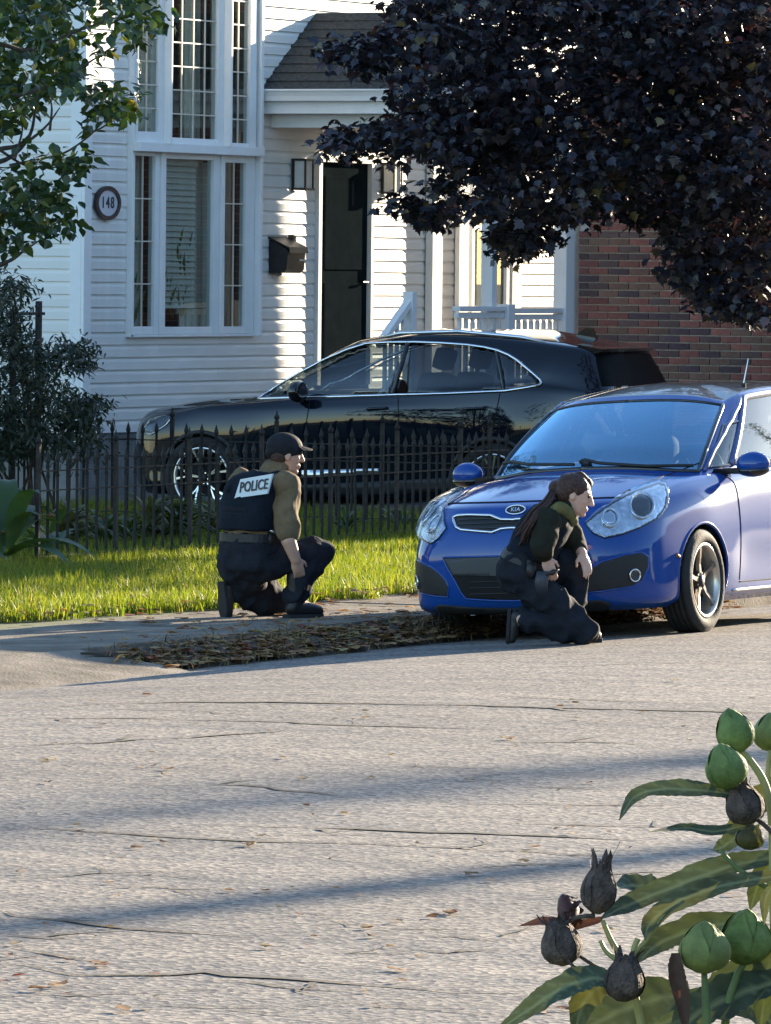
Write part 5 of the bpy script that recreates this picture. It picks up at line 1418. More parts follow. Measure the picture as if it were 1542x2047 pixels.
def sections(mb, secs, n=28, ex=2.4):
    """closed loft of super-ellipse sections (centre, half vector A, half vector B)"""
    base = len(mb.v)
    for (c, A, B) in secs:
        for k in range(n):
            an = 2 * pi * k / n; ca, sa = cos(an), sin(an)
            x = abs(ca) ** (2 / ex) * (1 if ca >= 0 else -1); y = abs(sa) ** (2 / ex) * (1 if sa >= 0 else -1)
            mb.v.append(tuple(Vector(c) + Vector(A) * x + Vector(B) * y))
    for i in range(len(secs) - 1):
        for k in range(n): mb.f.append((base + i * n + k, base + i * n + (k + 1) % n, base + (i + 1) * n + (k + 1) % n, base + (i + 1) * n + k))
    mb.f.append(tuple(base + k for k in range(n))[::-1]); mb.f.append(tuple(base + (len(secs) - 1) * n + k for k in range(n)))
def ellipsoid(mb, c, A, B, Cc, n=20, m_=14):
    base = len(mb.v)
    for i in range(m_ + 1):
        th = pi * i / m_
        for k in range(n):
            an = 2 * pi * k / n; mb.v.append(tuple(Vector(c) + Vector(A) * (sin(th) * cos(an)) + Vector(B) * (sin(th) * sin(an)) + Vector(Cc) * cos(th)))
    for i in range(m_):
        for k in range(n): mb.f.append((base + i * n + k, base + (i + 1) * n + k, base + (i + 1) * n + (k + 1) % n, base + i * n + (k + 1) % n))
def fuse(mb, name, mtl, parent, voxel=.007, smooth=4, wr=0.0, wscale=14.0, seed=0, stretch=(1, 1, 1)):
    """grow one continuous surface out of the pieces; wr: cloth folds"""
    me = mb.mesh('tmp'); tmp = bpy.data.objects.new('tmp', me)
    md = tmp.modifiers.new('r', 'REMESH'); md.mode = 'VOXEL'; md.voxel_size = voxel
    if smooth: ms = tmp.modifiers.new('s', 'SMOOTH'); ms.factor = .5; ms.iterations = smooth
    out = evaluate(tmp); out.name = name
    if wr > 0:
        nv_ = len(out.vertices); co = np.empty(nv_ * 3, np.float32); no = np.empty(nv_ * 3, np.float32)
        out.vertices.foreach_get('co', co); out.vertex_normals.foreach_get('vector', no); co = co.reshape(-1, 3); no = no.reshape(-1, 3)
        for i_ in range(nv_):
            p = Vector(co[i_]); q = Vector((p.x * stretch[0], p.y * stretch[1], p.z * stretch[2])) * wscale + Vector((seed, seed * 2, 0))
            f1 = mnoise.noise(q); f2 = 1 - 2 * abs(mnoise.noise(q * .7 + Vector((9, 1, 4))))
            co[i_] += no[i_] * (wr * (.5 * f1 + .8 * f2))
        out.vertices.foreach_set('co', co.ravel()); out.update()
    out.materials.clear(); out.materials.append(mtl)
    out.polygons.foreach_set('use_smooth', [True] * len(out.polygons))
    return inst(name, out, parent, Matrix.Identity(4))
def hand(mb, wrist, d, nrm, side, size=1.0, curl=.5, rel=None):
    """palm and five fingers. d: direction of the fingers, nrm: back of the hand, side: direction of the thumb"""
    d = Vector(d).normalized(); nrm = Vector(nrm); nrm = (nrm - d * nrm.dot(d)).normalized(); s_ = d.cross(nrm).normalized()
    if s_.dot(Vector(side)) < 0: s_ = -s_
    k = size; w_ = Vector(wrist)
    ellipsoid(mb, w_ + d * .045 * k, d * .052 * k, s_ * .040 * k, nrm * .017 * k, 14, 10)
    capsule(mb, w_ - d * .02 * k, .026 * k, w_ + d * .03 * k, .024 * k)
    for i, (off, L_) in enumerate(((.030, .070), (.011, .080), (-.009, .074), (-.028, .056))):
        p0 = w_ + d * .082 * k + s_ * off * k; dd = d; pts = [p0 - d * .02 * k, p0]
        ang = curl * (1 + .12 * i)
        for j, fr_ in enumerate((.45, .32, .23)):
            dd = (dd * cos(ang * (.55 + .25 * j)) - nrm * sin(ang * (.55 + .25 * j))).normalized(); pts.append(pts[-1] + dd * L_ * fr_ * k)
        chain(mb, pts, [.0095 * k, .0095 * k, .0088 * k, .008 * k, .0068 * k], 8)
    t0 = w_ + d * .018 * k + s_ * .026 * k; t1 = t0 + (d * .7 + s_ * .65 - nrm * .25).normalized() * .042 * k; t2 = t1 + (d * .95 + s_ * .2 - nrm * .3).normalized() * .032 * k
    chain(mb, [t0, t1, t2], [.014 * k, .0105 * k, .0085 * k], 8)
def head(mb, c, f, u, k=1.0):
    """skull, face, nose, brow, lips, chin, ears. f: facing, u: up of the head"""
    f = Vector(f).normalized(); u = Vector(u); u = (u - f * u.dot(f)).normalized(); r_ = f.cross(u).normalized()
    c = Vector(c)
    def P(a, b, e): return c + (f * a + u * b + r_ * e) * k
    ellipsoid(mb, P(-.012, .030, 0), f * .098 * k, r_ * .076 * k, u * .086 * k)
    sections(mb, [(P(.025, -.112, 0), f * .030 * k, r_ * .026 * k), (P(.022, -.09, 0), f * .052 * k, r_ * .047 * k), (P(.018, -.05, 0), f * .066 * k, r_ * .060 * k), (P(.010, 0, 0), f * .080 * k, r_ * .069 * k), (P(.004, .04, 0), f * .086 * k, r_ * .070 * k)], 20, 2.1)
    chain(mb, [P(.088, .022, 0), P(.104, -.012, 0), P(.112, -.032, 0)], [.008 * k, .010 * k, .0125 * k], 10)
    for s_ in (-1, 1):
        capsule(mb, P(.100, -.036, s_ * .008), .008 * k, P(.098, -.036, s_ * .013), .006 * k, 8)
        capsule(mb, P(.082, .030, s_ * .012), .010 * k, P(.068, .030, s_ * .048), .010 * k, 8)
        ellipsoid(mb, P(-.008, -.005, s_ * .073), (f * .018 + r_ * s_ * .006) * k, (r_ * s_ * .008) * k, u * .032 * k, 10, 8)
        ellipsoid(mb, P(.058, -.022, s_ * .038), f * .022 * k, r_ * .018 * k, u * .02 * k, 10, 8)
    capsule(mb, P(.086, -.062, -.018), .0075 * k, P(.086, -.062, .018), .0075 * k, 8)
    capsule(mb, P(.084, -.074, -.014), .008 * k, P(.084, -.074, .014), .008 * k, 8)
    ellipsoid(mb, P(.066, -.100, 0), f * .022 * k, r_ * .022 * k, u * .018 * k, 10, 8)
    return P
M_['skin'] = mat('skin', (0.52, 0.30, 0.21), 0.5, var=0.08, scale=18, bump=0.04, bscale=150)
M_['skin2'] = mat('pale_skin', (0.56, 0.34, 0.25), 0.5, var=0.08, scale=18, bump=0.04, bscale=150)
M_['uniform'] = mat('dark_uniform_cloth', (0.016, 0.018, 0.024), 0.85, spec=0.12, var=0.25, scale=12, bump=0.55, bscale=22)
M_['vest'] = mat('navy_vest_nylon', (0.010, 0.014, 0.022), 0.85, spec=0.12, var=0.2, scale=10, bump=0.45, bscale=26)
M_['brown_shirt'] = mat('dark_olive_shirt_cloth', (0.15, 0.108, 0.062), 0.85, spec=0.12, var=0.2, scale=14, bump=0.5, bscale=24)
M_['shirt2'] = mat('black_olive_shirt_cloth', (0.020, 0.020, 0.014), 0.85, spec=0.12, var=0.25, scale=14, bump=0.5, bscale=24)
M_['boot'] = mat('black_boot_leather', (0.012, 0.011, 0.012), 0.5, var=0.2, scale=15, bump=0.1, bscale=90)
M_['sole'] = mat('boot_sole_rubber', (0.02, 0.02, 0.021), 0.85)
M_['hair'] = mat('dark_brown_hair', (0.055, 0.028, 0.021), 0.5, spec=.3, var=0.5, scale=60, bump=0.6, bscale=160)
M_['patch'] = mat('pale_reflective_panel', (0.62, 0.68, 0.70), 0.5)
M_['cap'] = mat('black_cap_cloth', (0.020, 0.020, 0.024), 0.75, spec=0.12, var=0.2, scale=20, bump=0.15, bscale=200)
M_['eye'] = mat('eye', (0.03, 0.025, 0.02), 0.2)
def boot(parent, ankle, toe_dir, up, k=1.0, shaft=.15):
    d = Vector(toe_dir).normalized(); u = Vector(up); u = (u - d * u.dot(d)).normalized(); a = Vector(ankle); s_ = d.cross(u)
    mb = MB(); chain(mb, [a + u * shaft * k, a + u * .02 * k, a - u * .035 * k - d * .02 * k], [.054 * k, .050 * k, .046 * k]); chain(mb, [a - u * .035 * k, a + d * .09 * k - u * .045 * k, a + d * .165 * k - u * .055 * k], [.046 * k, .043 * k, .036 * k])
    o = fuse(mb, 'boot', M_['boot'], parent, .007, 3, .002, 30)
    mb = MB(); pts = []
    for t, w_ in ((-.075, .022), (-.06, .034), (0, .036), (.07, .045), (.14, .043), (.185, .028), (.205, .008)):
        pts.append((t, w_))
    ol = [(t, w_) for t, w_ in pts] + [(t, -w_) for t, w_ in reversed(pts)]
    n = len(ol); vs = []
    for h in (-.072, -.098): vs += [a + d * t * k + s_ * w_ * k + u * h * k for t, w_ in ol]
    mb.add(vs, [tuple(range(n)), tuple(range(n, 2 * n))[::-1]] + [(i, n + i, n + (i + 1) % n, (i + 1) % n) for i in range(n)])
    mb.build('sole', M_['sole'], o, fix=True)
    return o

# ---------------- officer with cap, down on one knee on the pavement
D1 = 41.57
def J(px, py, dd=0.0): return at(px, py, D=D1 + dd)
F1 = (r2 + v2 * .95).normalized(); R1 = (r2 * .95 - v2).normalized(); U1 = Z
g0_ = J(530, 1236)
off1 = thing('person', 'person in dark cap and vest marked POLICE on one knee on the pavement', 'person', (g0_.x, g0_.y, Z_WALK))
def sec1(px, py, w_, d_, dd=0, lean=0.0):
    return (J(px, py, dd), R1 * w_, (F1 + U1 * lean) * d_)
pel, wai, che, uch, nck = (500, 1128), (505, 1068), (512, 1010), (522, 968), (549, 944)
def torso1(mb, g):
    sections(mb, [sec1(500, 1150, .14 + g, .12 + g), sec1(500, 1125, .175 + g, .145 + g), sec1(503, 1085, .165 + g, .130 + g), sec1(506, 1050, .160 + g, .122 + g), sec1(512, 1010, .185 + g, .128 + g, lean=-.1), sec1(519, 978, .195 + g, .120 + g, lean=-.15), sec1(527, 958, .165 + g, .095 + g, lean=-.2), sec1(540, 946, .09 + g, .07 + g, lean=-.2)], 28, 2.5)
rs1, re1, rw1 = J(570, 968, -.13), J(577, 1080, -.21), J(591, 1118, -.17)
ls1, le1, lw1 = J(483, 962, .16), J(520, 1075, .28), J(598, 1098, .20)
hipR, knR, anR = J(530, 1130, -.06), J(638, 1100, .02), J(590, 1204, -.05)
hipL, knL, anL = J(482, 1128, .08), J(556, 1214, .26), J(463, 1180, .0)
hc1 = J(571, 908, .03); hf1 = (r2 * .93 + v2 * .32 - Z * .05).normalized()
sk = MB(); torso1(sk, -.02)
chain(sk, [J(545, 950, .01), J(562, 925, .03)], [.066, .062])
Ph = head(sk, hc1, hf1, Z + r2 * .12, 1.02)
chain(sk, [rs1, re1, rw1], [.055, .047, .034]); hand(sk, rw1, (J(597, 1140, -.14) - rw1), -v2 + r2 * .3, Z, 1.0, .5)
chain(sk, [ls1, le1, lw1], [.055, .045, .034]); hand(sk, lw1, r2 * .9 + v2 * .2 - Z * .2, Z, v2, 1.0, .7)
chain(sk, [hipR, knR, anR], [.085, .055, .042]); chain(sk, [hipL, knL, anL], [.085, .055, .042]); chain(sk, [anR, anR + F1 * .1 - Z * .03], [.04, .035]); chain(sk, [anL, anL - F1 * .03 - Z * .06], [.034, .03])
fuse(sk, 'body', M_['skin'], off1, .0065, 2)
for s_ in (-1, 1):
    mb = MB(); e = Ph(.083, .012, s_ * .030); mb.ball(e, .012, 10, 8); mb.build('eye', M_['eye'], off1, smooth=True)
# trousers
tr = MB(); sections(tr, [sec1(500, 1156, .13, .11), sec1(499, 1132, .190, .165), sec1(502, 1095, .182, .150), sec1(504, 1070, .172, .138)], 28, 2.4)
chain(tr, [hipR, hipR.lerp(knR, .5), knR, knR.lerp(anR, .45), anR + Z * .05], [.105, .090, .074, .068, .062]); chain(tr, [hipL, hipL.lerp(knL, .5), knL, knL.lerp(anL, .5), anL + (knL - anL).normalized() * .06], [.108, .092, .074, .070, .060])
chain(tr, [J(478, 1140, .0), J(500, 1150, .02)], [.11, .11])
fuse(tr, 'trousers', M_['uniform'], off1, .008, 3, .026, 13, 3)
# shirt with short sleeves
sh = MB(); sections(sh, [sec1(504, 1070, .164, .126), sec1(506, 1050, .164, .126), sec1(512, 1010, .189, .132, lean=-.1), sec1(519, 978, .199, .124, lean=-.15), sec1(527, 958, .169, .099, lean=-.2), sec1(540, 946, .094, .074, lean=-.2)], 28, 2.5); chain(sh, [J(540, 952, .0), J(556, 936, .03)], [.078, .070])
chain(sh, [rs1 + R1 * .01, rs1.lerp(re1, .5), rs1.lerp(re1, .84)], [.078, .074, .068]); chain(sh, [ls1, ls1.lerp(le1, .5), ls1.lerp(le1, .84)], [.076, .072, .066])
fuse(sh, 'shirt', M_['brown_shirt'], off1, .0075, 3, .016, 12, 5)
# vest: back and front plates with shoulder straps
vs_ = MB(); 
def secv(px, py, w_, d_, lean=0.0): return (J(px, py, 0), R1 * w_, (F1 + U1 * lean) * d_)
sections(vs_, [secv(505, 1058, .190, .160), secv(507, 1045, .197, .165), secv(512, 1010, .207, .165, -.1), secv(517, 982, .206, .155, -.15), secv(523, 960, .172, .135, -.2), secv(529, 950, .13, .11, -.2)], 32, 3.2)
fuse(vs_, 'vest', M_['vest'], off1, .008, 3, .009, 8, 8)
bk = MB(); 
for (px, py, dd, hw, hh, hd) in ((575, 1010, .10, .05, .06, .035), (570, 1035, .12, .045, .05, .035), (578, 985, .06, .03, .045, .03)):
    c = J(px, py, dd); ellipsoid(bk, c, R1 * hw, F1 * hd, Z * hh, 12, 8)
fuse(bk, 'vest_pouches', M_['vest'], off1, .008, 1)
# back panel with lettering
bn_ = (-F1 + Z * .06).normalized(); bc = J(512, 985) - F1 * .160
def onback(px, py):
    d = ray(px, py); t = (bc - CAM).dot(bn_) / d.dot(bn_); return CAM + d * t
qd = [onback(469, 996), onback(534, 987), onback(545, 947), onback(481, 958)]
mb = MB(); mb.add([p for p in qd] + [p + F1 * .012 for p in qd], [(0, 1, 2, 3), (4, 7, 6, 5), (0, 4, 5, 1), (1, 5, 6, 2), (2, 6, 7, 3), (3, 7, 4, 0)]); pan = mb.build('back_panel', M_['patch'], off1, fix=True)
xa_ = (qd[1] - qd[0]).normalized(); ya_ = (bn_.cross(xa_)).normalized(); ctr_ = (qd[0] + qd[1] + qd[2] + qd[3]) / 4 + bn_ * .004
TM = Matrix(((xa_.x, ya_.x, bn_.x, ctr_.x), (xa_.y, ya_.y, bn_.y, ctr_.y), (xa_.z, ya_.z, bn_.z, ctr_.z), (0, 0, 0, 1)))
lw_ = (qd[1] - qd[0]).length
text_obj('POLICE', lw_ * .285, TM @ Matrix.Diagonal((.92, 1.05, 1, 1)), M_['ink'], pan, .0015, shear=.25, spacing=1.02)
# webbing rows and shoulder straps on the vest
for (yy0, hw_) in ((1016, .16), (1028, .17), (1040, .17)):
    c0 = J(510, yy0) - F1 * .166; mb = MB(); n_ = 10; vs = []
    for k in range(n_ + 1):
        q = -1 + 2 * k / n_; p = c0 + R1 * hw_ * q + F1 * (.055 * abs(q) ** 4); vs += [p - F1 * .006 + Z * .011, p - F1 * .006 - Z * .011, p + F1 * .02 - Z * .011, p + F1 * .02 + Z * .011]
    mb.add(vs, [(4 * k + j, 4 * k + (j + 1) % 4, 4 * k + 4 + (j + 1) % 4, 4 * k + 4 + j) for k in range(n_) for j in range(4)]); mb.build('webbing', M_['uniform'], off1, fix=True)
for sg in (-1, 1):
    mb = MB(); pts = [J(518, 978) - F1 * .150 + R1 * sg * .10, J(525, 957) - F1 * .10 + R1 * sg * .105, J(533, 948) + R1 * sg * .105, J(545, 962) + F1 * .10 + R1 * sg * .10]
    chain(mb, pts, [.026, .028, .028, .026], 10); fuse(mb, 'shoulder_strap', M_['vest'], off1, .008, 1)
# belt, holster, radio, boots
bl_ = MB(); sections(bl_, [secv(503, 1082, .196, .163), secv(503, 1066, .196, .163)], 32, 2.5); belt = bl_.build('belt', M_['boot'], off1, smooth=False)
for (px, py, dd, a, b, c_) in ((556, 1072, -.10, .035, .028, .055), (470, 1078, -.02, .04, .03, .05), (540, 1078, -.14, .03, .028, .045)):
    mb = MB(); ellipsoid(mb, J(px, py, dd), R1 * a, F1 * b, Z * c_, 10, 8); mb.build('pouch', M_['boot'], belt, smooth=True)
mb = MB(); ellipsoid(mb, J(548, 1064, -.17), R1 * .02, (F1 - Z * .3) * .035, Z * .012, 10, 8); mb.build('clip', M_['satin'], belt, smooth=True)
boot(off1, anR, F1 * .85 + r2 * .25, Z, 1.0); boot(off1, anL, -Z + F1 * .12, F1, .85, .12)
# cap
cp = MB(); kk = 1.06
ellipsoid(cp, Ph(-.010, .044, 0), hf1 * .108 * kk, hf1.cross(Z).normalized() * .086 * kk, Z * .082 * kk)
chain(cp, [Ph(-.085, .02, -.03), Ph(-.09, .0, 0), Ph(-.085, .02, .03)], [.03, .035, .03])
capo = fuse(cp, 'cap', M_['cap'], off1, .006, 2)
mb = MB(); rr_ = hf1.cross(Z).normalized(); vs = []
for k in range(9):
    a = -1.0 + 2.0 * k / 8; vs += [Ph(.070 - .02 * a * a, .062, a * .072), Ph(.165 - .075 * a * a, .040 - .01 * a * a, a * .078), Ph(.165 - .075 * a * a, .034 - .01 * a * a, a * .078), Ph(.070 - .02 * a * a, .052, a * .072)]
mb.add(vs, [(4 * k + j, 4 * k + (j + 1) % 4, 4 * k + 4 + (j + 1) % 4, 4 * k + 4 + j) for k in range(8) for j in range(4)] + [(0, 1, 2, 3), (35, 34, 33, 32)]); mb.build('brim', M_['cap'], capo, fix=True)
hr_ = MB(); ellipsoid(hr_, Ph(-.045, -.01, 0), hf1 * .062, rr_ * .074, Z * .062); fuse(hr_, 'hair', M_['hair'], off1, .006, 1, .004, 40)

# ---------------- officer with pony tail, kneeling before the bumper
D2 = 39.75
def K(px, py, dd=0.0): return at(px, py, D=D2 + dd)
F2 = (r2 * .97 - v2 * .12).normalized(); R2 = -(v2 * .97 + r2 * .12).normalized()
g2_ = K(1100, 1288)
off2 = thing('person', 'person with long dark ponytail kneeling in front of the blue bumper', 'person', (g2_.x, g2_.y, zroad(g2_.y)))
def sec2(px, py, w_, d_, tilt=.45, dd=0.0):
    sp_ = (Z + F2 * tilt).normalized(); fw_ = (F2 - Z * tilt).normalized()
    return (K(px, py, dd), R2 * w_, fw_ * d_)
def torso2(mb, g):
    sections(mb, [sec2(1048, 1172, .13 + g, .10 + g, .2), sec2(1048, 1150, .172 + g, .135 + g, .25), sec2(1056, 1118, .155 + g, .118 + g, .4), sec2(1070, 1085, .150 + g, .112 + g, .5), sec2(1092, 1052, .170 + g, .122 + g, .6), sec2(1112, 1030, .165 + g, .105 + g, .65), sec2(1124, 1018, .12 + g, .08 + g, .65), sec2(1134, 1010, .07 + g, .06 + g, .65)], 28, 2.3)
s2r, e2r, w2r = K(1095, 1040, -.16), K(1083, 1098, -.24), K(1091, 1116, -.20)
s2l, e2l, w2l = K(1128, 1036, .14), K(1150, 1092, .12), K(1164, 1106, .04)
h2r, k2r, a2r = K(1058, 1166, -.09), K(1172, 1266, -.10), K(1040, 1236, -.10)
h2l, k2l, a2l = K(1056, 1158, .09), K(1150, 1118, .12), K(1140, 1252, .12)
hc2 = K(1150, 990, -.02); hf2 = (r2 * .96 - v2 * .10 - Z * .22).normalized(); hu2 = (Z + r2 * .22).normalized()
sk = MB(); torso2(sk, -.02); chain(sk, [K(1128, 1020), K(1142, 1003, -.01)], [.056, .052])
Pg = head(sk, hc2, hf2, hu2, .98)
chain(sk, [s2r, e2r, w2r], [.048, .042, .029]); hand(sk, w2r, K(1099, 1138, -.19) - w2r, -v2 * 1.0 + r2 * .2, r2, .95, .35)
chain(sk, [s2l, e2l, w2l], [.048, .042, .029]); hand(sk, w2l, K(1176, 1140, .0) - w2l, -v2 * .8 + r2 * .6, -r2, .95, .30)
chain(sk, [h2r, k2r, a2r], [.08, .05, .04]); chain(sk, [h2l, k2l, a2l], [.08, .05, .04]); chain(sk, [a2r, a2r - F2 * .028 - Z * .04], [.03, .026]); chain(sk, [a2l, a2l + F2 * .08 - Z * .03], [.034, .03])
fuse(sk, 'body', M_['skin2'], off2, .006, 2)
for s_ in (-1, 1):
    mb = MB(); mb.ball(Pg(.080, .012, s_ * .029), .011, 10, 8); mb.build('eye', M_['eye'], off2, smooth=True)
tr = MB(); sections(tr, [sec2(1046, 1182, .12, .10, .2), sec2(1046, 1158, .186, .155, .25), sec2(1052, 1128, .170, .136, .4), sec2(1060, 1108, .160, .124, .45)], 28, 2.4)
chain(tr, [h2r, h2r.lerp(k2r, .5), k2r, k2r.lerp(a2r, .5), a2r.lerp(k2r, .06)], [.102, .090, .072, .074, .060]); chain(tr, [h2l, h2l.lerp(k2l, .5), k2l, k2l.lerp(a2l, .5), a2l + Z * .05], [.102, .090, .074, .070, .062])
fuse(tr, 'trousers', M_['uniform'], off2, .008, 3, .026, 13, 13)
sh = MB(); torso2(sh, .004); chain(sh, [K(1122, 1024), K(1136, 1010)], [.068, .060])
chain(sh, [s2r, s2r.lerp(e2r, .5), s2r.lerp(e2r, 1.0), e2r.lerp(w2r, .35)], [.072, .068, .060, .052]); chain(sh, [s2l, s2l.lerp(e2l, .5), e2l, e2l.lerp(w2l, .4)], [.070, .066, .058, .048])
fuse(sh, 'shirt', M_['shirt2'], off2, .007, 3, .016, 13, 21)
vs_ = MB(); sections(vs_, [sec2(1062, 1112, .168, .140, .42), sec2(1071, 1085, .172, .142, .5), sec2(1090, 1055, .182, .145, .6), sec2(1106, 1034, .165, .128, .65), sec2(1116, 1024, .13, .10, .65)], 32, 3.0)
vst = fuse(vs_, 'vest', M_['vest'], off2, .007, 3, .006, 11, 30)
# sunlight on the shoulder put in as a yellow shape; back tab
M_['sunlit_shoulder'] = mat('olive_yellow_sunlight', (0.12, 0.11, 0.045), 0.8, spec=.1, var=.2, scale=20)
mb = MB(); chain(mb, [K(1098, 1030, -.12), K(1118, 1016, -.12), K(1138, 1026, -.10)], [.034, .040, .034]); chain(mb, [K(1122, 1020, -.10), K(1146, 1042, -.02)], [.034, .03])
fuse(mb, 'shoulder_sunlight', M_['sunlit_shoulder'], off2, .007, 2, .006, 18)
mb = MB(); q = [K(1056, 1040, -.13), K(1071, 1040, -.17), K(1071, 1054, -.17), K(1056, 1054, -.13)]; mb.add(q + [p + v2 * .06 for p in q], [(0, 1, 2, 3), (0, 4, 5, 1), (1, 5, 6, 2), (2, 6, 7, 3), (3, 7, 4, 0)]); mb.build('back_tab', M_['patch'], vst, fix=True)
bl_ = MB(); sections(bl_, [sec2(1051, 1130, .182, .150, .38), sec2(1056, 1114, .180, .148, .40)], 32, 2.5); belt = bl_.build('belt', M_['boot'], off2)
M_['holster'] = mat('dark_grey_holster', (0.035, 0.04, 0.05), .5)
mb = MB(); a = K(1090, 1140, -.24); b = K(1078, 1185, -.20)
sections(mb, [(K(1086, 1142, -.21), r2 * .038, v2 * .022), (K(1082, 1165, -.21), r2 * .040, v2 * .024), (K(1084, 1188, -.19), r2 * .030, v2 * .018)], 16, 3.5); mb.build('holster', M_['holster'], belt, smooth=True)
mb = MB(); sections(mb, [(K(1096, 1150, -.22), r2 * .03, v2 * .014), (K(1112, 1138, -.22), r2 * .02, v2 * .014)], 12, 3); mb.build('pistol_grip', M_['plastic'], belt, smooth=True)
mb = MB(); ellipsoid(mb, K(1062, 1140, -.20), r2 * .03, v2 * .03, Z * .05, 12, 8); mb.build('pouch', M_['boot'], belt, smooth=True)
boot(off2, a2r, -Z - F2 * .05, F2, .74, .12); boot(off2, a2l, F2, Z, .92, .12)
# hair drawn back, pony tail
hr_ = MB(); rr_ = hf2.cross(hu2).normalized()
ellipsoid(hr_, Pg(-.022, .042, 0), hf2 * .100, rr_ * .083, hu2 * .085); ellipsoid(hr_, Pg(-.060, .005, 0), hf2 * .062, rr_ * .074, hu2 * .072)
chain(hr_, [Pg(.055, .085, -.02), Pg(.0, .115, 0)], [.03, .03])
ellipsoid(hr_, Pg(-.118, .015, -.02), hf2 * .045, rr_ * .045, hu2 * .048)
hair = fuse(hr_, 'hair', M_['hair'], off2, .006, 2, .004, 36)
pt = MB(); rr = random.Random(8)
for k in range(34):
    o_ = Vector((rr.gauss(0, .009), rr.gauss(0, .009), rr.gauss(0, .009))); w3 = rr.gauss(0, 1)
    pts = [Pg(-.125, .012, -.02) + o_ * .5, K(1096, 1006, -.10) + o_, K(1073, 1028, -.17) + o_ * 1.2, K(1056 + 2 * w3, 1056, -.20) + o_ * 1.4, K(1043 + 3 * w3, 1078 + rr.uniform(-8, 10), -.18) + o_ * 1.8]
    P5 = catmull(np.array([tuple(p) for p in pts]), 5); n = len(P5)
    pt.tube([Vector(p) for p in P5], [.0085 * (1 - .8 * (i / (n - 1)) ** 2) + .0015 for i in range(n)], 6)
pt.build('ponytail', M_['hair'], hair, smooth=True)
# ================================================================== vegetation
def inpoly(x, y, P):
    c = False; j = len(P) - 1
    for i in range(len(P)):
        if (P[i][1] > y) != (P[j][1] > y) and x < (P[j][0] - P[i][0]) * (y - P[i][1]) / (P[j][1] - P[i][1]) + P[i][0]: c = not c
        j = i
    return c
def sample_poly(P, n, rr):
    xs_ = [p[0] for p in P]; ys_ = [p[1] for p in P]; out = []
    while len(out) < n:
        x, y = rr.uniform(min(xs_), max(xs_)), rr.uniform(min(ys_), max(ys_))
        if inpoly(x, y, P): out.append((x, y))
    return out
def leaves_mesh(name, shape, pos, size, tip, nrm, mtl, parent, curl=0.15, rr=None):
    """many leaves of one outline in one mesh. pos/tip/nrm: arrays (n,3); shape: fan polygon in (along, across)"""
    pos = np.asarray(pos, float); n = len(pos); tip = np.asarray(tip, float); nrm = np.asarray(nrm, float)
    tip /= np.linalg.norm(tip, axis=1, keepdims=True) + 1e-9
    nrm = nrm - tip * np.sum(nrm * tip, 1, keepdims=True); nrm /= np.linalg.norm(nrm, axis=1, keepdims=True) + 1e-9
    side = np.cross(tip, nrm); size = np.asarray(size, float)[:, None]
    k = len(shape); V = np.zeros((n, k, 3))
    for i, (a, b, h) in enumerate(shape): V[:, i] = pos + (tip * a + side * b + nrm * (h - curl * a * a)) * size
    base = (np.arange(n) * k)[:, None]
    fan = [(0, i, i + 1) for i in range(1, k - 1)]
    Fc = np.concatenate([base + np.array(f_)[None] for f_ in fan], 0)
    return raw(name, V.reshape(-1, 3), Fc, mtl, parent)
MAPLE = [(0, 0, 0), (.02, -.10, 0), (.10, -.48, -.04), (.22, -.34, 0), (.42, -.60, -.06), (.46, -.30, 0), (.62, -.36, -.03), (.66, -.16, .0), (1.0, 0, -.08), (.66, .16, 0), (.62, .36, -.03), (.46, .30, 0), (.42, .60, -.06), (.22, .34, 0), (.10, .48, -.04), (.02, .10, 0)]
OVATE = [(0, 0, 0), (.16, -.22, .03), (.40, -.33, .06), (.65, -.24, .04), (.85, -.10, .02), (1.0, 0, 0), (.85, .10, .02), (.65, .24, .04), (.40, .33, .06), (.16, .22, .03)]
LANCE = [(0, 0, 0), (.3, -.13, .02), (.6, -.11, .02), (1.0, 0, 0), (.6, .11, .02), (.3, .13, .02)]
def twig_leaves(rr, centre, n, spread, size, droop=.55, flat=.6):
    pos, tip, nr, sz = [], [], [], []
    ax = Vector((rr.gauss(0, 1), rr.gauss(0, 1), rr.gauss(0, .4) - .15)).normalized()
    for _ in range(n):
        t = rr.uniform(-1, 1)
        p = Vector(centre) + ax * t * spread + Vector((rr.gauss(0, 1), rr.gauss(0, 1), rr.gauss(0, 1) * flat)) * spread * .45
        d = Vector((rr.gauss(0, 1), rr.gauss(0, 1), rr.gauss(0, .5) - droop)); q = Vector((rr.gauss(0, .5), rr.gauss(0, .5), 1.0))
        pos.append(p); tip.append(d); nr.append(q); sz.append(size * rr.uniform(.65, 1.2))
    return pos, tip, nr, sz
def crown(name, polys, mtl, parent, shape, size, seed, spread, per):
    """polys: (polygon in pixels, twig count, depth min, depth max)"""
    rr = random.Random(seed); A = [[], [], [], []]; cen = []
    for (P, n, d0, d1) in polys:
        for (x, y) in sample_poly(P, n, rr):
            c = at(x, y, D=rr.uniform(d0, d1)); cen.append(c)
            for a, b in zip(A, twig_leaves(rr, c, per, spread, size)): a += b
    o = leaves_mesh(name, shape, [tuple(p) for p in A[0]], A[3], [tuple(p) for p in A[1]], [tuple(p) for p in A[2]], mtl, parent)
    return o, cen
def limb(mb, pts, r0, r1, n=8):
    P = catmull(np.array([tuple(p) for p in pts]), 5); k = len(P)
    mb.tube([Vector(p) for p in P], [r0 + (r1 - r0) * i / (k - 1) for i in range(k)], n)

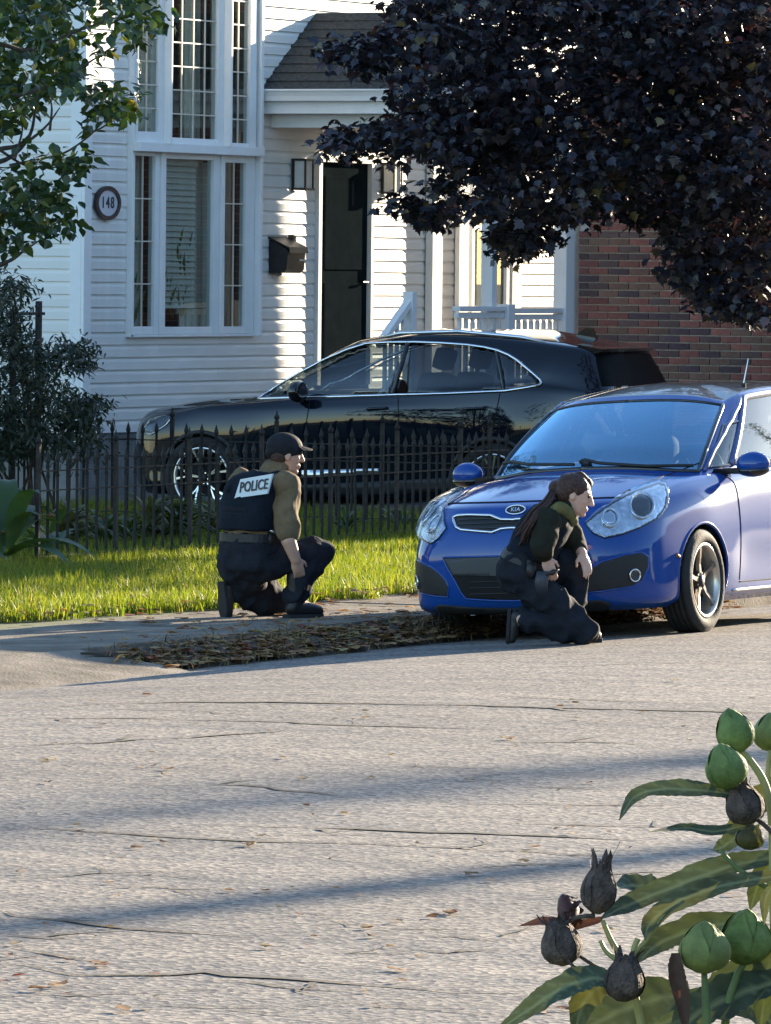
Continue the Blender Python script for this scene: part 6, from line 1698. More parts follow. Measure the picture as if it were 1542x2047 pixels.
# ---- dark purple maple
M_['maple_leaf'] = leaf_mat('purple_maple_leaf', [(0, (0.012, 0.014, 0.022)), (.45, (0.020, 0.021, 0.031)), (.85, (0.032, 0.027, 0.038)), (.97, (0.060, 0.034, 0.042)), (1.0, (0.16, 0.12, 0.03))], .12, .4, (1.7, .95, .7), .6)
tb = at(1660, 800, D=54.5)
maple = thing('maple_tree', 'broad dark purple maple hanging over the brick wall and porch', 'tree', (tb.x, tb.y, .05))
CP = [(800, -60), (795, 40), (765, 90), (775, 150), (795, 200), (770, 250), (740, 280), (800, 300), (870, 310), (870, 370), (850, 410), (900, 440), (960, 425), (1020, 440), (1060, 460), (1110, 430), (1180, 425), (1240, 440), (1330, 460), (1375, 520), (1430, 560), (1500, 590), (1600, 600), (1600, -60)]
CPo = [(1560, 640), (1900, 600), (2200, 300), (2150, -200), (1850, -500), (1300, -560), (950, -420), (800, -240), (780, -60), (1560, -60)]
SP1 = [(665, 90), (720, 80), (780, 100), (770, 150), (710, 130), (665, 112)]
SP2 = [(665, 278), (720, 262), (760, 290), (700, 305), (670, 295)]
SP3 = [(785, 405), (820, 395), (890, 430), (870, 460), (810, 430)]
SP4 = [(980, 450), (1060, 460), (1115, 455), (1105, 500), (1050, 505), (1010, 500)]
SP5 = [(1360, 530), (1440, 570), (1560, 600), (1560, 630), (1450, 615), (1390, 580)]
cr_, cen_ = crown('crown', [(CP, 620, 51.2, 55.5), (CP, 260, 51.0, 52.2), (CPo, 560, 50.5, 57.0), (SP1, 15, 52, 53.5), (SP2, 9, 52, 53.5), (SP3, 9, 52, 53), (SP4, 16, 51.5, 53), (SP5, 40, 51.5, 53)], M_['maple_leaf'], maple, MAPLE, .082, 4, .15, 34)
mb = MB(); b0 = Vector((tb.x, tb.y, 0)); fork = Vector((tb.x, tb.y, 2.0))
limb(mb, [b0 - Z * .1, b0 + Vector((.02, .02, 1)), fork, fork + Vector((.1, .1, 1.5)), fork + Vector((0, .2, 3.5))], .17, .05, 12); mb.build('trunk', M_['bark'], maple, smooth=True)
rr = random.Random(6)
for k in range(26):
    c = cen_[rr.randrange(len(cen_))]; st_ = fork + Z * rr.uniform(-.1, 1.6); mid = st_.lerp(c, .5) + Vector((0, 0, rr.uniform(.0, .4)))
    mb = MB(); limb(mb, [st_, mid, c], .035, .006, 6); mb.build('branch', M_['bark'], maple, smooth=True)

# ---- green tree at the left
M_['green_leaf'] = leaf_mat('green_tree_leaf', [(0, (0.020, 0.042, 0.020)), (.5, (0.034, 0.064, 0.026)), (.88, (0.055, 0.085, 0.030)), (.97, (0.16, 0.17, 0.04)), (1.0, (0.30, 0.20, 0.05))], .2, .4, (1.6, 1.8, .5), .5)
tg = at(-330, 800, D=47.0)
gtree = thing('pear_tree', 'green leafed tree with drooping branches in front of the pale siding', 'tree', (tg.x, tg.y, .05))
T1 = [(-60, -60), (310, -60), (318, 20), (290, 75), (255, 95), (190, 115), (150, 140), (180, 165), (160, 185), (105, 195), (60, 200), (-60, 215)]
T2 = [(165, 180), (215, 170), (258, 185), (245, 225), (200, 250), (180, 230)]
T3 = [(-60, 350), (30, 345), (95, 370), (140, 385), (140, 425), (130, 455), (90, 470), (45, 490), (-60, 510)]
T4 = [(120, 300), (165, 300), (165, 345), (125, 345)]; T5 = [(-60, 200), (35, 215), (25, 260), (-60, 270)]; T6 = [(70, 290), (100, 295), (90, 330), (70, 325)]; T7 = [(150, 385), (185, 390), (178, 415), (150, 412)]
T8 = [(-60, -60), (-700, -300), (-600, 500), (-60, 500)]; T9 = [(-60, -60), (-500, -700), (200, -700), (330, -60)]
cr_, cen_ = crown('crown', [(T1, 165, 45.6, 48.6), (T2, 17, 46, 47), (T3, 58, 45.8, 47.5), (T4, 7, 46, 46.8), (T5, 9, 46, 47), (T6, 3, 46, 46.5), (T8, 80, 45.5, 49), (T9, 80, 45.5, 49)], M_['green_leaf'], gtree, OVATE, .095, 14, .13, 12)
mb = MB(); b0 = Vector((tg.x, tg.y, 0)); limb(mb, [b0 - Z * .1, b0 + Z * 1.2, b0 + Vector((.1, -.1, 2.6)), b0 + Vector((.2, -.1, 5))], .13, .03, 10); mb.build('trunk', M_['bark'], gtree, smooth=True)
st0 = b0 + Z * 2.3
for pts in ([(-60, 345), (20, 315), (60, 270), (72, 215), (85, 175)], [(-60, 215), (40, 190), (110, 165), (170, 130), (230, 90)], [(-60, 320), (40, 290), (90, 255), (120, 215)], [(20, 330), (80, 318), (130, 305), (175, 275), (200, 250), (235, 215)],
            [(60, 270), (35, 290), (-10, 300)], [(-60, 530), (10, 525), (50, 500), (80, 480)], [(40, 310), (60, 350), (70, 400)], [(-60, 440), (20, 425), (90, 415), (150, 430)], [(100, 260), (104, 215), (98, 190)], [(165, 255), (190, 262), (240, 232)], [(-60, 120), (60, 100), (160, 60), (250, 30)], [(120, 165), (180, 178), (245, 182)], [(30, 318), (45, 260), (40, 235)], [(0, 300), (50, 330), (100, 335), (140, 330)]):
    P3 = [at(x, y, D=46.4 + .15 * i) for i, (x, y) in enumerate(pts)]
    mb = MB(); limb(mb, ([st0] if pts[0][0] <= -60 else []) + P3, .024 if pts[0][0] <= -60 else .010, .004, 6); mb.build('branch', M_['bark'], gtree, smooth=True)

# ---- dark shrub by the house corner
M_['shrub_leaf'] = leaf_mat('grey_green_shrub_leaf', [(0, (0.020, 0.032, 0.022)), (.5, (0.038, 0.052, 0.034)), (.85, (0.065, 0.075, 0.055)), (1.0, (0.10, 0.09, 0.07))], .2, .5, (1.4, 1.5, .7))
cb_ = at(60, 1000, D=55.5); shrub = thing('shrub', 'dark narrow leafed shrub against the corner of the sided house', 'shrub', (cb_.x, cb_.y, .05))
SH = [(-200, 600), (-10, 590), (40, 600), (45, 660), (90, 690), (120, 690), (115, 740), (130, 790), (165, 800), (185, 840), (190, 905), (-200, 930)]
SH2 = [(0, 545), (40, 555), (55, 590), (20, 600), (-30, 600)]; SH3 = [(90, 670), (150, 680), (185, 692), (180, 725), (120, 735)]; SH4 = [(140, 790), (178, 785), (200, 812), (190, 850), (150, 850)]
cr_, cen_ = crown('crown', [(SH, 360, 54.2, 56.6), (SH, 120, 54.0, 54.6), (SH2, 14, 54.5, 55.5), (SH3, 22, 54.5, 55.3), (SH4, 20, 54.5, 55.3)], M_['shrub_leaf'], shrub, LANCE, .085, 31, .13, 26)
for k in range(14):
    c = cen_[rr.randrange(len(cen_))]; b = Vector((cb_.x + rr.gauss(0, .2), cb_.y + rr.gauss(0, .2), .0)); mb = MB(); limb(mb, [b, b.lerp(c, .5) + Z * .2, c], .014, .004, 6); mb.build('stem', M_['bark'], shrub)

# ---- border plants along the fence
def rosette(name, label, cat, px, py, D, n, L_, wid, mtl, seed, up=.9, group=None, flowers=0, hmax=.5):
    rr = random.Random(seed); b = at(px, py, D=D); b.z = zlawn(b.y) - .01
    t = thing(name, label, cat, b, group=group)
    for k in range(n):
        a = rr.uniform(0, 2 * pi); el = rr.uniform(.25, 1.0) * up; L2 = L_ * rr.uniform(.6, 1.15)
        d = Vector((cos(a), sin(a), 0)); pts = []
        o = b + d * rr.uniform(0, .06) + Z * rr.uniform(0, hmax * .6); s_ = Vector((-d.y, d.x, 0)); mb = MB(); vs = []
        for i in range(7):
            u = i / 6; p = o + d * L2 * (u * cos(el) * (1 + .4 * u)) + Z * L2 * (sin(el) * u - .45 * u * u * u)
            w_ = wid * sin(pi * (.08 + .92 * u) ** .8) * (1 if i < 6 else 0); vs += [p - s_ * w_ + Z * w_ * .25, p, p + s_ * w_ + Z * w_ * .25]
        mb.add(vs, [(3 * i + j, 3 * i + j + 1, 3 * i + j + 4, 3 * i + j + 3) for i in range(6) for j in range(2)]); mb.build('leaf', mtl, t, smooth=True)
    for k in range(flowers):
        p = b + Vector((rr.gauss(0, .12), rr.gauss(0, .12), rr.uniform(.18, hmax)))
        mb = MB()
        for q in range(6):
            a = 2 * pi * q / 6; d = Vector((cos(a), sin(a), .4)); s_ = Vector((-sin(a), cos(a), 0)); mb.add([p, p + d * .025 - s_ * .012, p + d * .045, p + d * .025 + s_ * .012], [(0, 1, 2, 3)])
        mb.build('flower', M_['orange_petal'], t)
    return t
M_['orange_petal'] = mat('orange_petal', (0.42, 0.10, 0.03), .6)
M_['broad_leaf'] = leaf_mat('broad_garden_leaf', [(0, (0.030, 0.060, 0.026)), (.5, (0.050, 0.090, 0.035)), (1, (0.085, 0.12, 0.05))], .3, .45)
M_['olive_leaf'] = leaf_mat('olive_garden_leaf', [(0, (0.05, 0.062, 0.025)), (.5, (0.085, 0.085, 0.035)), (1, (0.13, 0.10, 0.045))], .3, .5)
rosette('canna_plant', 'broad leafed garden plant with orange flower at the end of the iron fence', 'plant', 8, 1095, 47.4, 16, .62, .085, M_['broad_leaf'], 3, 1.25, None, 3, .55)
rosette('leafy_plant', 'low broad leafed plant just beyond the fence end post', 'plant', 95, 1088, 49.8, 22, .34, .05, M_['broad_leaf'], 4, 1.1, None, 0, .3)
specs = [(140, 1092, 50.8, 60, .34, .028, 'olive_leaf', 'yellowing clump of garden leaves behind the iron pickets', 0, .40), (205, 1088, 51.2, 50, .28, .022, 'broad_leaf', 'low garden clump with small orange blooms behind the pickets', 5, .3),
         (300, 1082, 51.8, 70, .36, .026, 'olive_leaf', 'round olive brown garden clump before the suv wheel', 0, .45), (355, 1080, 52.2, 70, .36, .024, 'broad_leaf', 'bushy green garden clump below the suv wheel', 0, .45), (425, 1078, 52.6, 46, .30, .022, 'olive_leaf', 'garden clump with orange blooms close behind the POLICE vest', 5, .34),
         (250, 1090, 51.4, 36, .25, .02, 'broad_leaf', 'thin green garden clump between two rounder clumps', 0, .25), (690, 1062, 54.0, 40, .22, .014, 'broad_leaf', 'low strap leafed clump behind the fence beside the raised knee', 0, .2), (800, 1056, 55.0, 40, .22, .014, 'broad_leaf', 'low strap leafed clump behind the fence beside the blue car', 0, .2)]
for i, (px, py, D, n, L_, w_, mm, lab, fl, hm) in enumerate(specs): rosette('garden_clump', lab, 'plant', px, py, D, n, L_, w_, M_[mm], 40 + i, 1.2, 'clumps in the border behind the fence', fl, hm)

# ---- grass: blades far past counting, one object
M_['grass_blade'] = leaf_mat('grass_blade', [(0, (0.06, 0.10, 0.014)), (.5, (0.115, 0.155, 0.018)), (.85, (0.19, 0.20, 0.03)), (1.0, (0.28, 0.24, 0.08))], .55, .5, (1.35, 1.35, .45))
def blades(name, XY, zf, hmin, hmax, wid, mtl, seed, lean=.5, label=None):
    r_ = np.random.default_rng(seed); n = len(XY); h = r_.uniform(hmin, hmax, n); a = r_.uniform(0, 2 * np.pi, n); b = r_.uniform(0, 2 * np.pi, n); ln = np.abs(r_.normal(0, lean, n)) * h
    base = np.column_stack([XY, zf]); d = np.column_stack([np.cos(a), np.sin(a), np.zeros(n)]); s_ = np.column_stack([np.cos(b), np.sin(b), np.zeros(n)]) * (wid * r_.uniform(.6, 1.3, n))[:, None]
    mid = base + d * (ln * .3)[:, None]; mid[:, 2] += h * .55; tp = base + d * ln[:, None]; tp[:, 2] += h * (1 - .25 * np.minimum(1, ln / h))
    V = np.stack([base - s_, base + s_, mid + s_ * .7, tp, mid - s_ * .7], 1)
    bi = (np.arange(n) * 5)[:, None]; Fc = np.concatenate([bi + np.array([[0, 1, 2]]), bi + np.array([[0, 2, 4]]), bi + np.array([[4, 2, 3]])], 0)
    o = raw(name, V.reshape(-1, 3), Fc, mtl); o['kind'] = 'stuff'; return o
def grass_points(n, y0, y1, seed, pxr=1060):
    r_ = np.random.default_rng(seed); Y = r_.uniform(y0, y1, n); out = []
    q0, q1 = (-40 - 771) / F_PX, (pxr - 771) / F_PX
    def xat(Y, q): D = Y / (sin(HEAD) - cos(HEAD) * q); return D * (cos(HEAD) + sin(HEAD) * q)
    X0, X1 = xat(Y, q0), xat(Y, q1); X = X0 + (X1 - X0) * r_.uniform(0, 1, n); return np.column_stack([X, Y])
gp2 = grass_points(100000, 18.2, 22.6, 1)
edge = 18.95 - .13 * (gp2[:, 0] - 38) + np.array([.22 * mnoise.noise(Vector((x * 2.1, 0, 0))) + .1 * mnoise.noise(Vector((x * 9, 5, 0))) for x in gp2[:, 0]])
edge = np.clip(edge, 18.35, 19.3)
gp2 = gp2[gp2[:, 1] > edge]
hn = np.array([.5 + .9 * mnoise.noise(Vector((x * 1.3, y * 1.3, 2))) for x, y in gp2])
zz = np.array([zlawn(y) - .01 for y in gp2[:, 1]])
keep = npr.uniform(0, 1, len(gp2)) < .55 + .5 * hn
o = blades('grass', gp2[keep], zz[keep], .04, .15, .0042, M_['grass_blade'], 2); tag(o, 'bright unmown grass between pavement and fence', 'grass')
gp3 = grass_points(30000, 22.6, 27.5, 3, 1010); gp3 = gp3[gp3[:, 0] < 52.9]
o = blades('garden_grass', gp3, np.array([zlawn(y) - .01 for y in gp3[:, 1]]), .05, .14, .005, M_['grass_blade'], 4); tag(o, 'shaded grass inside the iron fence', 'grass')
# ---- dry weeds and litter along the gutter
def gutter_z(Y): return zroad(Y) if Y < Y_KERB - .35 else zroad(Y_KERB - .35) + (Z_WALK + .03 - zroad(Y_KERB - .35)) * min(1, (Y - (Y_KERB - .35)) / .45)
V = []; Fq = []; gx = np.linspace(33.3, 41.5, 110); gy = np.linspace(-.0, 1.0, 10)
for xx in gx:
    w_ = .36 + .16 * mnoise.noise(Vector((xx * 1.1, 3, 0))); fade = min(1, max(0, (xx - 33.3) / 1.2))
    for t in gy:
        Y = Y_KERB - w_ * fade + (w_ * fade + .001) * t
        z = gutter_z(Y) + .035 * sin(pi * t) * fade + .02 * fade * mnoise.noise(Vector((xx * 7, Y * 7, 0))) - (.012 if t in (0.0, 1.0) else 0)
        V.append((xx, Y, z))
ng = len(gy); Fq = [(i * ng + j, (i + 1) * ng + j, (i + 1) * ng + j + 1, i * ng + j + 1) for i in range(len(gx) - 1) for j in range(ng - 1)]
struct(raw('gutter_soil', V, Fq, M_['soil'], smooth=True))
M_['dry_grass'] = leaf_mat('dry_weed_stalk', [(0, (0.09, 0.065, 0.035)), (.5, (0.17, 0.125, 0.065)), (.8, (0.26, 0.20, 0.10)), (1, (0.10, 0.11, 0.03))], .3, .7, (1.2, 1.1, .7))
r_ = np.random.default_rng(8); n = 6500
X = r_.uniform(33.2, 41.0, n); fade = np.clip((X - 33.2) / 1.2, 0, 1); Y = Y_KERB + r_.normal(-.20, .10, n); dens = np.array([mnoise.noise(Vector((x * 1.7, 8, 0))) for x in X])
k_ = (r_.uniform(0, 1, n) < (.35 + dens * 1.1) * fade) ; XY = np.column_stack([X, Y])[k_]
o = blades('dry_weeds', XY, np.array([gutter_z(y) for y in XY[:, 1]]), .02, .10, .004, M_['dry_grass'], 9, 1.1); tag(o, 'dry weeds growing along the gutter', 'weeds')
sp = []
for k in range(2300):
    x = rnd.uniform(33.4, 42); y = Y_KERB + rnd.gauss(-.20, .12)
    if rnd.random() < min(1, (x - 33) / 1.5): sp.append((x, y, gutter_z(y) + .02))
for k in range(160): x = rnd.uniform(36, 42); y = rnd.uniform(17.6, 18.9); sp.append((x, y, Z_WALK))
for k in range(260): x = rnd.uniform(35.5, 44); y = rnd.uniform(18.5, 20.5); sp.append((x, y, Z_WALK + .05))
o = leaf_scatter('leaf_litter', sp, 0.045); tag(o, 'drift of dry brown leaves along the kerb', 'leaves')

# ---- plant in the near front garden: seed pods and long leaves
DP = 5.0
M_['pod_green'] = mat('green_seed_pod', (0.105, 0.155, 0.04), .6, spec=.25, var=.25, scale=60, col2=(0.15, 0.20, 0.06), bump=.15, bscale=300)
M_['pod_pale'] = mat('pale_green_pod', (0.16, 0.19, 0.06), .6, spec=.25, var=.25, scale=60, bump=.15, bscale=300)
M_['pod_dry'] = mat('dark_dried_pod', (0.085, 0.060, 0.050), .85, var=.6, scale=90, bump=.6, bscale=350)
M_['stem_pale'] = mat('pale_yellow_stem', (0.30, 0.28, 0.10), .5, var=.15, scale=40)
M_['stem_green'] = mat('green_stem', (0.11, 0.16, 0.05), .5, var=.15, scale=40)
M_['long_leaf'] = leaf_mat('long_green_leaf', [(0, (0.035, 0.062, 0.042)), (.5, (0.045, 0.075, 0.048)), (1, (0.065, 0.085, 0.04))], .25, .35, (1.5, 1.4, .4))
M_['yellow_leaf'] = leaf_mat('yellowing_leaf', [(0, (0.075, 0.09, 0.03)), (1, (0.11, 0.11, 0.04))], .3, .4, (1.4, 1.2, .4))
M_['brown_leaf'] = leaf_mat('brown_withered_leaf', [(0, (0.06, 0.03, 0.02)), (1, (0.09, 0.05, 0.035))], .2, .7, (1.2, .9, .6))
def veined(name, c0, c1, tr_):
    M = leaf_mat(name, [(0, c0), (1, c1)], tr_, .6, (1.5, 1.35, .4), .15); t = M.node_tree; N = t.nodes; L = t.links.new
    p = N['Principled BSDF']; cr = [n for n in N if n.type == 'VALTORGB'][0]
    tc = N.new('ShaderNodeTexCoord'); nz = N.new('ShaderNodeTexNoise'); nz.inputs['Scale'].default_value = 45; nz.inputs['Detail'].default_value = 6; L(tc.outputs['Object'], nz.inputs['Vector'])
    r2n = N.new('ShaderNodeValToRGB'); r2n.color_ramp.elements[0].position = .35; r2n.color_ramp.elements[0].color = (.62, .62, .66, 1); r2n.color_ramp.elements[1].position = .68; r2n.color_ramp.elements[1].color = (1.35, 1.3, 1.2, 1)
    L(nz.outputs['Fac'], r2n.inputs['Fac']); mx = N.new('ShaderNodeMix'); mx.data_type = 'RGBA'; mx.blend_type = 'MULTIPLY'; mx.inputs['Factor'].default_value = 1
    L(cr.outputs['Color'], mx.inputs[6]); L(r2n.outputs['Color'], mx.inputs[7])
    at_ = N.new('ShaderNodeAttribute'); at_.attribute_name = 'vein'; mv = N.new('ShaderNodeMix'); mv.data_type = 'RGBA'; mv.inputs[7].default_value = (.22, .24, .13, 1)
    L(at_.outputs['Fac'], mv.inputs['Factor']); L(mx.outputs[2], mv.inputs[6]); L(mv.outputs[2], p.inputs['Base Color'])
    return M
M_['long_leaf'] = veined('long_green_leaf', (0.040, 0.064, 0.048), (0.070, 0.088, 0.060), .13); M_['yellow_leaf'] = veined('yellowing_leaf', (0.070, 0.082, 0.042), (0.10, 0.105, 0.055), .15)
pb = at(1500, 2047, D=DP + .05); fgp = thing('seed_pod_plant', 'near garden plant with fat green pods, dried black heads and long leaves', 'plant', (pb.x, pb.y, .1))
def q5(px, py, dd=0.0): return at(px, py, D=DP + dd)
S5 = DP / F_PX
def pod(px, py, w_, h_, tilt, mtl, dd=0.0, spikes=0, name='seed_pod', seed=0, ribs=5):
    rr = random.Random(seed + int(px)); c = q5(px, py, dd); ax = (UC * cos(tilt) + RC * sin(tilt)); sd = ax.cross(FW).normalized(); dp = FW
    mb = MB(); n = 30; m_ = 14
    for i in range(m_ + 1):
        t = i / m_; prof_ = (max(0.0, sin(pi * (.03 + .96 * t ** .80))) ** .62) if t < .97 else .04
        for k in range(n):
            an = 2 * pi * k / n; rib = 1 - .17 * abs(cos(an * ribs / 2 + t * 1.1)) ** 5 + (.04 * rr.uniform(-1, 1) if mtl == M_['pod_dry'] else 0)
            mb.v.append(tuple(c + ax * (t - .5) * h_ * S5 + (sd * cos(an) + dp * sin(an)) * (w_ * .5 * S5 * prof_ * rib)))
    for i in range(m_):
        for k in range(n): mb.f.append((i * n + k, (i + 1) * n + k, (i + 1) * n + (k + 1) % n, i * n + (k + 1) % n))
    o = mb.build(name, mtl, fgp, smooth=True)
    # overlapping bracts; on dried heads ragged and standing off at the tips
    nb_ = spikes or 5
    for k in range(nb_):
        a0 = 2 * pi * (k + rr.random() * .35) / nb_; lift = 1.02 + .055 * (k % 2); vs = []; nt, ns = 9, 6
        top = (1.0 + .22 * rr.random() * (2.0 if spikes == 8 else 1.0)) if spikes else .97; hw = (.78 if not spikes else .62) * rr.uniform(.85, 1.1)
        for i in range(nt + 1):
            t = top * i / nt; te = min(t, .90) if spikes else t
            pr2 = (max(0.0, sin(pi * (.03 + .96 * te ** .80))) ** .62); u = i / nt
            fl = (max(0, u - .7) * (1.0 + rr.uniform(-.3, .8))) if spikes else 0.0
            ha = hw * (1 - u ** 3.2) + .02
            for j in range(ns + 1):
                q = -1 + 2 * j / ns; an = a0 + ha * q + (rr.uniform(-.08, .08) if spikes and abs(q) == 1 else 0)
                rad_ = w_ * .5 * S5 * (pr2 * (lift + .05 * abs(q) ** 3 - .05 * (abs(q) < .2)) + fl)
                vs.append(c + ax * (t - .5) * h_ * S5 + (sd * cos(an) + dp * sin(an)) * rad_)
        MB().add(vs, [((ns + 1) * i + j, (ns + 1) * i + j + 1, (ns + 1) * (i + 1) + j + 1, (ns + 1) * (i + 1) + j) for i in range(nt) for j in range(ns)]).build('bract', mtl, o, smooth=True)
    return o
pod(1467, 1460, 74, 92, -.25, M_['pod_green'], .02); pod(1449, 1531, 82, 92, -.2, M_['pod_green'], -.02); pod(1540, 1462, 70, 80, .2, M_['pod_pale'], .06)
pod(1408, 1893, 98, 104, .05, M_['pod_pale'], -.02); pod(1489, 1872, 104, 112, .1, M_['pod_green'], .02)
pod(1487, 1607, 76, 84, -.3, M_['pod_dry'], -.01, 6, 'dried_head'); pod(1198, 1775, 66, 104, .12, M_['pod_dry'], 0, 8, 'dried_head'); pod(1122, 1884, 78, 94, -.25, M_['pod_dry'], .0, 6, 'dried_head'); pod(1248, 1955, 78, 94, .1, M_['pod_dry'], -.02, 7, 'dried_head')
pod(1137, 1822, 74, 44, 1.4, mat('maroon_dried_bud', (.06, .018, .016), .6, var=.4, scale=80), .02, 5, 'dried_head'); pod(1498, 1672, 58, 54, .1, M_['olive_leaf'], .03, 5, 'dried_head')
def strap(pts, wpx, mtl, dd=0.0, face=None, name='leaf', fold=.25, taper=.9, twist=0.0):
    rr = random.Random(int(pts[0][0] * 7 + pts[0][1])); nc = 9
    P = catmull(np.array([tuple(q5(x, y, dd + (p[2] if len(p) > 2 else 0))) for p in pts for (x, y) in [p[:2]]]), 10); n = len(P); vs = []; vein = []
    for i, p in enumerate(P):
        t = i / (n - 1); T = Vector(P[min(i + 1, n - 1)] - P[max(i - 1, 0)]).normalized()
        nrm = (Vector(face) if face else (-FW * .75 + Z * .65)); nrm = Matrix.Rotation(twist * t, 3, T) @ nrm
        s_ = T.cross(nrm).normalized(); up_ = s_.cross(T).normalized()
        w_ = wpx * .5 * S5 * (max(0.02, sin(pi * min(1, (.10 + .90 * t)) ** taper)) ** .8); pv = Vector(p)
        for j in range(nc):
            q = -1 + 2 * j / (nc - 1); edge_ = abs(q) == 1
            ww = w_ * q * (1 + (rr.uniform(-.10, .05) if edge_ else 0))
            hgt = w_ * fold * abs(q) ** 1.4 + .10 * w_ * sin(t * 17 + 2 * q) * abs(q) + w_ * .05 * sin((t * 34 - abs(q) * 5) * 1.0)
            vs.append(pv + s_ * ww + up_ * hgt)
            vein.append(.85 if j == nc // 2 else (.35 if sin(t * 46 - abs(q) * 7) > .86 else 0.0))
    o = MB().add(vs, [(nc * i + j, nc * i + j + 1, nc * i + j + nc + 1, nc * i + j + nc) for i in range(n - 1) for j in range(nc - 1)]).build(name, mtl, fgp, smooth=True)
    at_ = o.data.attributes.new('vein', 'FLOAT', 'POINT'); at_.data.foreach_set('value', vein)
    return o
LG_ = M_['long_leaf']; YL = M_['yellow_leaf']
strap([(1470, 1588), (1400, 1580), (1320, 1578), (1268, 1594), (1238, 1640, -.02)], 42, LG_, -.01)
strap([(1500, 1648), (1430, 1662), (1370, 1655), (1296, 1664, -.03)], 26, LG_, .0); strap([(1500, 1650), (1450, 1690), (1425, 1700)], 40, LG_, .05)
strap([(1560, 1712), (1460, 1732), (1350, 1772), (1250, 1812), (1200, 1838, -.02)], 62, LG_, .03); strap([(1545, 1752), (1440, 1772), (1350, 1806), (1300, 1846), (1290, 1880, -.02)], 52, YL, .0)
strap([(1350, 1790), (1300, 1778), (1262, 1770), (1235, 1776, -.02)], 70, LG_, .06, fold=.05); strap([(1490, 1840), (1400, 1856), (1320, 1885), (1275, 1925, -.02)], 70, LG_, .05)
strap([(1232, 1965), (1185, 1956), (1120, 1978), (1055, 2020), (975, 2075)], 62, LG_, -.02); strap([(1235, 1968), (1195, 1975), (1165, 2010), (1148, 2070)], 70, YL, .0)
strap([(1380, 1985), (1300, 2000), (1220, 2030), (1140, 2080)], 110, LG_, .04, fold=.1); strap([(1560, 1960), (1470, 1990), (1390, 2030), (1330, 2090)], 100, LG_, .02); strap([(1570, 1915), (1500, 1945), (1440, 1985), (1410, 2050)], 90, LG_, .06)
strap([(1350, 1905), (1352, 1950), (1365, 2010), (1372, 2070)], 36, M_['brown_leaf'], -.03, fold=.6); strap([(1560, 1700), (1520, 1760), (1500, 1820)], 46, LG_, .04); strap([(1545, 1770), (1530, 1800), (1528, 1850)], 22, YL, -.02)
strap([(1205, 1838), (1150, 1850), (1090, 1842), (1035, 1852)], 26, M_['brown_leaf'], .02); strap([(1560, 1560), (1520, 1600), (1475, 1650), (1440, 1660)], 60, YL, .05)
strap([(1545, 2047), (1480, 1990), (1440, 1960)], 80, LG_, .08); strap([(1300, 2060), (1380, 2020), (1450, 2010), (1540, 2030)], 90, LG_, .1); strap([(1560, 1860), (1535, 1950), (1520, 2060)], 70, LG_, .04)
def stem(pts, r0, r1, mtl, dd=0.0):
    mb = MB(); limb(mb, [q5(x, y, dd) for (x, y) in pts], r0, r1, 8); return mb.build('stem', mtl, fgp, smooth=True)
stem([(1300, 2300), (1290, 2100), (1268, 1985), (1250, 1930), (1222, 1880), (1205, 1840)], .004, .0018, M_['stem_pale'], .01); stem([(1268, 1985), (1262, 1925), (1300, 1870), (1330, 1830), (1370, 1800)], .0026, .0014, M_['stem_pale'], .0)
stem([(1250, 1930), (1215, 1905), (1200, 1880)], .0022, .0015, M_['stem_pale'], -.01); stem([(1265, 1925), (1268, 1895), (1276, 1876)], .0024, .0022, M_['stem_pale'], -.01); stem([(1210, 1945), (1180, 1925), (1150, 1905)], .0018, .0012, M_['pod_dry'], .0); stem([(1170, 1940), (1150, 1935), (1135, 1918)], .0018, .001, M_['pod_dry'], -.01)
stem([(1560, 2300), (1555, 2000), (1548, 1800), (1545, 1650), (1530, 1570), (1500, 1520), (1480, 1500)], .005, .0022, M_['stem_pale'], .02); stem([(1545, 1650), (1536, 1560), (1540, 1500)], .003, .002, M_['stem_pale'], .05); stem([(1560, 1680), (1530, 1650), (1505, 1632)], .0022, .0016, M_['pod_dry'], -.01)
stem([(1440, 2300), (1450, 2050), (1470, 1960), (1488, 1925)], .004, .0024, M_['stem_green'], .02); stem([(1420, 2200), (1412, 2020), (1408, 1945)], .004, .0024, M_['stem_green'], -.01); stem([(1560, 1790), (1480, 1740), (1440, 1700)], .0024, .0014, M_['stem_green'], .02)
stem([(1190, 1830), (1150, 1835), (1130, 1850)], .0018, .0014, M_['pod_dry'])
g0p = q5(1430, 2300, .03)
for k in range(5):
    a = q5(1300 + 65 * k, 2290, .02); b = Vector((a.x + rnd.uniform(-.05, .05), a.y + rnd.uniform(-.05, .05), .08)); mb = MB(); limb(mb, [b, b.lerp(a, .5), a], .007, .0045, 8); mb.build('stem', M_['stem_green'], fgp, smooth=True)
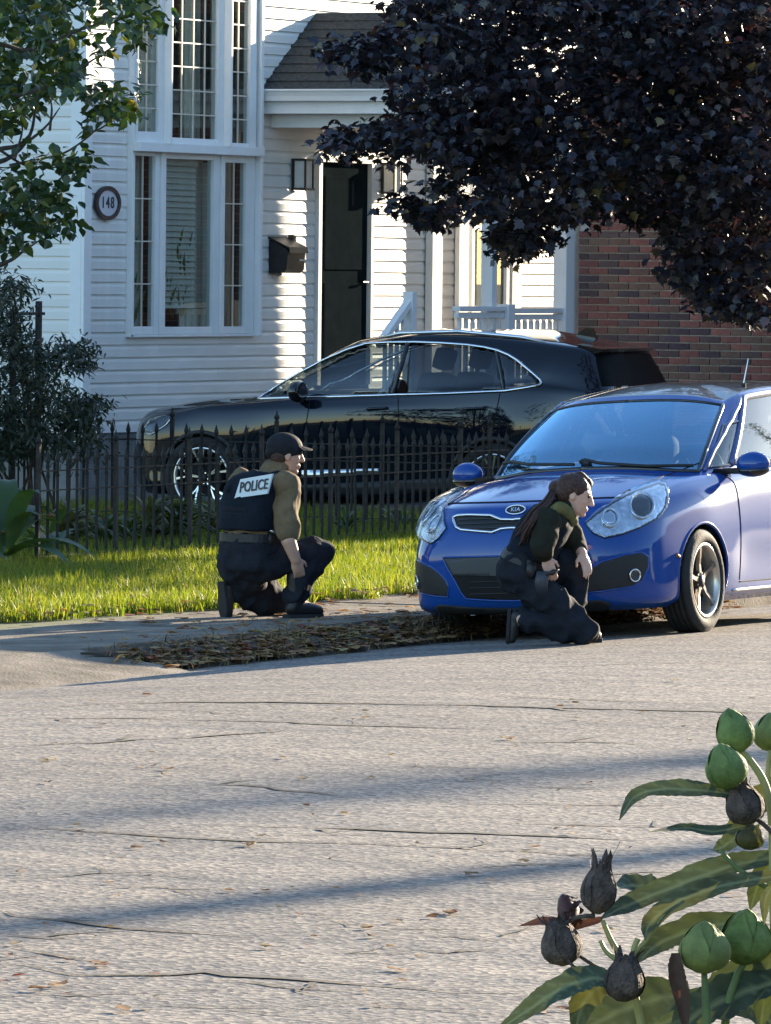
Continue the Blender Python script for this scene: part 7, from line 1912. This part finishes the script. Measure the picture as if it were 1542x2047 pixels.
# ================================================================== things that stand outside the picture but shade it and show in its reflections
M_['wood_pole'] = mat('weathered_pole_timber', (0.14, 0.11, 0.085), .9, var=.3, scale=10, bump=.5, bscale=40)
gq = at(500, 1805, z=.04); dl = 46.0
px_, py_ = gq.x - LIGHT.x / cos(SUN_EL) * dl, gq.y - LIGHT.y / cos(SUN_EL) * dl
pole = thing('utility_pole', 'tall weathered timber utility pole on the near verge', 'pole', (px_, py_, .1))
MB().tube([(px_, py_, 0), (px_, py_, 7), (px_, py_, 14.5)], [.2, .19, .17], 14).build('shaft', M_['wood_pole'], pole, smooth=True)
MB().box(px_ - .06, px_ + .06, py_ - 1.1, py_ + 1.1, 13.6, 13.72).build('crossarm', M_['wood_pole'], pole)
def far_house(x, y, w_, d_, h_, mtl, label):
    t = thing('far_house', label, 'house', (x, y, .1), group='houses on the near side of the street')
    MB().box(x, x + w_, y - d_, y, .05, h_).build('wall', mtl, t)
    MB().prism([(y + .4, h_ - .1), (y - d_ / 2, h_ + 1.9), (y - d_ - .4, h_ - .1)], 'X', x - .3, x + w_ + .3).build('roof', M_['shingle'], t, fix=True)
    for k in range(3):
        for zz_ in (1.0, 3.6):
            xx = x + w_ * (k + .5) / 3 - .5; wn = MB().bbox(xx - .06, xx + 1.06, y, y + .04, zz_ - .06, zz_ + 1.36, .01).build('window', M_['trim'], t); MB().box(xx, xx + 1, y + .041, y + .05, zz_, zz_ + 1.3).build('pane', M_['pane_dark'], wn)
M_['stucco'] = mat('grey_beige_stucco', (.30, .26, .21), .9, var=.1, scale=3); M_['red_wall'] = mat('red_wall', (.16, .07, .05), .9, var=.2, scale=5)
far_house(50, -3.5, 9, 8, 5.2, M_['stucco'], 'beige stucco house with dark pitched roof'); far_house(62, -4, 9, 8, 5.4, M_['red_wall'], 'red walled house with dark pitched roof'); far_house(74, -4, 10, 8, 5.2, M_['siding'], 'pale sided house with dark pitched roof'); far_house(88, -4, 30, 8, 5.2, M_['stucco'], 'long beige terrace with dark pitched roof')
far_house(36, -9, 11, 8, 5.2, M_['siding'], 'pale sided house opposite the parked blue car'); far_house(20, -10, 12, 8, 5.4, M_['stucco'], 'beige stucco house set back from the near verge'); far_house(4, -11, 12, 8, 5.2, M_['red_wall'], 'red walled house set well back on a wide lawn'); far_house(-14, -10, 14, 8, 5.2, M_['stucco'], 'wide beige house at the end of the near row')
# a hedge row that closes the street further off
hg = thing('hedge_row', 'long clipped hedge along the near verge', 'hedge', (70, 1.5, .1)); rr = random.Random(17); A = [[], [], [], []]
for k in range(420):
    c = Vector((rr.uniform(44, 120), rr.uniform(-.8, .8) - 1.5, rr.uniform(.2, 1.5)))
    for a, b in zip(A, twig_leaves(rr, c, 10, .3, .22)): a += b
leaves_mesh('crown', OVATE, [tuple(p) for p in A[0]], A[3], [tuple(p) for p in A[1]], [tuple(p) for p in A[2]], M_['green_leaf'], hg)

# trees and roofs that close the far end of the street
for (tx, ty, tr, th_, lab) in ((112, 2, 6, 11, 'tall dark street tree at the far end by the red walled house'), (118, 14, 6, 12, 'tall dark street tree closing the middle of the far street end'), (114, 27, 6, 11, 'tall dark street tree at the far end behind the brick building'), (120, -12, 7, 11, 'tall dark street tree at the far end behind the terrace'), (112, 40, 7, 12, 'tall dark street tree far behind the sided house')):
    t = thing('street_tree', lab, 'tree', (tx, ty, -.4)); MB().tube([(tx, ty, -.5), (tx, ty, th_ * .7)], [.3, .12], 10).build('trunk', M_['bark'], t)
    A = [[], [], [], []]
    for k in range(260):
        d = Vector((rr.gauss(0, 1), rr.gauss(0, 1), rr.gauss(0, 1))).normalized() * rr.uniform(.5, 1)
        c = Vector((tx + d.x * tr * .8, ty + d.y * tr, th_ * .55 + d.z * th_ * .45))
        for a, b in zip(A, twig_leaves(rr, c, 10, .7, .55)): a += b
    leaves_mesh('crown', OVATE, [tuple(p) for p in A[0]], A[3], [tuple(p) for p in A[1]], [tuple(p) for p in A[2]], M_['green_leaf'], t)

gq = at(420, 1612, z=.04); dl = 58.0
px_, py_ = gq.x - LIGHT.x / cos(SUN_EL) * dl, gq.y - LIGHT.y / cos(SUN_EL) * dl
pop = thing('poplar_tree', 'slender tall poplar on the near verge', 'tree', (px_, py_, .1)); MB().tube([(px_, py_, 0), (px_, py_, 16)], [.25, .05], 10).build('trunk', M_['bark'], pop)
A = [[], [], [], []]
for k in range(170):
    zz_ = rr.uniform(9, 17.5); c = Vector((px_ + rr.gauss(0, .35), py_ + rr.gauss(0, .35), zz_))
    for a, b in zip(A, twig_leaves(rr, c, 7, .3, .2)): a += b
leaves_mesh('crown', OVATE, [tuple(p) for p in A[0]], A[3], [tuple(p) for p in A[1]], [tuple(p) for p in A[2]], M_['green_leaf'], pop)
